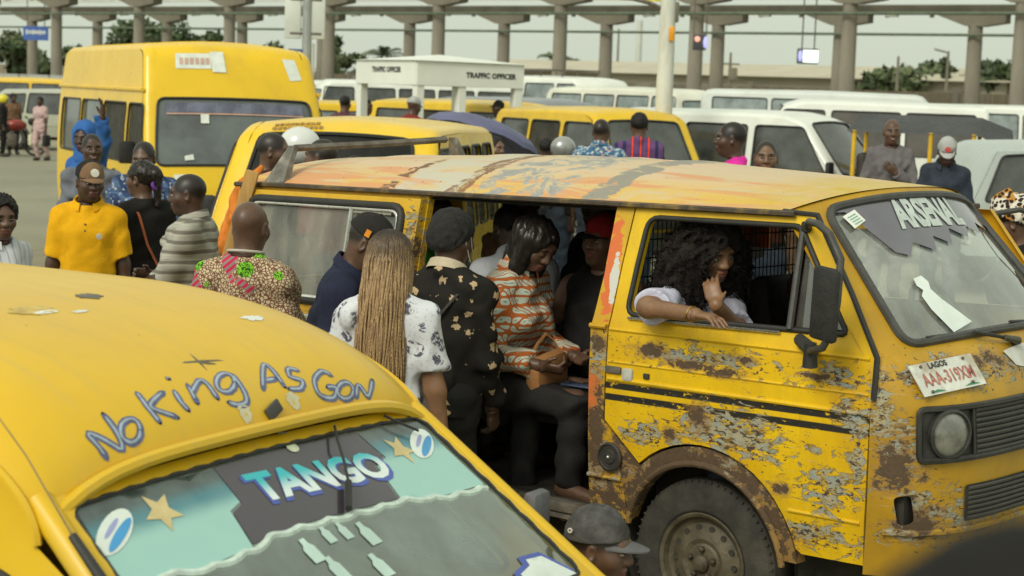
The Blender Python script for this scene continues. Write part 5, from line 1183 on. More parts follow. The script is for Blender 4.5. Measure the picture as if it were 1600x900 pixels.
# ================================================================== people: one continuous skin each, grown from a smooth distance field
def nets(D, lo, h):
    """surface nets: mesh of the zero level of D"""
    s = D < 0; n = D.shape
    c = np.zeros((n[0] - 1, n[1] - 1, n[2] - 1), np.int8)
    for dx in (0, 1):
        for dy in (0, 1):
            for dz in (0, 1): c += s[dx:n[0] - 1 + dx, dy:n[1] - 1 + dy, dz:n[2] - 1 + dz]
    act = (c > 0) & (c < 8); ids = np.argwhere(act)
    if not len(ids): return np.zeros((0, 3), np.float32), np.zeros((0, 4), np.int32)
    imap = np.full(act.shape, -1, np.int32); imap[act] = np.arange(len(ids))
    acc = np.zeros((len(ids), 3), np.float32); cnt = np.zeros(len(ids), np.float32)
    I, J, K = ids.T
    cor = {(a, b, e): D[I + a, J + b, K + e] for a in (0, 1) for b in (0, 1) for e in (0, 1)}
    for ax in range(3):
        for u in (0, 1):
            for v in (0, 1):
                a = [0, 0, 0]; o = [k for k in range(3) if k != ax]; a[o[0]] = u; a[o[1]] = v
                b = list(a); b[ax] = 1
                d0, d1 = cor[tuple(a)], cor[tuple(b)]; m = (d0 < 0) != (d1 < 0)
                t = np.where(m, d0 / np.where(m, d0 - d1, 1), 0)
                P = np.zeros((len(ids), 3), np.float32); P[:, o[0]] = u; P[:, o[1]] = v; P[:, ax] = t
                acc += P * m[:, None]; cnt += m
    V = (ids + acc / cnt[:, None]) * h + lo
    Q = []
    for ax in range(3):
        sl0 = [slice(None)] * 3; sl1 = [slice(None)] * 3; sl0[ax] = slice(0, n[ax] - 1); sl1[ax] = slice(1, n[ax])
        ch = s[tuple(sl0)] != s[tuple(sl1)]; E = np.argwhere(ch); o = [k for k in range(3) if k != ax]
        E = E[(E[:, o[0]] > 0) & (E[:, o[1]] > 0) & (E[:, o[0]] < n[o[0]] - 1) & (E[:, o[1]] < n[o[1]] - 1)]
        if not len(E): continue
        def cell(a, b): q = E.copy(); q[:, o[0]] -= a; q[:, o[1]] -= b; return imap[q[:, 0], q[:, 1], q[:, 2]]
        quad = np.stack([cell(1, 1), cell(0, 1), cell(0, 0), cell(1, 0)], 1)
        f = s[E[:, 0], E[:, 1], E[:, 2]]
        if ax == 1: f = ~f
        quad[~f] = quad[~f][:, ::-1]
        Q.append(quad)
    Q = np.concatenate(Q); return V, Q[(Q >= 0).all(1)]

def A3(v): return np.array(v, dtype=np.float32)
class Field:
    def __init__(s, lo, hi, h):
        s.h = h; s.lo = A3(lo) - 2 * h; s.n = [int(math.ceil((hi[k] + 2 * h - s.lo[k]) / h)) + 1 for k in range(3)]
        s.ax = [s.lo[k] + np.arange(s.n[k], dtype=np.float32) * h for k in range(3)]; s.D = np.full(s.n, .5, np.float32)
    def win(s, lo, hi, pad):
        sl = []
        for k in range(3):
            a = int(math.floor((lo[k] - pad - s.lo[k]) / s.h)); b = int(math.ceil((hi[k] + pad - s.lo[k]) / s.h)) + 1
            a = max(0, a); b = min(s.n[k], b)
            if b - a < 1: return None
            sl.append(slice(a, b))
        return tuple(sl)
    def pts(s, w): return (s.ax[0][w[0]][:, None, None], s.ax[1][w[1]][None, :, None], s.ax[2][w[2]][None, None, :])
    def put(s, fn, lo, hi, k=.02, neg=False):
        w = s.win(lo, hi, k + .02)
        if w is None: return
        d = fn(*s.pts(w)); a = s.D[w]
        if neg: d = -d; hh = np.maximum(k - np.abs(a - d), 0) / k; s.D[w] = np.maximum(a, d) + hh * hh * k * .25
        else: hh = np.maximum(k - np.abs(a - d), 0) / k; s.D[w] = np.minimum(a, d) - hh * hh * k * .25
    def cap(s, a, b, ra, rb, k=.02, flat=None, clip=None, neg=False):
        a, b = A3(a), A3(b); ab = b - a; L = float(ab @ ab) + 1e-9
        def fn(X, Y, Z):
            x, y, z = X - a[0], Y - a[1], Z - a[2]
            t = np.clip((x * ab[0] + y * ab[1] + z * ab[2]) / L, 0, 1)
            dx, dy, dz = x - t * ab[0], y - t * ab[1], z - t * ab[2]
            if flat is not None:                      # squash along a unit axis: (axis, factor)
                fa, ff = flat; q = (dx * fa[0] + dy * fa[1] + dz * fa[2]) * (1 / ff - 1)
                dx, dy, dz = dx + q * fa[0], dy + q * fa[1], dz + q * fa[2]
            r = np.sqrt(dx * dx + dy * dy + dz * dz) - (ra + (rb - ra) * t)
            if flat is not None: r = r * (flat[1] ** .5)
            if clip is not None: r = np.maximum(r, (x - (clip[0] - a)[0]) * clip[1][0] + (y - (clip[0] - a)[1]) * clip[1][1] + (z - (clip[0] - a)[2]) * clip[1][2])
            return r
        m = max(ra, rb); s.put(fn, np.minimum(a, b) - m, np.maximum(a, b) + m, k, neg)
    def ell(s, c, r, R=None, k=.02, neg=False):
        c, r = A3(c), A3(r); Ri = None if R is None else np.array(R, dtype=np.float32)
        def fn(X, Y, Z):
            x, y, z = X - c[0], Y - c[1], Z - c[2]
            if Ri is not None: x, y, z = (Ri[0, 0] * x + Ri[1, 0] * y + Ri[2, 0] * z, Ri[0, 1] * x + Ri[1, 1] * y + Ri[2, 1] * z, Ri[0, 2] * x + Ri[1, 2] * y + Ri[2, 2] * z)
            k0 = np.sqrt((x / r[0]) ** 2 + (y / r[1]) ** 2 + (z / r[2]) ** 2); k1 = np.sqrt((x / r[0] ** 2) ** 2 + (y / r[1] ** 2) ** 2 + (z / r[2] ** 2) ** 2)
            return k0 * (k0 - 1) / np.maximum(k1, 1e-6)
        m = float(max(r)); s.put(fn, c - m, c + m, k, neg)
    def half(s, p, n):                                  # keep the side the normal points away from
        X, Y, Z = s.pts((slice(None),) * 3); s.D = np.maximum(s.D, (X - p[0]) * n[0] + (Y - p[1]) * n[1] + (Z - p[2]) * n[2])
    def wrinkle(s, amp, f, seed, squeeze=(1, 1, 1)):
        r = np.random.default_rng(seed); X, Y, Z = s.pts((slice(None),) * 3); w = 0
        for i in range(6):
            k = r.normal(size=3) * np.array(squeeze); k = k / np.linalg.norm(k) * f * r.uniform(.6, 1.7); w = w + np.sin(X * k[0] + Y * k[1] + Z * k[2] + r.uniform(0, 6.28) + 1.2 * np.sin(X * k[1] * .7 - Y * k[2] * .6 + Z * k[0] * .7))
        s.D = s.D + np.minimum((amp / 2.2) * w.astype(np.float32), amp * .9)
    def mesh(s): return nets(s.D, s.lo, s.h)

def skin_mat(name, col):
    m, nt, b = new_mat(name); co = ocoord(nt)
    a = nd(nt, 'Attribute', attribute_name='lips').outputs['Fac']; d = nd(nt, 'Attribute', attribute_name='hairy').outputs['Fac']
    n1 = noise(nt, co, 16, 5, .6)
    c = mixc(nt, sstep(nt, n1, .3, .7), [x * .84 for x in col], [x * 1.14 for x in col])
    c = mixc(nt, a, c, (col[0] * 1.15 + .012, col[1] * .85, col[2] * .95 + .004)); c = mixc(nt, d, c, (.010, .008, .007))
    nt.links.new(c, b.inputs['Base Color']); b.inputs['Roughness'].default_value = .42; b.inputs['Specular IOR Level'].default_value = .45
    bump(nt, b, noise(nt, co, 140, 3, .6), .12, .003); return m
SK = [skin_mat('skin_deep', (.072, .038, .025)), skin_mat('skin_dark', (.105, .056, .035)), skin_mat('skin_brown', (.155, .083, .050)), skin_mat('skin_warm', (.215, .115, .062))]
EYEW = M('eye_white', (.36, .31, .26), .2, .05); EYED = M('eye_dark', (.012, .008, .006), .1)
def hair_mat(name, col, sc=90, bm_=.9, rough=.6):
    if name in _mc: return _mc[name]
    m, nt, b = new_mat(name); _mc[name] = m; co = ocoord(nt); n1 = noise(nt, co, sc, 4, .7)
    nt.links.new(mixc(nt, n1, [x * .5 for x in col], [x * 1.6 for x in col]), b.inputs['Base Color']); b.inputs['Roughness'].default_value = rough; b.inputs['Specular IOR Level'].default_value = .3
    bump(nt, b, n1, bm_, .004); return m
HAIR = hair_mat('black_hair', (.012, .010, .009)); SLEEK = hair_mat('sleek_hair', (.016, .013, .011), 40, .3, .32)
def Rx(a): return Matrix.Rotation(math.radians(a), 3, 'X')
def Ry(a): return Matrix.Rotation(math.radians(a), 3, 'Y')
def Rz(a): return Matrix.Rotation(math.radians(a), 3, 'Z')
def U(v): return Vector(v).normalized()
VOX = [(.0042, .010, .0045, .0085), (.0062, .014, .006, .012), (.0095, .020, .009, .018)]

def hand_prims(f, wrist, fd, pn, side, s, pose):
    """palm, four fingers of different length with bends, thumb from the side of the palm. fd fingers' direction, pn direction the palm faces"""
    fd = U(fd); pn = U(Vector(pn) - fd * Vector(pn).dot(fd)); l = fd.cross(pn) * side          # l points to the thumb side
    W = Vector(wrist)
    curl = {'relaxed': (28, 42), 'flat': (4, 6), 'hold': (52, 62), 'spread': (6, 10), 'soft': (16, 24)}[pose]
    pc = W + fd * .045 * s
    f.cap(W, pc + fd * .035 * s, .026 * s, .030 * s, .012, flat=(A3(pn), .55))
    for o in (-.022, .0, .022): f.cap(pc + l * o * s, pc + fd * .040 * s + l * o * 1.05 * s, .016 * s, .012 * s, .010, flat=(A3(pn), .8))
    for i, (o, L) in enumerate(((.028, .066), (.0095, .074), (-.0095, .070), (-.027, .055))):
        sp = (o / .028) * (.30 if pose == 'spread' else .10)
        b = pc + fd * .040 * s + l * o * s
        d1 = U(fd + l * sp); a1 = math.radians(curl[0] + i * 3); a2 = math.radians(curl[0] + curl[1] + i * 3)
        q1 = b + (d1 * math.cos(a1) + pn * math.sin(a1)) * L * .52 * s; q2 = q1 + (d1 * math.cos(a2) + pn * math.sin(a2)) * L * .50 * s
        f.cap(b, q1, .0090 * s, .0082 * s, .004); f.cap(q1, q2, .0082 * s, .0066 * s, .003)
    t0 = W + fd * .018 * s + l * .024 * s; t1 = t0 + U(fd * .6 + l * .72 + pn * .35) * .036 * s; t2 = t1 + U(fd * .9 + l * .25 + pn * .35) * .032 * s
    f.cap(t0, t1, .0135 * s, .0105 * s, .008); f.cap(t1, t2, .0102 * s, .0078 * s, .003)

def person(label, loc, face, H=1.72, q=1, build=1.0, sex='m', skin=1, lean=0.0, side_lean=0.0, head=(0, 0, 0), arms=None, legs=None, sit=None, hands=('relaxed', 'relaxed'), palms=(None, None),
           top=None, bottom=None, hair=None, cap=None, eyes='open', group=None, cat='person', beard=0.0, extra=None, smile=False, gz=None, hat_kind=None, shoes=True):
    s = H / 1.72; z0 = gz if gz is not None else (ground_z(loc[0], loc[1]) if loc[1] < 11 else 0.0)
    T = thing('person', label, cat, (loc[0], loc[1], z0), math.radians(face - 90), group)
    hv, bv, fv, cv = VOX[q]
    fem = sex == 'f'
    pz = sit if sit is not None else .93 * s
    pel = Vector((0, 0, pz)); Rt = Ry(side_lean) @ Rx(-lean)
    B = lambda x, y, z: pel + Rt @ Vector((x * s, y * s, z * s))
    sw = (.140 if fem else .160) * (1 + (build - 1) * .6)
    waist, chest, neck = B(0, 0, .14), B(0, .008, .33), B(0, -.012, .515)
    sh = {1: B(sw, -.012, .425), -1: B(-sw, -.012, .425)}
    Rh = Rt @ Rx(lean * .55) @ Rz(head[0]) @ Rx(-head[1]) @ Ry(head[2])
    hc = neck + (Rt @ Rx(lean * .3)) @ Vector((0, .012 * s, .035 * s)) + Rh @ Vector((0, .022 * s, .100 * s))
    hs = s * (1.0 if not fem else .98)
    up, fwd = Rt @ Vector((0, 0, 1)), Rt @ Vector((0, 1, 0)); FL = (A3(fwd), .72 if not fem else .76)
    arms = arms or {}; J = {}
    for sd in (1, -1):
        ud, fd_ = arms.get(sd, ((.16 * sd, .03, -1), (.06 * sd, .16, -1)))
        el = sh[sd] + U(ud) * .285 * s; wr = el + U(fd_) * .245 * s; J[sd] = (el, wr, U(fd_))
    hip = {1: pel + Vector((.092 * s * build ** .3, 0, -.02 * s)), -1: pel + Vector((-.092 * s * build ** .3, 0, -.02 * s))}
    LG = {}
    for sd in (1, -1):
        if legs and sd in legs: kn, an = pel + Vector(legs[sd][0]) * s, pel + Vector(legs[sd][1]) * s
        elif sit is not None: kn = hip[sd] + Vector((.05 * sd, .42, -.01)) * s; an = kn + Vector((0, .02, -.42)) * s
        else: an = Vector((.10 * sd * s, -.02 * s, .085 * s)); kn = hip[sd].lerp(an, .5) + Vector((0, .03 * s, 0))
        LG[sd] = (kn, an)
    bb = build
    # ---- primitives shared by skin (g = 0) and clothes (g > 0)
    def torso(f, g, k=.05, belly=0.0):
        f.cap(B(0, 0, -.02), waist, (.150 if not fem else .160) * s * bb + g, (.132 if not fem else .118) * s * bb + g, k, flat=FL)
        f.cap(waist, chest, (.132 if not fem else .118) * s * bb + g, (.152 if not fem else .138) * s * bb + g, k, flat=FL)
        f.cap(chest, B(0, -.01, .40), (.150 if not fem else .132) * s * bb + g, (.095) * s * bb + g, k, flat=FL)
        f.cap(sh[1].lerp(sh[-1], .06), sh[-1].lerp(sh[1], .06), .050 * s + g, .050 * s + g, .05)
        for sd in (1, -1): f.cap(B(.115 * sd, -.014, .432), B(.02 * sd, -.016, .500), .040 * s + g, .042 * s + g, .05)
        if fem:
            for sd in (1, -1): f.ell(B(.072 * sd, .088, .30), A3((.062, .058, .062)) * s + g * .6, None, .05)
        if bb > 1.08: f.ell(B(0, .055, .13), (.135 * s * bb + g, .10 * s * bb + g, .15 * s + g), None, .06)
    def arm(f, sd, g, end=None, fl=1.0):
        el, wr, _ = J[sd]
        if end is None or end > 1:
            f.cap(sh[sd], el, .053 * s * bb ** .6 + g, .040 * s * bb ** .5 + g, .045)
            e2 = wr if end is None else el.lerp(wr, min(1, end - 1)); r1 = .028 if end is None else .028 + .012 * (2 - end)
            cl = None if end is None else (A3(e2), A3(U(wr - el)))
            f.cap(el, e2 + (U(wr - el) * .02 if end else Vector()), .040 * s * bb ** .5 + g, r1 * s + g * fl, .03, clip=cl)
        else:
            e2 = sh[sd].lerp(el, end); f.cap(sh[sd], e2 + U(el - sh[sd]) * .03, .053 * s * bb ** .6 + g, (.052 * s * bb ** .5 + g * fl), .045, clip=(A3(e2), A3(U(el - sh[sd]))))
    def leg(f, sd, g, end=1.0, k=.05, fl=1.0):
        kn, an = LG[sd]; a2 = kn.lerp(an, end)
        f.cap(hip[sd], kn, .086 * s * bb ** .8 + g, .056 * s * bb ** .4 + g * fl, k); f.cap(kn, a2, .054 * s * bb ** .4 + g * fl, .037 * s + g * fl, k * .6)
    # ---- skin: body block, head block, hand blocks, all of one field
    allp = [pel, neck, sh[1], sh[-1]] + [p for sd in (1, -1) for p in J[sd][:2]] + [p for sd in (1, -1) for p in LG[sd]]
    lo = np.min([A3(p) for p in allp], 0) - .20 * s * bb; hi = np.max([A3(p) for p in allp], 0) + .20 * s * bb
    Vs, Fs, at_l, at_h = [], [], [], []; nb0 = 0
    npl = neck + up * .012 * s                                  # where the finer head block takes over
    f = Field(lo, hi, bv); torso(f, -.012 * s if top else 0)
    for sd in (1, -1):
        arm(f, sd, 0); leg(f, sd, -.012 * s if bottom else 0, k=.06)
        kn, an = LG[sd]; fdir = Vector((.15 * sd, 1, 0)); f.cap(an + Vector((0, -.03, -.035)) * s, an + Vector((.02 * sd, .16, -.055)) * s, .040 * s, .028 * s, .03)
    f.cap(neck - up * .03, neck + up * .06, .058 * s, .055 * s, .03)
    f.put(lambda X, Y, Z, w=A3(npl + up * .004), n=A3(up), c=A3(neck): np.maximum((w[0] - X) * n[0] + (w[1] - Y) * n[1] + (w[2] - Z) * n[2], np.sqrt((X - c[0]) ** 2 + (Y - c[1]) ** 2 + (Z - c[2]) ** 2) - .125 * s), A3(neck) - .13 * s, A3(neck) + .13 * s, .0005, True)
    for sd in (1, -1):
        wr = J[sd][1]; f.put(lambda X, Y, Z, w=A3(wr), n=A3(J[sd][2]): np.maximum((w[0] - X) * n[0] + (w[1] - Y) * n[1] + (w[2] - Z) * n[2], np.sqrt((X - w[0]) ** 2 + (Y - w[1]) ** 2 + (Z - w[2]) ** 2) - .045), A3(wr) - .05, A3(wr) + .05, .0005, True)
    V, Q = f.mesh(); Vs.append(V); Fs.append(Q + nb0); nb0 += len(V); at_l.append(np.zeros(len(V))); at_h.append(np.zeros(len(V)))
    for k_, sd in enumerate((1, -1)):
        el, wr, fd_ = J[sd]; f = Field(A3(wr) - .20 * s, A3(wr) + .20 * s, fv)
        f.cap(el, wr, .040 * s * bb ** .5, .028 * s, .03)
        pn = palms[k_] or (-sd * .8, .2, 0); hp = hands[k_]; fdd = fd_
        if isinstance(hp, tuple): hp, fdd = hp[0], U(hp[1])
        hand_prims(f, wr, fdd, U(pn), sd, s * (1.0 if not fem else .92), hp)
        f.put(lambda X, Y, Z, w=A3(wr - fd_ * .003), n=A3(fd_): (X - w[0]) * n[0] + (Y - w[1]) * n[1] + (Z - w[2]) * n[2], A3(wr) - .3, A3(wr) + .3, .0005, True)
        V, Q = f.mesh(); Vs.append(V); Fs.append(Q + nb0); nb0 += len(V); at_l.append(np.zeros(len(V))); at_h.append(np.zeros(len(V)))
    HP = lambda x, y, z: hc + Rh @ Vector((x * hs, y * hs, z * hs)); E3 = lambda a: A3(a) * hs; RH = np.array(Rh)
    f = Field(A3(hc) - .175 * hs, A3(hc) + .16 * hs, hv)
    f.ell(HP(0, -.014, .032), E3((.073, .093, .084)), RH, .02)
    f.ell(HP(0, .020, -.038), E3((.059, .066, .078)) if not fem else E3((.056, .064, .074)), RH, .05)
    f.ell(HP(0, .058, -.090), E3((.026, .020, .020)), RH, .035)
    for sd in (1, -1):
        f.ell(HP(.042 * sd, .050, -.024), E3((.024, .024, .022)), RH, .03)
        f.ell(HP(.077 * sd, -.010, -.006), E3((.008, .017, .030)), RH @ np.array(Rz(-sd * 22)), .008)
        f.ell(HP(.083 * sd, -.006, -.004), E3((.006, .009, .017)), RH, .006, True)
    f.cap(HP(-.034, .076, .026), HP(.034, .076, .026), .013 * hs, .013 * hs, .025)
    for sd in (1, -1): f.ell(HP(.032 * sd, .095, .004), E3((.021, .017, .0125)), RH, .014, True)
    f.cap(HP(0, .083, .020), HP(0, .100, -.024), .0085 * hs, .0135 * hs, .018)
    for sd in (1, -1): f.ell(HP(.0145 * sd, .092, -.028), E3((.0105, .011, .009)), RH, .010)
    if eyes == 'closed':
        for sd in (1, -1): f.ell(HP(.032 * sd, .078, .003), E3((.0155, .012, .011)), RH, .006)
    f.ell(HP(0, .083, -.056), E3((.027 if not smile else .033, .014, .0085)), RH, .008); f.ell(HP(0, .081, -.0695), E3((.024, .014, .0095)), RH, .008)
    f.cap(HP(-.022, .0965, -.0625), HP(.022, .0965, -.0625), .0024 * hs, .0024 * hs, .004, neg=True)
    f.cap(HP(0, -.02, -.05), neck - up * .02, (.047 if fem else .056) * s, (.050 if fem else .062) * s, .04)
    torso(f, -.012 * s if top else 0)
    f.half(A3(npl), A3(-up))
    V, Q = f.mesh(); L = (V - A3(hc)) @ RH / hs
    lips = np.exp(-((L[:, 0] / .028) ** 4 + ((L[:, 2] + .0625) / .016) ** 4)) * (L[:, 1] > .075)
    br = np.exp(-(((np.abs(L[:, 0]) - .033) / .021) ** 4 + ((L[:, 2] - .0255 + .10 * (np.abs(np.abs(L[:, 0]) - .028))) / .0048) ** 4)) * (L[:, 1] > .05) * .9
    hy = br
    if beard: hy = np.maximum(hy, beard * np.clip((-.045 - L[:, 2]) / .02, 0, 1) * (L[:, 1] > -.01) * (np.abs(L[:, 0]) < .075) * (1 - np.clip(lips * 2, 0, 1)) * (L[:, 2] > -.115))
    hk = hair[0] if isinstance(hair, tuple) else hair
    if hk in ('fade', 'short', 'afro'):
        face_d = np.sqrt((L[:, 0] / .066) ** 2 + ((L[:, 1] - .120) / .084) ** 2 + ((L[:, 2] - .008) / .098) ** 2) - 1
        side = np.clip((L[:, 2] - .30 * L[:, 1] + .012) / .03, 0, 1)
        ear = np.clip((np.abs(L[:, 0]) - .0745) / .003, 0, 1) * (L[:, 2] < .03)
        hy = np.maximum(hy, .92 * np.clip(face_d / .09, 0, 1) * side * (1 - ear) * (L[:, 2] > -.06))
    Vs.append(V); Fs.append(Q + nb0); at_l.append(lips); at_h.append(hy)
    me = mesh('body', np.concatenate(Vs), np.concatenate(Fs), SK[skin] if isinstance(skin, int) else skin, True, None)
    for nm, arr in (('lips', at_l), ('hairy', at_h)):
        a = me.attributes.new(nm, 'FLOAT', 'POINT'); a.data.foreach_set('value', np.concatenate(arr).astype(np.float32))
    body = link('body', me, T)
    if eyes == 'open':
        for sd in (1, -1):
            m_ = MB(); m_.ball(HP(.032 * sd, .0775, .0025), tuple(E3((.0145, .0115, .0056 if not smile else .0048))), 12, 8, Rh); m_.m = 1; m_.ball(HP(.032 * sd, .0845, .0030), tuple(E3((.0062, .0056, .0060))), 10, 6, Rh)
            m_.build('eye', [EYEW, EYED], T, sharp=None)
    if smile: MB().ball(HP(0, .088, -.0625), tuple(E3((.022, .0085, .0050))), 12, 6, Rh).build('teeth', EYEW, T)
    # ---- clothes
    if bottom:
        kind, mat = bottom[0], bottom[1]
        f = Field(lo, hi, cv); g = .016 * s
        if kind == 'skirt':
            f.cap(B(0, 0, .06), B(0, 0, -.12), .150 * s * bb, .175 * s * bb, .05, flat=FL); f.cap(B(0, 0, -.12), Vector((0, 0, .30 * s)), .185 * s * bb, .26 * s, .05, flat=FL); f.wrinkle(.010, 46, 5, (1, 1, .05))
        else:
            f.cap(B(0, 0, .075), B(0, 0, -.03), .150 * s * bb, .160 * s * bb + g, .05, flat=FL)
            for sd in (1, -1): leg(f, sd, g, .96, fl=1.3 if kind == 'loose' else 1.0)
            f.wrinkle(.006 * s, 34, 9)
        f.half(A3(B(0, 0, .085)), A3(up)); V, Q = f.mesh(); link('skirt' if kind == 'skirt' else 'trousers', mesh('skirt' if kind == 'skirt' else 'trousers', V, Q, mat, True, None), T)
    if shoes and sit is None:
        for sd in (1, -1):
            an = LG[sd][1]; m_ = MB(); m_.ball((an.x + .01 * sd, an.y + .07 * s, z0 * 0 + .045 * s), (.052 * s, .145 * s, .055 * s), 12, 8); m_.V = [(v[0], v[1], max(v[2], .004)) for v in m_.V]; m_.build('shoe', SEATM, T)
    if top:
        mat = top['mat']; f = Field(lo, hi, cv); g = top.get('g', .014) * s; torso(f, g)
        hem = top.get('hem', -.03)
        if hem < -.06:
            f.cap(B(0, 0, 0), B(0, 0, hem - .05), .160 * s * bb + g, .170 * s * bb + g * top.get('flare', 1.2), .05, flat=FL)
        elif fem: f.cap(B(0, 0, .02), B(0, 0, hem - .02), .158 * s * bb + g, .165 * s * bb + g, .05, flat=FL)
        sl = top.get('sleeve', .78)
        for sd in (1, -1):
            if sl: arm(f, sd, g * top.get('arm_g', 1.0), sl, top.get('fl', 1.15))
            if top.get('puff'):
                e = J[sd][0].lerp(J[sd][1], top['puff']); f.ell(e, (.052 * s, .052 * s, .052 * s), None, .03)
        f.wrinkle(top.get('fold', .006) * 1.35 * s, 36, len(label), top.get('sq', (1, 1, .7)))
        nk = neck + up * top.get('neck', .012) * s; f.cap(nk + up * .018 * s + fwd * top.get('nslope', .55) * .03 * s, nk + up * .25 * s, .066 * s * (.92 if fem else 1.05), .10 * s, .012, neg=True)
        if not sl:
            for sd in (1, -1): f.put(lambda X, Y, Z, w=A3(sh[sd] - (sh[sd] - sh[-sd]).normalized() * .015), n=A3((sh[sd] - sh[-sd]).normalized()): -((X - w[0]) * n[0] + (Y - w[1]) * n[1] + (Z - w[2]) * n[2]), A3(sh[sd]) - .2, A3(sh[sd]) + .2, .01, True)
        f.half(A3(B(0, 0, hem)), A3(-up)); V, Q = f.mesh(); nm = top.get('name', 'shirt'); mats = mat if isinstance(mat, list) else [mat]
        link(nm, mesh(nm, V, Q, mats, True, None), T)
        if top.get('collar'):
            cm = top['collar'] if not isinstance(top['collar'], bool) else mats[0]; m_ = MB(); Pp = []
            for i in range(25):
                a = math.radians(-152 + 304 * i / 24) - PI / 2                 # open at the throat
                rr = (.074 if not fem else .066) * s; Pp.append(neck + Rt @ Vector((rr * math.cos(a), rr * .98 * math.sin(a) + .012 * s, (.030 - .030 * math.sin(a)) * s - .012 * s)))
            Vv = []
            for i, p in enumerate(Pp):
                o = (p - neck); o = (o - up * o.dot(up)).normalized(); w = .036 * s * (1.25 if i in (0, 1, 23, 24) else 1.0)
                Vv += [p + up * .010 * s, p + up * .014 * s + o * .008 * s, p - up * (w - .010) + o * .024 * s, p - up * (w - .010) + o * .018 * s]
            n_ = len(Pp); m_.add(Vv, [(4 * i + j, 4 * i + (j + 1) % 4, 4 * (i + 1) + (j + 1) % 4, 4 * (i + 1) + j) for i in range(n_ - 1) for j in range(4)] + [(0, 1, 2, 3), (4 * n_ - 1, 4 * n_ - 2, 4 * n_ - 3, 4 * n_ - 4)])
            m_.build('collar', cm, T)
    info = dict(T=T, HP=HP, hs=hs, Rh=Rh, J=J, B=B, s=s, hc=hc, neck=neck, up=up, fwd=fwd, sh=sh, body=body, LG=LG, pel=pel)
    # ---- hair and hats
    def hfield(fn, name, mat, ext=.17, down=.18, v=None):
        f = Field(A3(hc) - A3((ext, ext, down)) * hs, A3(hc) + A3((ext, ext, .19)) * hs, v or hv * 1.15); fn(f); V, Q = f.mesh(); return link(name, mesh(name, V, Q, mat, True, None), T)
    kind, hm = (hair if isinstance(hair, tuple) else (hair, HAIR)) if hair else (None, None)
    if kind in ('short', 'afro'):
        gth = {'short': .0065, 'fade': .0045, 'afro': .022}[kind]
        def fn(f):
            f.ell(HP(0, -.016, .036), E3((.073 + gth, .093 + gth, .082 + gth)), RH, .01)
            f.wrinkle({'short': .003, 'fade': .0012, 'afro': .006}[kind] * hs, 260, 3)
            f.ell(HP(0, .120, .008), E3((.066, .084, .098)), RH, .008, True); f.ell(HP(0, .055, -.085), E3((.12, .095, .10)), RH, .012, True)
            f.half(A3(HP(0, 0, -.038)), A3(-(Rh @ U((0, -.35, 1)))))
        hfield(fn, 'hair', hm)
    if kind == 'bun':
        def fn(f):
            f.ell(HP(0, -.016, .034), E3((.082, .102, .092)), RH, .01); f.ell(HP(0, -.10, .045), E3((.045, .045, .045)), RH, .03)
            f.cap(HP(0, -.12, .03), HP(0, -.125, -.16), .034 * hs, .02 * hs, .02); f.wrinkle(.003, 160, 4, (1, 1, .3))
            f.ell(HP(0, .105, -.035), E3((.074, .080, .095)), RH, .015, True); f.ell(HP(0, .05, -.10), E3((.12, .09, .10)), RH, .015, True)
        hfield(fn, 'hair', hm, .18, .2)
    if kind == 'bob':
        def fn(f):
            f.ell(HP(0, -.014, .036), E3((.086, .108, .092)), RH, .02)
            for sd in (1, -1): f.cap(HP(.056 * sd, .010, .03), HP(.068 * sd, .020, -.125), .046 * hs, .036 * hs, .04)
            f.cap(HP(0, -.06, .02), HP(0, -.052, -.13), .070 * hs, .06 * hs, .05)
            f.wrinkle(.0035, 120, 6, (1, 1, .08))
            f.ell(HP(-.004, .125, -.035), E3((.058, .095, .105)), RH, .02, True); f.half(A3(HP(0, 0, -.150)), A3(-(Rh @ Vector((0, 0, 1)))))
        hfield(fn, 'hair', hm, .18, .22)
    if kind == 'long':
        def fn(f):
            f.ell(HP(0, -.016, .036), E3((.090, .110, .094)), RH, .02)
            f.cap(HP(0, -.05, .0), HP(0, -.075, -.22), .085 * hs, .075 * hs, .05); f.wrinkle(.004, 110, 7, (1, 1, .1))
            f.ell(HP(0, .115, -.035), E3((.060, .090, .105)), RH, .02, True)
        hfield(fn, 'hair', hm, .2, .34)
    if cap:
        cm = cap['mat']
        if cap.get('kind', 'cap') == 'cap':
            def fn(f):
                f.ell(HP(0, -.014, .036), E3((.084, .104, .098)), RH, .01); f.wrinkle(.0025, 60, 8); f.half(A3(HP(0, 0, .030)), A3(-(Rh @ U((0, cap.get('tip', .10), 1)))))
            o = hfield(fn, 'cap', cm, v=hv); bz_ = cap.get('brim', cm); m_ = MB(); V = []
            yaw = math.radians(cap.get('yaw', 0)); R2 = Matrix.Rotation(yaw, 3, 'Z'); nU, nV = 13, 6
            for lay in (0, 1):
                for j in range(nV):
                    t = j / (nV - 1)
                    for i in range(nU):
                        u = -1 + 2 * i / (nU - 1); a = u * 1.12
                        y0 = .098 * math.cos(a); x0 = .080 * math.sin(a); y = y0 + t * .072 * (1 - .55 * abs(u) ** 2.4); x = x0 * (1 - .10 * t)
                        p = R2 @ Vector((x, y - .012, .036 - .10 * (y - .10) * cap.get('droop', 2.6) * t - .020 * u * u * (1 if t else .6) - lay * .005)); V.append(HP(*p))
            n_ = nU * nV; Fb = []
            for lay in (0, 1):
                for j in range(nV - 1):
                    for i in range(nU - 1):
                        a = lay * n_ + j * nU + i; q4 = (a, a + 1, a + nU + 1, a + nU); Fb.append(q4 if lay == 0 else q4[::-1])
            for i in range(nU - 1): a = (nV - 1) * nU + i; Fb.append((a, a + 1, n_ + a + 1, n_ + a))
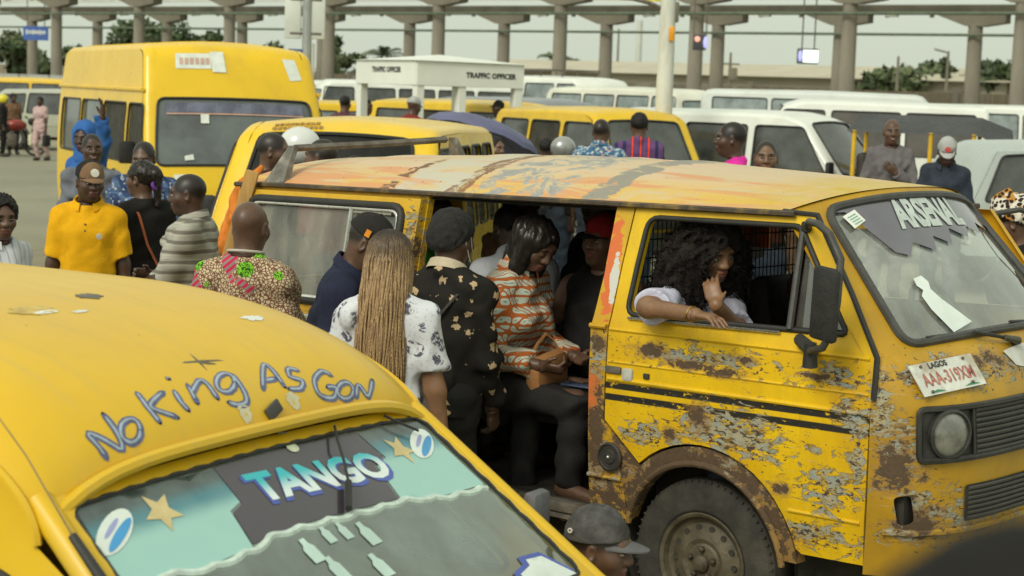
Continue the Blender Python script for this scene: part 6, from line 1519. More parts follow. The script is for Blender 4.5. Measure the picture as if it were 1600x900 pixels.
            for j in range(nV - 1):
                a = j * nU; Fb += [(a, a + nU, n_ + a + nU, n_ + a), (a + nU - 1, n_ + a + nU - 1, n_ + a + 2 * nU - 1, a + 2 * nU - 1)]
            m_.add(V, Fb).build('cap_brim', bz_, T); MB().ball(HP(0, -.014, .134), tuple(E3((.008, .008, .005)))).build('cap_button', cm, T)
            if cap.get('badge'):
                b = cap['badge']; MB().lathe([(.026 * hs, 0), (.026 * hs, .003), (.001, .004)], n=20, caps=False).build('cap_badge', b, T, loc=HP(0, .087, .066), rot=(Rh @ Rx(-68)).to_euler())
            if cap.get('front'):
                def fn(f):
                    f.ell(HP(0, -.014, .036), E3((.089, .109, .103)), RH, .01); f.half(A3(HP(0, .035, 0)), A3(-(Rh @ Vector((0, 1, 0))))); f.half(A3(HP(0, 0, .036)), A3(-(Rh @ Vector((0, .1, 1)))))
                hfield(fn, 'cap_front', cap['front'], v=hv)
        elif cap['kind'] == 'knit':
            def fn(f): f.ell(HP(0, -.022, .036), E3((.092, .114, .104)), RH, .01); f.ell(HP(0, -.075, -.01), E3((.07, .06, .055)), RH, .04); f.wrinkle(.003, 150, 3); f.half(A3(HP(0, .0, .012)), A3(-(Rh @ U((0, -.62, 1)))))
            hfield(fn, 'knit_cap', cm)
        elif cap['kind'] == 'scarf':
            def fn(f): f.ell(HP(0, -.02, .05), E3((.10, .12, .11)), RH, .01); f.ell(HP(0, -.09, .03), E3((.07, .06, .06)), RH, .05); f.ell(HP(.0, .03, .125), E3((.05, .05, .04)), RH, .04); f.wrinkle(.008, 60, 3); f.half(A3(HP(0, .0, .018)), A3(-(Rh @ U((0, -.5, 1)))))
            hfield(fn, 'head_scarf', cm)
        elif cap['kind'] == 'hood':
            def fn(f):
                f.ell(HP(0, -.025, .02), E3((.108, .128, .128)), RH, .02); f.cap(HP(0, -.03, -.05), neck - up * .04, .10 * hs, .12 * hs, .06); f.wrinkle(.005, 45, 3); f.ell(HP(0, .12, -.02), E3((.076, .10, .105)), RH, .02, True)
            hfield(fn, 'hood', cm, .2, .26)
        elif cap['kind'] == 'helmet':
            def fn(f): f.ell(HP(0, -.01, .025), E3((.118, .138, .128)), RH, .01); f.ell(HP(0, .13, -.02), E3((.08, .075, .055)), RH, .02, True); f.half(A3(HP(0, 0, -.085)), A3(-(Rh @ Vector((0, 0, 1)))))
            hfield(fn, 'helmet', cm, .2, .2)
    return info
# ------------------------------------------------------------------ cloth
def cloth(name, col, var=.12, bm_=.25, rough=.85, sc=14): return M(name, col, rough, var, sc, bm_, spec=.2)
def pattern(name, fn, rough=.85):
    m, nt, b = new_mat(name); co = ocoord(nt); c = fn(nt, co); wv_ = noise(nt, co, 9, 4, .6)
    nt.links.new(c, b.inputs['Base Color']); b.inputs['Roughness'].default_value = rough; b.inputs['Specular IOR Level'].default_value = .2
    bump(nt, b, ma(nt, 'ADD', wv_, ma(nt, 'MULTIPLY', noise(nt, co, 300, 2), .15)), .3, .01); return m
def xyz(nt, co): return nd(nt, 'SeparateXYZ', {0: co}).outputs
def voro(nt, co, scale, feature='F1', rnd=1.0): return nd(nt, 'TexVoronoi', {'Vector': co, 'Scale': scale, 'Randomness': rnd}, feature=feature)
def p_stripe(nt, co):
    x, y, z = xyz(nt, co); s = ma(nt, 'SINE', ma(nt, 'MULTIPLY', ma(nt, 'ADD', z, ma(nt, 'MULTIPLY', noise(nt, co, 5, 2), .03)), 118)); s2 = ma(nt, 'SINE', ma(nt, 'MULTIPLY', z, 236))
    c = mixc(nt, sstep(nt, s, .15, .35), (.36, .35, .30), (.17, .155, .13)); return mixc(nt, ma(nt, 'MULTIPLY', sstep(nt, s2, .7, .9), .5), c, (.48, .46, .40))
def p_ankara(nt, co):
    v = voro(nt, co, 75, 'DISTANCE_TO_EDGE'); c = mixc(nt, sstep(nt, v.outputs[0], .10, .16), (.16, .07, .045), (.55, .46, .30))
    w = ocoord(nt, (1, 1, 1), (0, 0, 0), (0, .7, .3)); X = xyz(nt, w); band = ma(nt, 'ABSOLUTE', ma(nt, 'SINE', ma(nt, 'MULTIPLY', X[0], 17)))
    msk = ma(nt, 'MULTIPLY', sstep(nt, band, .80, .84), sstep(nt, noise(nt, co, 6, 2), .42, .46)); ln = sstep(nt, ma(nt, 'SINE', ma(nt, 'MULTIPLY', X[2], 260)), -.2, .1)
    c = mixc(nt, msk, c, mixc(nt, ln, (.25, .20, .19), (.50, .02, .07)))
    g = voro(nt, co, 7.2, 'F1', .75); d = g.outputs['Distance']; ring = sstep(nt, ma(nt, 'SINE', ma(nt, 'MULTIPLY', nd(nt, 'TexNoise', {'Vector': co, 'Scale': 40.0}).outputs[0], 40)), -.1, .2)
    return mixc(nt, ma(nt, 'SUBTRACT', 1.0, sstep(nt, d, .26, .29)), c, mixc(nt, ring, (.03, .10, .01), (.20, .52, .03)))
def p_floral(nt, co):
    n1 = noise(nt, co, 24, 3, .6, 1.5); n2 = noise(nt, co, 70, 3, .6); v = voro(nt, co, 16).outputs['Distance']
    m = ma(nt, 'MULTIPLY', sstep(nt, n1, .45, .52), sstep(nt, ma(nt, 'ADD', v, ma(nt, 'MULTIPLY', n2, .3)), .62, .5)); c = mixc(nt, m, (.62, .64, .68), (.10, .095, .13)); return mixc(nt, ma(nt, 'MULTIPLY', sstep(nt, n2, .55, .65), .5), c, (.36, .38, .46))
def p_bee(nt, co):
    v = voro(nt, co, 15, 'F1', .55); d = v.outputs['Distance']; n1 = noise(nt, co, 55, 2, .5)
    m = ma(nt, 'SUBTRACT', 1.0, sstep(nt, ma(nt, 'ADD', d, ma(nt, 'MULTIPLY', ma(nt, 'SUBTRACT', n1, .5), .75)), .20, .25)); return mixc(nt, m, (.016, .014, .012), (.46, .34, .20))
def p_orange(nt, co):
    x, y, z = xyz(nt, co); u = ma(nt, 'ADD', ma(nt, 'MULTIPLY', x, .75), ma(nt, 'MULTIPLY', y, .85)); w = ma(nt, 'ADD', z, ma(nt, 'MULTIPLY', noise(nt, co, 5, 2), .03))
    a = ma(nt, 'ABSOLUTE', ma(nt, 'SINE', ma(nt, 'MULTIPLY', u, 205))); b = ma(nt, 'ABSOLUTE', ma(nt, 'SINE', ma(nt, 'MULTIPLY', w, 84)))
    c = mixc(nt, sstep(nt, ma(nt, 'MULTIPLY', a, b), .34, .46), (.44, .12, .03), (.52, .58, .48)); return mixc(nt, sstep(nt, ma(nt, 'MULTIPLY', a, b), .93, .97), c, (.20, .26, .24))
def p_check(nt, co):
    x, y, z = xyz(nt, co); a = sstep(nt, ma(nt, 'SINE', ma(nt, 'MULTIPLY', ma(nt, 'ADD', x, y), 80)), -.2, .2); b = sstep(nt, ma(nt, 'SINE', ma(nt, 'MULTIPLY', z, 80)), -.2, .2)
    c = mixc(nt, a, (.035, .06, .14), (.09, .15, .28)); c = mixc(nt, ma(nt, 'MULTIPLY', b, .5), c, (.02, .03, .08)); return mixc(nt, sstep(nt, noise(nt, co, 34, 2), .60, .64), c, (.34, .38, .42))
def p_club(nt, co):
    x, y, z = xyz(nt, co); a = ma(nt, 'SINE', ma(nt, 'MULTIPLY', x, 75)); c = mixc(nt, sstep(nt, a, .2, .35), (.12, .06, .16), (.03, .03, .09)); m = ma(nt, 'MULTIPLY', sstep(nt, a, .72, .8), ma(nt, 'SUBTRACT', 1.0, sstep(nt, ma(nt, 'ABSOLUTE', x), .13, .14)))
    return mixc(nt, m, c, (.75, .06, .03))
def p_hawaii(nt, co):
    n1 = noise(nt, co, 26, 2, .5, 1.0); n2 = noise(nt, ocoord(nt, (1, 1, 1), (5, 5, 5)), 30, 2); c = mixc(nt, sstep(nt, n1, .52, .56), (.045, .13, .24), (.50, .55, .55)); return mixc(nt, sstep(nt, n2, .62, .66), c, (.55, .20, .07))
def p_leopard(nt, co):
    v = voro(nt, co, 42).outputs['Distance']; n1 = noise(nt, co, 12, 2); c = mixc(nt, sstep(nt, n1, .45, .55), (.62, .58, .50), (.42, .20, .04)); return mixc(nt, sstep(nt, v, .50, .42), c, (.03, .02, .015))
C_POLO = cloth('mustard_polo', (.70, .36, .006), .08); C_STRIPE = pattern('grey_striped_knit', p_stripe); C_ANK = pattern('ankara_print', p_ankara); C_FLO = pattern('blue_white_floral', p_floral); C_BEE = pattern('moth_print', p_bee)
C_ORA = pattern('orange_mint_print', p_orange); C_CHK = pattern('blue_check', p_check); C_CLUB = pattern('striped_jersey', p_club); C_HAW = pattern('tropical_print', p_hawaii); C_LEO = pattern('leopard_print', p_leopard)
C_BLK = cloth('black_cloth', (.014, .013, .012)); C_CHAR = cloth('charcoal_trousers', (.022, .021, .020)); C_NAVY = cloth('navy_cloth', (.018, .022, .045)); C_WHITE = cloth('white_cotton', (.62, .64, .68), .06); C_GREY = cloth('grey_tee', (.14, .15, .175)); C_BLUE = cloth('blue_hoodie', (.035, .12, .36))
C_RUST = cloth('rust_skirt', (.17, .055, .032), .2); C_JEAN = cloth('jeans', (.05, .065, .10), .2); C_KHAKI = cloth('khaki', (.22, .18, .12)); C_PINKW = cloth('pale_pink_dress', (.48, .34, .33)); C_MAG = cloth('magenta_shirt', (.66, .03, .33), .08); C_KAF = cloth('grey_kaftan', (.135, .125, .13), .1); C_DEN = cloth('dark_denim', (.030, .038, .055), .2)
C_RED = cloth('maroon_cloth', (.20, .025, .025)); C_ORG = cloth('orange_cloth', (.62, .19, .03), .2); C_LIL = cloth('lilac_shirt', (.50, .50, .62), .06); C_SHIRT = cloth('pale_grey_shirt', (.40, .42, .45), .08); C_BRN = cloth('brown_cloth', (.16, .09, .05)); C_PUR = cloth('plum_cloth', (.10, .045, .06))
K_BLK = cloth('cap_black_twill', (.020, .018, .017)); K_BRN = cloth('cap_brown', (.19, .115, .065)); K_GRY = cloth('cap_grey', (.075, .073, .07), .35, .4, .9, 22); K_GRB = cloth('cap_brim_grey', (.12, .12, .125), .12); K_RED = cloth('cap_red', (.30, .02, .02)); K_LG = cloth('cap_pale_grey', (.36, .37, .36)); K_KNIT = hair_mat('knit_wool', (.022, .021, .020), 120, 1.0, .9)
HEL = M('helmet_white', (.62, .64, .62), .25, .05, 4, coat=.5)
BADGE = M('badge_cream', (.6, .58, .5), .6)
def at_px(px, d): v = at(px, 400, d); return (v.x, v.y)
def top_h(px, py, d, extra=0.0):
    v = at(px, py, d); g_ = ground_z(v.x, v.y) if v.y < 11 else 0.0; return v.z - g_ - extra
DOWN = {1: ((.20, .02, -1), (.10, .12, -1)), -1: ((-.20, .02, -1), (-.10, .12, -1))}
SH = dict(sleeve=.78)

# ---- waiting crowd at left
p = person('man in mustard yellow polo shirt and brown fronted cap looking aside', at_px(137, 10), -84, top_h(137, 246, 10), 0, .96, skin=0, head=(26, 5, 0), arms={1: ((.20, -.06, -1), (.12, .10, -1)), -1: ((-.20, -.06, -1), (-.12, .10, -1))}, top=dict(mat=C_POLO, sleeve=.82, collar=True, g=.016, fold=.0045), bottom=('trousers', C_JEAN), hair='fade',
           cap=dict(mat=K_BLK, front=K_BRN, brim=K_BRN, badge=BADGE), beard=.5)
for z_ in (.40, .36): MB().ball(p['B'](.0, .118 + (.44 - z_) * .12, z_), .006).build('button', STEEL, p['T'])
MB().lathe([(.018, 0), (.018, .003), (.001, .004)], n=16, caps=False).build('chest_badge', BADGE, p['T'], loc=p['B'](-.085, .136, .33), rot=(p['Rh'] @ Rx(-90)).to_euler())
person('smiling man in grey T shirt standing before the tall yellow van', at_px(142, 13.2), -80, top_h(142, 203, 13.2), 1, .92, skin=0, head=(12, 0, 0), top=dict(mat=C_GREY, sleeve=.75, fold=.008), bottom=('trousers', C_JEAN), hair='fade', smile=True)
p = person('person in bright blue hoodie reaching up to the van door', at_px(133, 14.6), -140, top_h(133, 188, 14.6), 1, 1.0, skin=0, head=(40, 5, 0), arms={-1: ((-.62, .15, .55), (-.42, .2, 1)), 1: ((.2, 0, -1), (.1, .2, -1))}, hands=('relaxed', 'spread'), palms=(None, (0, 1, 0)), top=dict(mat=C_BLUE, sleeve=1.97, g=.024, fold=.009, name='hoodie'), bottom=('trousers', C_JEAN), cap=dict(kind='hood', mat=C_BLUE), hair='short')
person('man in blue check shirt looking down behind the woman in black', at_px(226, 12), -70, top_h(226, 213, 12), 1, 1.1, skin=1, head=(-25, 14, 0), top=dict(mat=C_CHK, sleeve=.8, collar=True, g=.02, fold=.008), bottom=('trousers', C_KHAKI), hair='fade')
p = person('woman in black top with purple hair tie and rust skirt, back turned', at_px(224, 10.4), 128, top_h(224, 245, 10.4), 0, .92, 'f', 1, head=(30, 0, 0), arms={1: ((.22, .05, -1), (-.1, .5, -1)), -1: ((-.22, .05, -1), (.1, .5, -1))}, top=dict(mat=C_BLK, sleeve=1.6, g=.012, neck=.02), bottom=('skirt', C_RUST), hair=('bun', SLEEK))
MB().tube([p['HP'](.045 * math.cos(a), -.118 + .012 * math.sin(a), -.035 + .040 * math.sin(a) * .6) for a in np.linspace(0, 2 * PI, 15)[:-1]], .010, 6, closed=True).build('hair_tie', cloth('purple_band', (.16, .05, .34)), p['T'])
MB().tube([p['B'](-.09, .06, .50), p['B'](-.085, -.02, .512), p['B'](-.08, -.105, .43), p['B'](-.03, -.118, .25), p['B'](.08, -.112, .05)], .010, 6, flat=.4).build('bag_strap', cloth('strap_tan', (.36, .11, .05)), p['T'])
person('heavy man in grey striped shirt standing with arms folded', at_px(300, 9.2), 172, top_h(300, 264, 9.2), 0, 1.16, skin=0, head=(8, 4, 0), arms={1: ((.10, .42, -1), (-.80, .62, .10)), -1: ((-.10, .42, -1), (.80, .66, -.02))}, top=dict(mat=C_STRIPE, sleeve=.92, collar=True, g=.020, fold=.009), bottom=('trousers', C_NAVY), hair='fade', beard=.3)
person('young man in white shirt cut by the left edge of the picture', at_px(-2, 8.6), -35, top_h(-2, 300, 8.6), 0, .9, skin=1, head=(-18, 4, 0), top=dict(mat=pattern('white_fine_check', lambda nt, co: mixc(nt, sstep(nt, ma(nt, 'SINE', ma(nt, 'MULTIPLY', xyz(nt, co)[0], 160)), .75, .95), (.60, .62, .64), (.36, .38, .46))), sleeve=.85, collar=True, g=.02), bottom=('trousers', C_JEAN), hair='afro')
# ---- beside the rusty van
p = person('bald man in bright printed shirt seen from behind', at_px(386, 7.25), 78, top_h(386, 306, 7.25), 0, 1.02, skin=1, head=(-6, 4, 0), top=dict(mat=C_ANK, sleeve=.85, g=.018, fold=.006, neck=.014, nslope=.2), bottom=('trousers', C_CHAR))
MB().tube([p['neck'] + Vector((.076 * math.cos(a), .074 * math.sin(a), .028 - .012 * math.sin(a))) for a in np.linspace(0, 2 * PI, 25)[:-1]], .006, 6, closed=True).build('neckband', cloth('cream_neckband', (.5, .46, .4)), p['T'])
p = person('man in black baseball cap and navy shirt with head bowed', at_px(508, 7.05), -8, 1.64, 0, 1.05, skin=1, lean=14, head=(-2, 20, 0), top=dict(mat=C_NAVY, sleeve=.85, g=.018, collar=True), bottom=('trousers', C_CHAR), hair='fade', cap=dict(mat=K_BLK, badge=M('badge_tan', (.34, .27, .15), .6)))
MB().box(p['HP'](.088, -.01, .052), (.004, .022, .030), p['Rh']).build('cap_tab', cloth('orange_tab', (.72, .27, .03)), p['T'])
BR = person('woman with long golden braids and blue white floral blouse, back turned', at_px(608, 6.35), 82, top_h(600, 353, 6.35), 0, 1.0, 'f', 3, head=(6, 2, 0), arms={1: ((.24, -.05, -1), (.16, .05, -1)), -1: ((-.24, -.05, -1), (-.16, .05, -1))}, top=dict(mat=C_FLO, sleeve=.72, g=.016, fold=.006), bottom=('trousers', C_JEAN))
def braid_mat():
    m, nt, b = new_mat('braided_hair'); co = ocoord(nt); z = xyz(nt, co)[2]; n1 = noise(nt, co, 120, 2); zz = ma(nt, 'ADD', z, ma(nt, 'MULTIPLY', noise(nt, co, 30, 2), .10))
    g = sstep(nt, zz, 1.66, 1.46); st = noise(nt, ocoord(nt, (1, 1, .0)), 110, 1); tw = ma(nt, 'MULTIPLY', sstep(nt, ma(nt, 'SINE', ma(nt, 'ADD', ma(nt, 'MULTIPLY', z, 420), ma(nt, 'MULTIPLY', st, 90))), -.7, .3), ma(nt, 'ADD', .35, sstep(nt, noise(nt, ocoord(nt, (1, 1, .02), (3, 3, 0)), 130, 1), .30, .60)))
    gold = mixc(nt, tw, (.16, .085, .04), (.50, .34, .165)); nt.links.new(mixc(nt, ma(nt, 'MULTIPLY', g, ma(nt, 'ADD', .45, n1)), (.018, .012, .009), gold), b.inputs['Base Color']); b.inputs['Roughness'].default_value = .55; return m
BM = braid_mat(); rb = random.Random(5); HPb = BR['HP']
def fnb(f): pass
bf = Field(A3(BR['hc']) - A3((.12, .13, .12)), A3(BR['hc']) + A3((.12, .12, .15)), .006); bf.ell(HPb(0, -.014, .034), A3((.079, .098, .088)), np.array(BR['Rh']), .01); bf.ell(HPb(0, .11, -.03), A3((.07, .08, .09)), np.array(BR['Rh']), .015, True)
V, Q = bf.mesh(); link('scalp_hair', mesh('scalp_hair', V, Q, BM, True, None), BR['T'])
bm1 = MB()
for k in range(115):
    az = -PI / 2 + (k / 114 - .5) * 4.0 + rb.uniform(-.02, .02); lay = rb.choice((0, 1, 2)); el = [1.45, 1.05, .55][lay] + rb.uniform(-.2, .2)
    r1 = .004 + .0035 * lay; Pp = []
    for j in range(20):
        t = j / 19
        if t < .28:
            e = el * (1 - t / .28) + .0; a = az; Pp.append(HPb((.083 + r1 * .6) * math.cos(a) * math.cos(e), -.014 + (.102 + r1 * .6) * math.sin(a) * math.cos(e), .034 + .094 * math.sin(e)))
        else:
            q_ = (t - .28) / .72; x0 = (.086 + .022 * q_) * math.cos(az); y0 = -.014 + (.104 - .0 * q_) * math.sin(az)
            back = Vector((0, -.018 * min(1, q_ * 3) - .035 * min(1, q_ * 1.5), 0)); w = .006 * math.sin(q_ * 5 + k * 1.7)
            Pp.append(HPb(x0 + w, min(y0, .01), .034) + back + Vector((w * .5 - .012 * q_, -.01 * q_ + .011 * math.sin(k * 3.1), -.47 * q_ * rb.uniform(.985, 1.0))))
    bm1.tube(Pp, [(.0050 + .0008 * (j % 2)) * (1 - .25 * (j / 19) ** 3) for j in range(20)], 5)
o_ = bm1.build('braids', BM, BR['T'], sharp=None); o_['kind'] = 'stuff'
p = person('person in black moth print shirt and knit cap climbing in at the door', at_px(692, 6.95), 66, top_h(714, 324, 6.95), 0, .92, 'm', 1, lean=6, head=(-8, 4, 0), arms={1: ((.14, .08, -1), (-.05, .45, -1)), -1: ((-.16, .1, -1), (.0, .5, -1))}, top=dict(mat=C_BEE, sleeve=1.9, g=.020, fold=.008, collar=cloth('cream_collar', (.5, .43, .31)), hem=-.10), bottom=('trousers', C_CHAR), cap=dict(kind='knit', mat=K_KNIT), hair='fade')
MASK = cloth('mask_blue', (.26, .52, .62)); HPm = p['HP']
mk_ = MB(); V = [HPm(.062 * math.sin(u) * (1 - .2 * v), .062 * math.cos(u) * 1.1 + .028, -.035 - .065 * v) for v in np.linspace(0, 1, 5) for u in np.linspace(-1.15, 1.15, 11)]
mk_.add(V, [(j * 11 + i, j * 11 + i + 1, (j + 1) * 11 + i + 1, (j + 1) * 11 + i) for j in range(4) for i in range(10)]); mko = mk_.build('face_mask', MASK, p['T'])
for sd in (1, -1): MB().tube([HPm(.068 * sd, .05, -.04), HPm(.086 * sd, .0, .03), HPm(.082 * sd, -.03, .0), HPm(.072 * sd, .035, -.085)], .0022, 5).build('ear_loop', WHT, mko)
MB().tube([p['B'](.15, .02, .50), p['B'](.10, -.105, .42), p['B'](-.02, -.128, .26), p['B'](-.14, -.105, .05)], .010, 6, flat=.4).build('bag_strap', cloth('strap_dark', (.05, .045, .04)), p['T'])

# ---- passengers in the rusty van
VH = math.degrees(math.atan2(_vX.y, _vX.x))                # van heading
def vloc(x, y): v = HV(x, y, 0); return (v.x, v.y)
W = person('seated woman in orange and white patterned blouse with tan bag, eyes lowered', vloc(-1.19, -.575), VH + 8, 1.67, 0, .95, 'f', 1, sit=.87, gz=.0, lean=9, head=(-10, 26, -4), eyes='closed',
           arms={1: ((.22, .02, -1), (-.22, .92, -.10)), -1: ((-.24, .12, -1), (.40, .92, -.06))}, hands=('hold', 'soft'), palms=((-.6, .2, .6), (.5, .2, .7)), legs={1: ((.09, .44, -.02), (.10, .43, -.37)), -1: ((-.10, .42, .0), (-.10, .40, -.37))},
           top=dict(mat=C_ORA, sleeve=1.80, g=.016, fold=.007, fl=1.6, puff=.62, collar=True, hem=-.04, name='blouse'), bottom=('loose', C_CHAR), hair=('bob', SLEEK), shoes=False)
BAGM = M('tan_leather', (.40, .19, .07), .45, .12, 10, .15); bag = thing('handbag', 'tan leather handbag held on the seated woman lap', 'bag'); Bw = W['B']; mw = W['T'].matrix_world.copy()
bpy.context.view_layer.update(); mw = W['T'].matrix_world.copy(); bag.matrix_world = mw @ Matrix.Translation(Bw(.04, .245, .115))
bb_ = MB(); bb_.box((0, 0, 0), (.25, .085, .17), Matrix.Rotation(.12, 3, 'Y'), bev=.04); bb_.build('bag_body', BAGM, bag)
MB().tube([(-.11, .0, .06), (-.085, -.03, .13), (-.05, -.045, .155), (.02, -.04, .12), (.09, -.03, .07)], .008, 6, flat=.5).build('bag_strap', BAGM, bag); MB().tube([(-.12, -.02, .075), (0, -.03, .092), (.12, -.02, .07)], .004, 6).build('bag_zip', CHROME, bag)
ph = thing('phone', 'dark phone in the seated woman hand', 'phone'); ph.matrix_world = mw @ Matrix.Translation(Bw(.02, .40, .10)); MB().box((0, 0, 0), (.075, .14, .009), bev=.004).build('phone_case', M('phone_blue', (.06, .08, .14), .3), ph)
SHM = M('sandal_maroon', (.14, .02, .025), .5, .1, 10)
for sd in (1, -1):
    an = W['LG'][sd][1]; MB().box((an.x, an.y + .06, an.z - .105), (.09, .25, .03), bev=.012).tube([(an.x - .045, an.y + .10, an.z - .09), (an.x, an.y + .11, an.z - .03), (an.x + .045, an.y + .10, an.z - .09)], .014, 6).tube([(an.x - .042, an.y - .02, an.z - .01), (an.x, an.y + .045, an.z + .0), (an.x + .042, an.y - .02, an.z - .01), (an.x, an.y - .06, an.z)], .008, 6, closed=True).build('sandal', SHM, W['T'])
person('passenger in red cap and sleeveless black top inside the van', vloc(-.99, -.14), VH - 80, 1.62, 0, 1.15, 'm', 2, sit=.80, gz=.06, lean=2, head=(-14, -4, 0), arms={1: ((.5, .2, -1), (.2, .6, -.6)), -1: ((-.35, .25, -1), (.2, .8, -.4))}, top=dict(mat=C_BLK, sleeve=0, g=.014), bottom=('trousers', C_CHAR), cap=dict(mat=K_RED, brim=K_BLK, yaw=-8), hair='short', shoes=False)
person('standing figure in pale grey shirt just inside the doorway', vloc(-1.36, -.30), VH + 150, 1.55, 0, 1.0, 'm', 0, gz=.06, head=(10, 10, 0), lean=10, sit=.86, top=dict(mat=C_SHIRT, sleeve=1.9, collar=True, g=.02), bottom=('trousers', C_CHAR), hair='short', shoes=False)
person('dim passenger with dark scarf on the bench behind the seated woman', vloc(-1.30, .22), VH - 100, 1.70, 1, 1.05, 'f', 0, sit=.90, gz=.06, top=dict(mat=C_BLK, sleeve=1.8), bottom=('trousers', C_CHAR), hair=('long', SLEEK), shoes=False)
person('dim passenger with tall dark hair at the back of the van', vloc(-1.72, .10), VH, 1.70, 1, 1.0, 'f', 0, sit=.90, gz=.06, top=dict(mat=C_BRN, sleeve=1.8), bottom=('trousers', C_CHAR), hair='afro', shoes=False)
person('dim passenger in black beside the far window of the van', vloc(-.78, .42), VH, 1.72, 1, 1.0, 'm', 0, sit=.92, gz=.06, top=dict(mat=C_BLK, sleeve=1.8), bottom=('trousers', C_CHAR), hair=('long', SLEEK), shoes=False)
person('passenger in green shirt at the rear window of the van', vloc(-1.92, -.30), VH, 1.66, 1, 1.0, 'm', 0, sit=.86, gz=.06, top=dict(mat=cloth('green_cloth', (.03, .19, .02)), sleeve=1.8), bottom=('trousers', C_CHAR), hair='short', shoes=False)
# woman leaning on the cab window
G = person('woman with big curly hair leaning on the van window, hand to her cheek', vloc(-.40, -.475), VH - 4, 1.66, 0, .95, 'f', 3, sit=.94, gz=.01, lean=25, side_lean=5, head=(-14, 4, 4), eyes='open',
           arms={1: ((.46, .17, .02), (.03, 1, .0)), -1: ((.15, .33, -.20), (.19, .02, .13))}, hands=('soft', ('soft', (-.20, -.50, .8))), palms=((0, -.2, -1), (-.8, -.5, 0)), top=dict(mat=C_LIL, sleeve=.80, g=.016, fl=1.4), bottom=('trousers', C_JEAN), shoes=False)
bpy.context.view_layer.update()
HPg = G['HP']; cf = Field(A3(G['hc']) - A3((.24, .26, .36)), A3(G['hc']) + A3((.24, .2, .2)), .009); RG = np.array(G['Rh'])
cf.ell(HPg(0, -.02, .045), A3((.105, .12, .112)), RG, .03)
for c_, r_2 in (((.085, -.03, -.04), .095), ((.10, -.045, -.13), .10), ((-.085, -.03, -.04), .085), ((-.09, -.04, -.13), .09), ((0, -.10, -.05), .11), ((.03, -.11, -.16), .12), ((.11, .0, -.20), .07), ((.06, -.10, -.24), .09)): cf.ell(HPg(*c_), A3((r_2, r_2, r_2)), RG, .05)
cf.wrinkle(.013, 95, 11); cf.wrinkle(.006, 210, 12); cf.ell(HPg(0, .125, -.035), A3((.060, .10, .10)), RG, .02, True)
V, Q = cf.mesh(); CURL = hair_mat('curly_hair', (.013, .010, .008), 110, 1.4, .85); hb_ = link('hair', mesh('hair', V, Q, CURL, True, None), G['T'])
rc = np.random.default_rng(3); cu = MB(); pick = rc.choice(len(V), min(len(V), 1000), replace=False); ctr = A3(HPg(.02, -.06, -.05))
for i in pick:
    v = V[i]; n_ = v - ctr; n_ = n_ / (np.linalg.norm(n_) + 1e-6); L_ = (v - A3(G['hc'])) @ RG
    if L_[1] > .055 and abs(L_[0]) < .06: continue
    ph_ = rc.uniform(0, 6.28); P = []
    for j in range(9):
        t = j / 8; P.append(v + n_ * .006 + np.array([.010 * math.cos(ph_ + t * 11), .010 * math.sin(ph_ + t * 11), -.055 * t + .01]) + n_ * .008 * math.sin(t * 11))
    cu.tube(P, .0017, 3, caps=False)
cu.build('curls', CURL, hb_, sharp=None)['kind'] = 'stuff'
MB().tube([G['J'][1][1] - G['J'][1][2] * .02 + Vector((.030 * math.cos(a), .004 * math.sin(a), .030 * math.sin(a))) for a in np.linspace(0, 2 * PI, 17)[:-1]], .003, 5, closed=True).build('bracelet', M('gold', (.6, .4, .12), .25, metal=1.0), G['T'])
person('dark figure in maroon at the far side of the cab', vloc(-.18, .34), VH + 10, 1.70, 1, 1.08, 'm', 0, sit=.87, gz=.06, top=dict(mat=C_PUR, sleeve=1.8), bottom=('trousers', C_CHAR), hair='short', shoes=False)

# ---- between the vehicles
p = person('man in grey cap standing low between the two buses, face turned right', at_px(893, 4.9), -16, 1.585, 0, 1.0, skin=1, lean=10, head=(0, 2, 0), gz=-.635, top=dict(mat=C_BLK, sleeve=.8), bottom=('trousers', C_JEAN), hair='fade', cap=dict(mat=K_GRY, brim=K_GRB, droop=1.6, tip=-.15))
for y_, z_ in ((-.02, .085), (-.085, .055)): MB().tube([p['HP'](.079 - .018 * (z_ > .08), y_ + .006 * math.cos(a), z_ + .006 * math.sin(a)) for a in np.linspace(0, 2 * PI, 11)[:-1]], .0022, 5, closed=True).build('eyelet', BADGE, p['T'])
person('dark clothed bystander whose raised elbow blurs the lower right corner', (.43, .30), 90, 1.75, 1, 1.1, skin=0, gz=.45, arms={-1: ((-.078, .28, .075), (.55, .30, -.5)), 1: ((.2, .05, -1), (.1, .2, -1))}, top=dict(mat=C_BLK, sleeve=1.9, g=.022), bottom=('trousers', C_CHAR), hair='fade')
# behind the rusty van
person('man with orange cloth on his shoulder in profile behind the van', at_px(418, 11.3), 8, top_h(418, 200, 11.3), 1, 1.0, skin=1, head=(-12, 4, 0), top=dict(mat=cloth('dark_olive_tee', (.035, .035, .03)), sleeve=.8, neck=-.01), bottom=('trousers', C_JEAN), hair='fade', beard=.4)
oc = at(380, 300, 11.1); OC = thing('orange_sack', 'crumpled orange cloth bundle carried behind the rusty van', 'cloth', (oc.x, oc.y, oc.z))
f = Field((-.2, -.12, -.4), (.2, .12, .25), .014); f.cap((-.08, 0, -.35), (.02, 0, .02), .09, .07, .05); f.cap((.02, 0, .02), (.11, 0, .16), .06, .02, .04); f.wrinkle(.012, 45, 3); V, Q = f.mesh(); link('cloth_bundle', mesh('cloth_bundle', V, Q, C_ORG, True, None), OC)
person('shaven headed man with red collar behind the roof bar', at_px(503, 11.0), 160, top_h(503, 210, 11.0), 1, 1.0, skin=1, head=(0, 0, 0), top=dict(mat=C_RED, sleeve=.8), bottom=('trousers', C_JEAN), hair='fade')
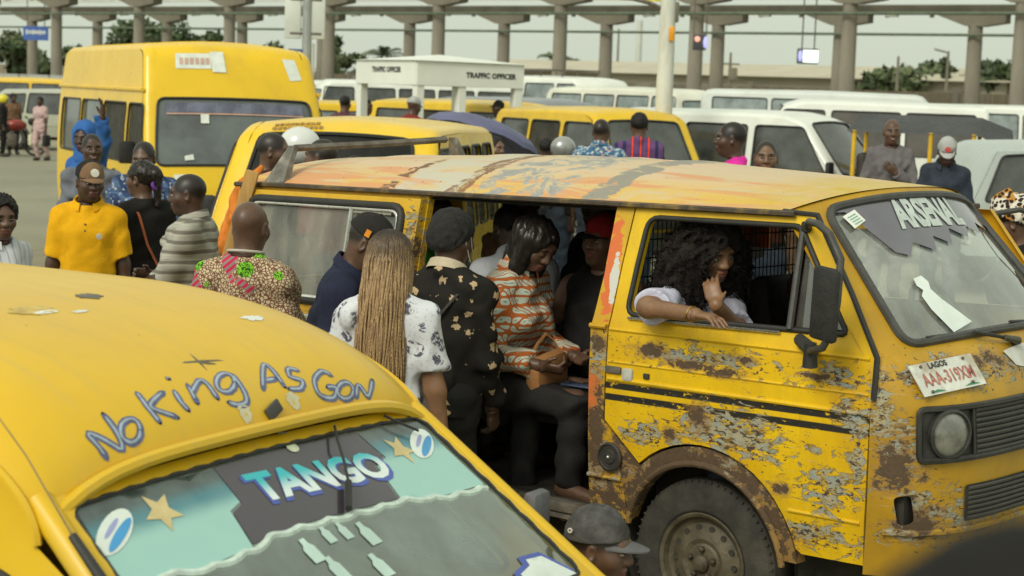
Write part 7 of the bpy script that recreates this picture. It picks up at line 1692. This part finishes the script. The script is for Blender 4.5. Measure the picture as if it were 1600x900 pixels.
person('motorcyclist in white helmet half hidden behind the roof bar', at_px(462, 11.9), 0, top_h(462, 200, 11.9), 1, 1.0, skin=0, top=dict(mat=C_BLK, sleeve=1.8), bottom=('trousers', C_JEAN), cap=dict(kind='helmet', mat=HEL))
person('man whose dark crown just shows over the rusty roof', at_px(551, 11.6), 90, top_h(551, 238, 11.6), 2, 1.0, skin=0, top=dict(mat=C_BRN, sleeve=.8), bottom=('trousers', C_JEAN), hair='short')
person('man under the blue umbrella with only his face showing', at_px(765, 16.6), -40, top_h(765, 209, 16.6), 1, 1.0, skin=2, top=dict(mat=C_NAVY, sleeve=.8), bottom=('trousers', C_JEAN), hair='short')
# booth
person('officer in pale shirt and dark cap standing in the traffic booth', at_px(772, 28.4), 200, 1.62, 1, 1.0, skin=0, gz=.70 - .32, top=dict(mat=cloth('officer_shirt', (.36, .35, .32)), sleeve=1.8, collar=cloth('dark_scarf', (.04, .05, .05))), bottom=('trousers', C_BLK), cap=dict(mat=K_BLK), hair='short')
person('man in maroon shirt leaning beside the booth post', at_px(628, 25.8), 60, top_h(628, 146, 25.8), 2, 1.15, skin=0, lean=16, top=dict(mat=C_RED, sleeve=1.8), bottom=('trousers', C_BLK), cap=dict(mat=K_LG))
person('person in pink top behind the booth post', at_px(690, 27), -60, 1.55, 2, 1.0, skin=1, top=dict(mat=cloth('pink_top', (.62, .05, .16)), sleeve=.8), bottom=('trousers', C_BLK), hair='short')
person('person in plum shirt left of the booth', at_px(533, 30), 70, top_h(533, 147, 30), 2, 1.0, skin=1, top=dict(mat=C_PUR, sleeve=.8), bottom=('trousers', C_BLK), hair='short')
person('person in pale blue shirt at the booth left side', at_px(565, 29.5), -30, top_h(565, 152, 29.5), 2, 1.0, skin=1, top=dict(mat=C_LIL, sleeve=.8), bottom=('trousers', C_BLK), hair='short')
# middle right
p = person('motorcyclist in silver helmet and dark jacket beside the umbrella', at_px(872, 18), 20, top_h(872, 214, 18), 1, 1.0, skin=0, top=dict(mat=C_BLK, sleeve=1.8), bottom=('trousers', C_JEAN), cap=dict(kind='helmet', mat=M('helmet_silver', (.33, .34, .33), .25, .1, 5, metal=.4, coat=.4)))
person('dark jacketed person with short hair left of the silver helmet', at_px(847, 18.6), 80, top_h(847, 212, 18.6), 1, 1.0, skin=0, top=dict(mat=C_BLK, sleeve=1.8), bottom=('trousers', C_JEAN), hair='short')
p = person('man in blue tropical shirt with black backpack, back turned', at_px(931, 17.2), 75, top_h(931, 181, 17.2), 1, 1.06, skin=1, top=dict(mat=C_HAW, sleeve=.85, g=.022, collar=True), bottom=('trousers', C_JEAN), hair='fade')
MB().box(p['B'](-.06, -.175, .24), (.27, .12, .36), bev=.05).build('backpack', C_BLK, p['T'])
MB().tube([p['B'](-.12, -.12, .42), p['B'](-.12, 0, .52), p['B'](-.12, .11, .40)], .02, 6, flat=.4).build('backpack_strap', C_BLK, p['T'])
person('man in purple and red striped football shirt, back turned', at_px(990, 18), 88, top_h(990, 172, 18), 1, 1.0, skin=1, top=dict(mat=C_CLUB, sleeve=.8, g=.022), bottom=('trousers', C_JEAN), hair='short')
person('young man in magenta shirt looking left in profile', at_px(1138, 13.2), 178, top_h(1138, 184, 13.2), 1, .95, skin=0, head=(-6, 0, 0), top=dict(mat=[C_MAG], sleeve=.75, g=.016), bottom=('trousers', C_JEAN), hair='fade')
person('man with narrow face looking at the camera beside the magenta shirt', at_px(1189, 12.6), -105, top_h(1189, 213, 12.6), 1, .95, skin=2, head=(8, 0, 0), top=dict(mat=C_BLK, sleeve=.8), bottom=('trousers', C_JEAN), hair='fade', beard=.6)
person('bald man in long grey kaftan with a hand on his chest', at_px(1382, 18.6), -95, top_h(1382, 182, 18.6), 1, .93, skin=1, smile=True, arms={1: ((.3, 0, -1), (.0, .1, -1)), -1: ((-.2, .25, -1), (.75, .5, .55))}, hands=('relaxed', 'flat'), palms=(None, (0, -1, 0)), top=dict(mat=C_KAF, sleeve=1.95, g=.018, hem=-.42, flare=1.6, name='kaftan'), bottom=('loose', C_KAF))
p = person('man in dark denim shirt and pale cap looking down at right', at_px(1468, 16.8), -100, top_h(1468, 207, 16.8), 1, .95, skin=0, head=(0, 24, 0), lean=6, arms={1: ((.25, .15, -1), (-.1, .4, -1)), -1: ((-.2, .05, -1), (-.05, .35, -1))}, hands=('relaxed', 'hold'), top=dict(mat=C_DEN, sleeve=1.9, g=.016, collar=True), bottom=('trousers', C_JEAN), cap=dict(mat=K_LG, badge=cloth('badge_red', (.5, .08, .07))), hair='fade')
bw = p['T']; bpy.context.view_layer.update(); wv = bw.matrix_world @ p['J'][-1][1]; BT = thing('drink_bottle', 'small bottle with red cap in the denim man hand', 'bottle', wv + Vector((0, -.06, -.10)))
MB().lathe([(.032, 0), (.034, .01), (.034, .12), (.014, .17), (.013, .19)], n=14).build('bottle_body', M('clear_plastic', (.55, .55, .52), .2), BT); MB().lathe([(.016, .19), (.016, .215), (0, .216)], n=12).build('bottle_cap', M('cap_red_plastic', (.55, .03, .03), .4), BT)
person('woman in leopard print head scarf at the right edge beside the mirror', at_px(1590, 8.7), 168, top_h(1590, 304, 8.7), 0, 1.0, 'f', 1, head=(-6, 12, 0), top=dict(mat=C_BLK, sleeve=.8), bottom=('skirt', C_NAVY), cap=dict(kind='scarf', mat=C_LEO), hair='short')
# far left
p = person('woman in pale pink dress walking with two bags across the yard', at_px(62, 44), -110, 1.64, 2, 1.0, 'f', 0, legs={1: ((.08, .12, -.45), (.07, -.02, -.84)), -1: ((-.08, -.05, -.45), (-.08, -.25, -.80))}, top=dict(mat=C_PINKW, sleeve=.8, hem=-.16, flare=1.3, name='tunic'), bottom=('loose', C_PINKW), hair='bun')
for sd, c_, nm in ((1, (.55, .53, .38), 'pale'), (-1, (.03, .03, .03), 'black')):
    wv = p['J'][sd][1]; MB().box((wv.x + .02 * sd, wv.y, wv.z - .28), (.12, .26, .30), bev=.05).tube([(wv.x, wv.y - .06, wv.z - .14), (wv.x, wv.y, wv.z - .04), (wv.x, wv.y + .06, wv.z - .14)], .008, 5).build('bag', cloth('bag_' + nm, c_), p['T'])
person('person in brown top standing behind the motorcycle at far left', at_px(20, 47), -60, 1.66, 2, 1.0, skin=0, top=dict(mat=C_BRN, sleeve=.8), bottom=('trousers', C_BLK), hair='afro')
person('rider in yellow helmet at the far left edge', at_px(4, 45.5), 10, 1.62, 2, 1.0, skin=0, top=dict(mat=C_BLK, sleeve=1.8), bottom=('trousers', C_BLK), cap=dict(kind='helmet', mat=M('helmet_yellow', (.65, .55, .03), .3)))
# leaning timber beside the van
tb_ = at(335, 415, 8.2); TB = thing('timber_post', 'leaning yellow timber post beside the bald man', 'post', (tb_.x - .05, tb_.y, 0)); MB().box((0, 0, .85), (.06, .04, 1.75), Matrix.Rotation(math.radians(15), 3, 'Y'), bev=.006).build('timber', M('raw_timber', (.42, .24, .07), .8, .25, 8, .3, stretch=(1, 1, .15)), TB)
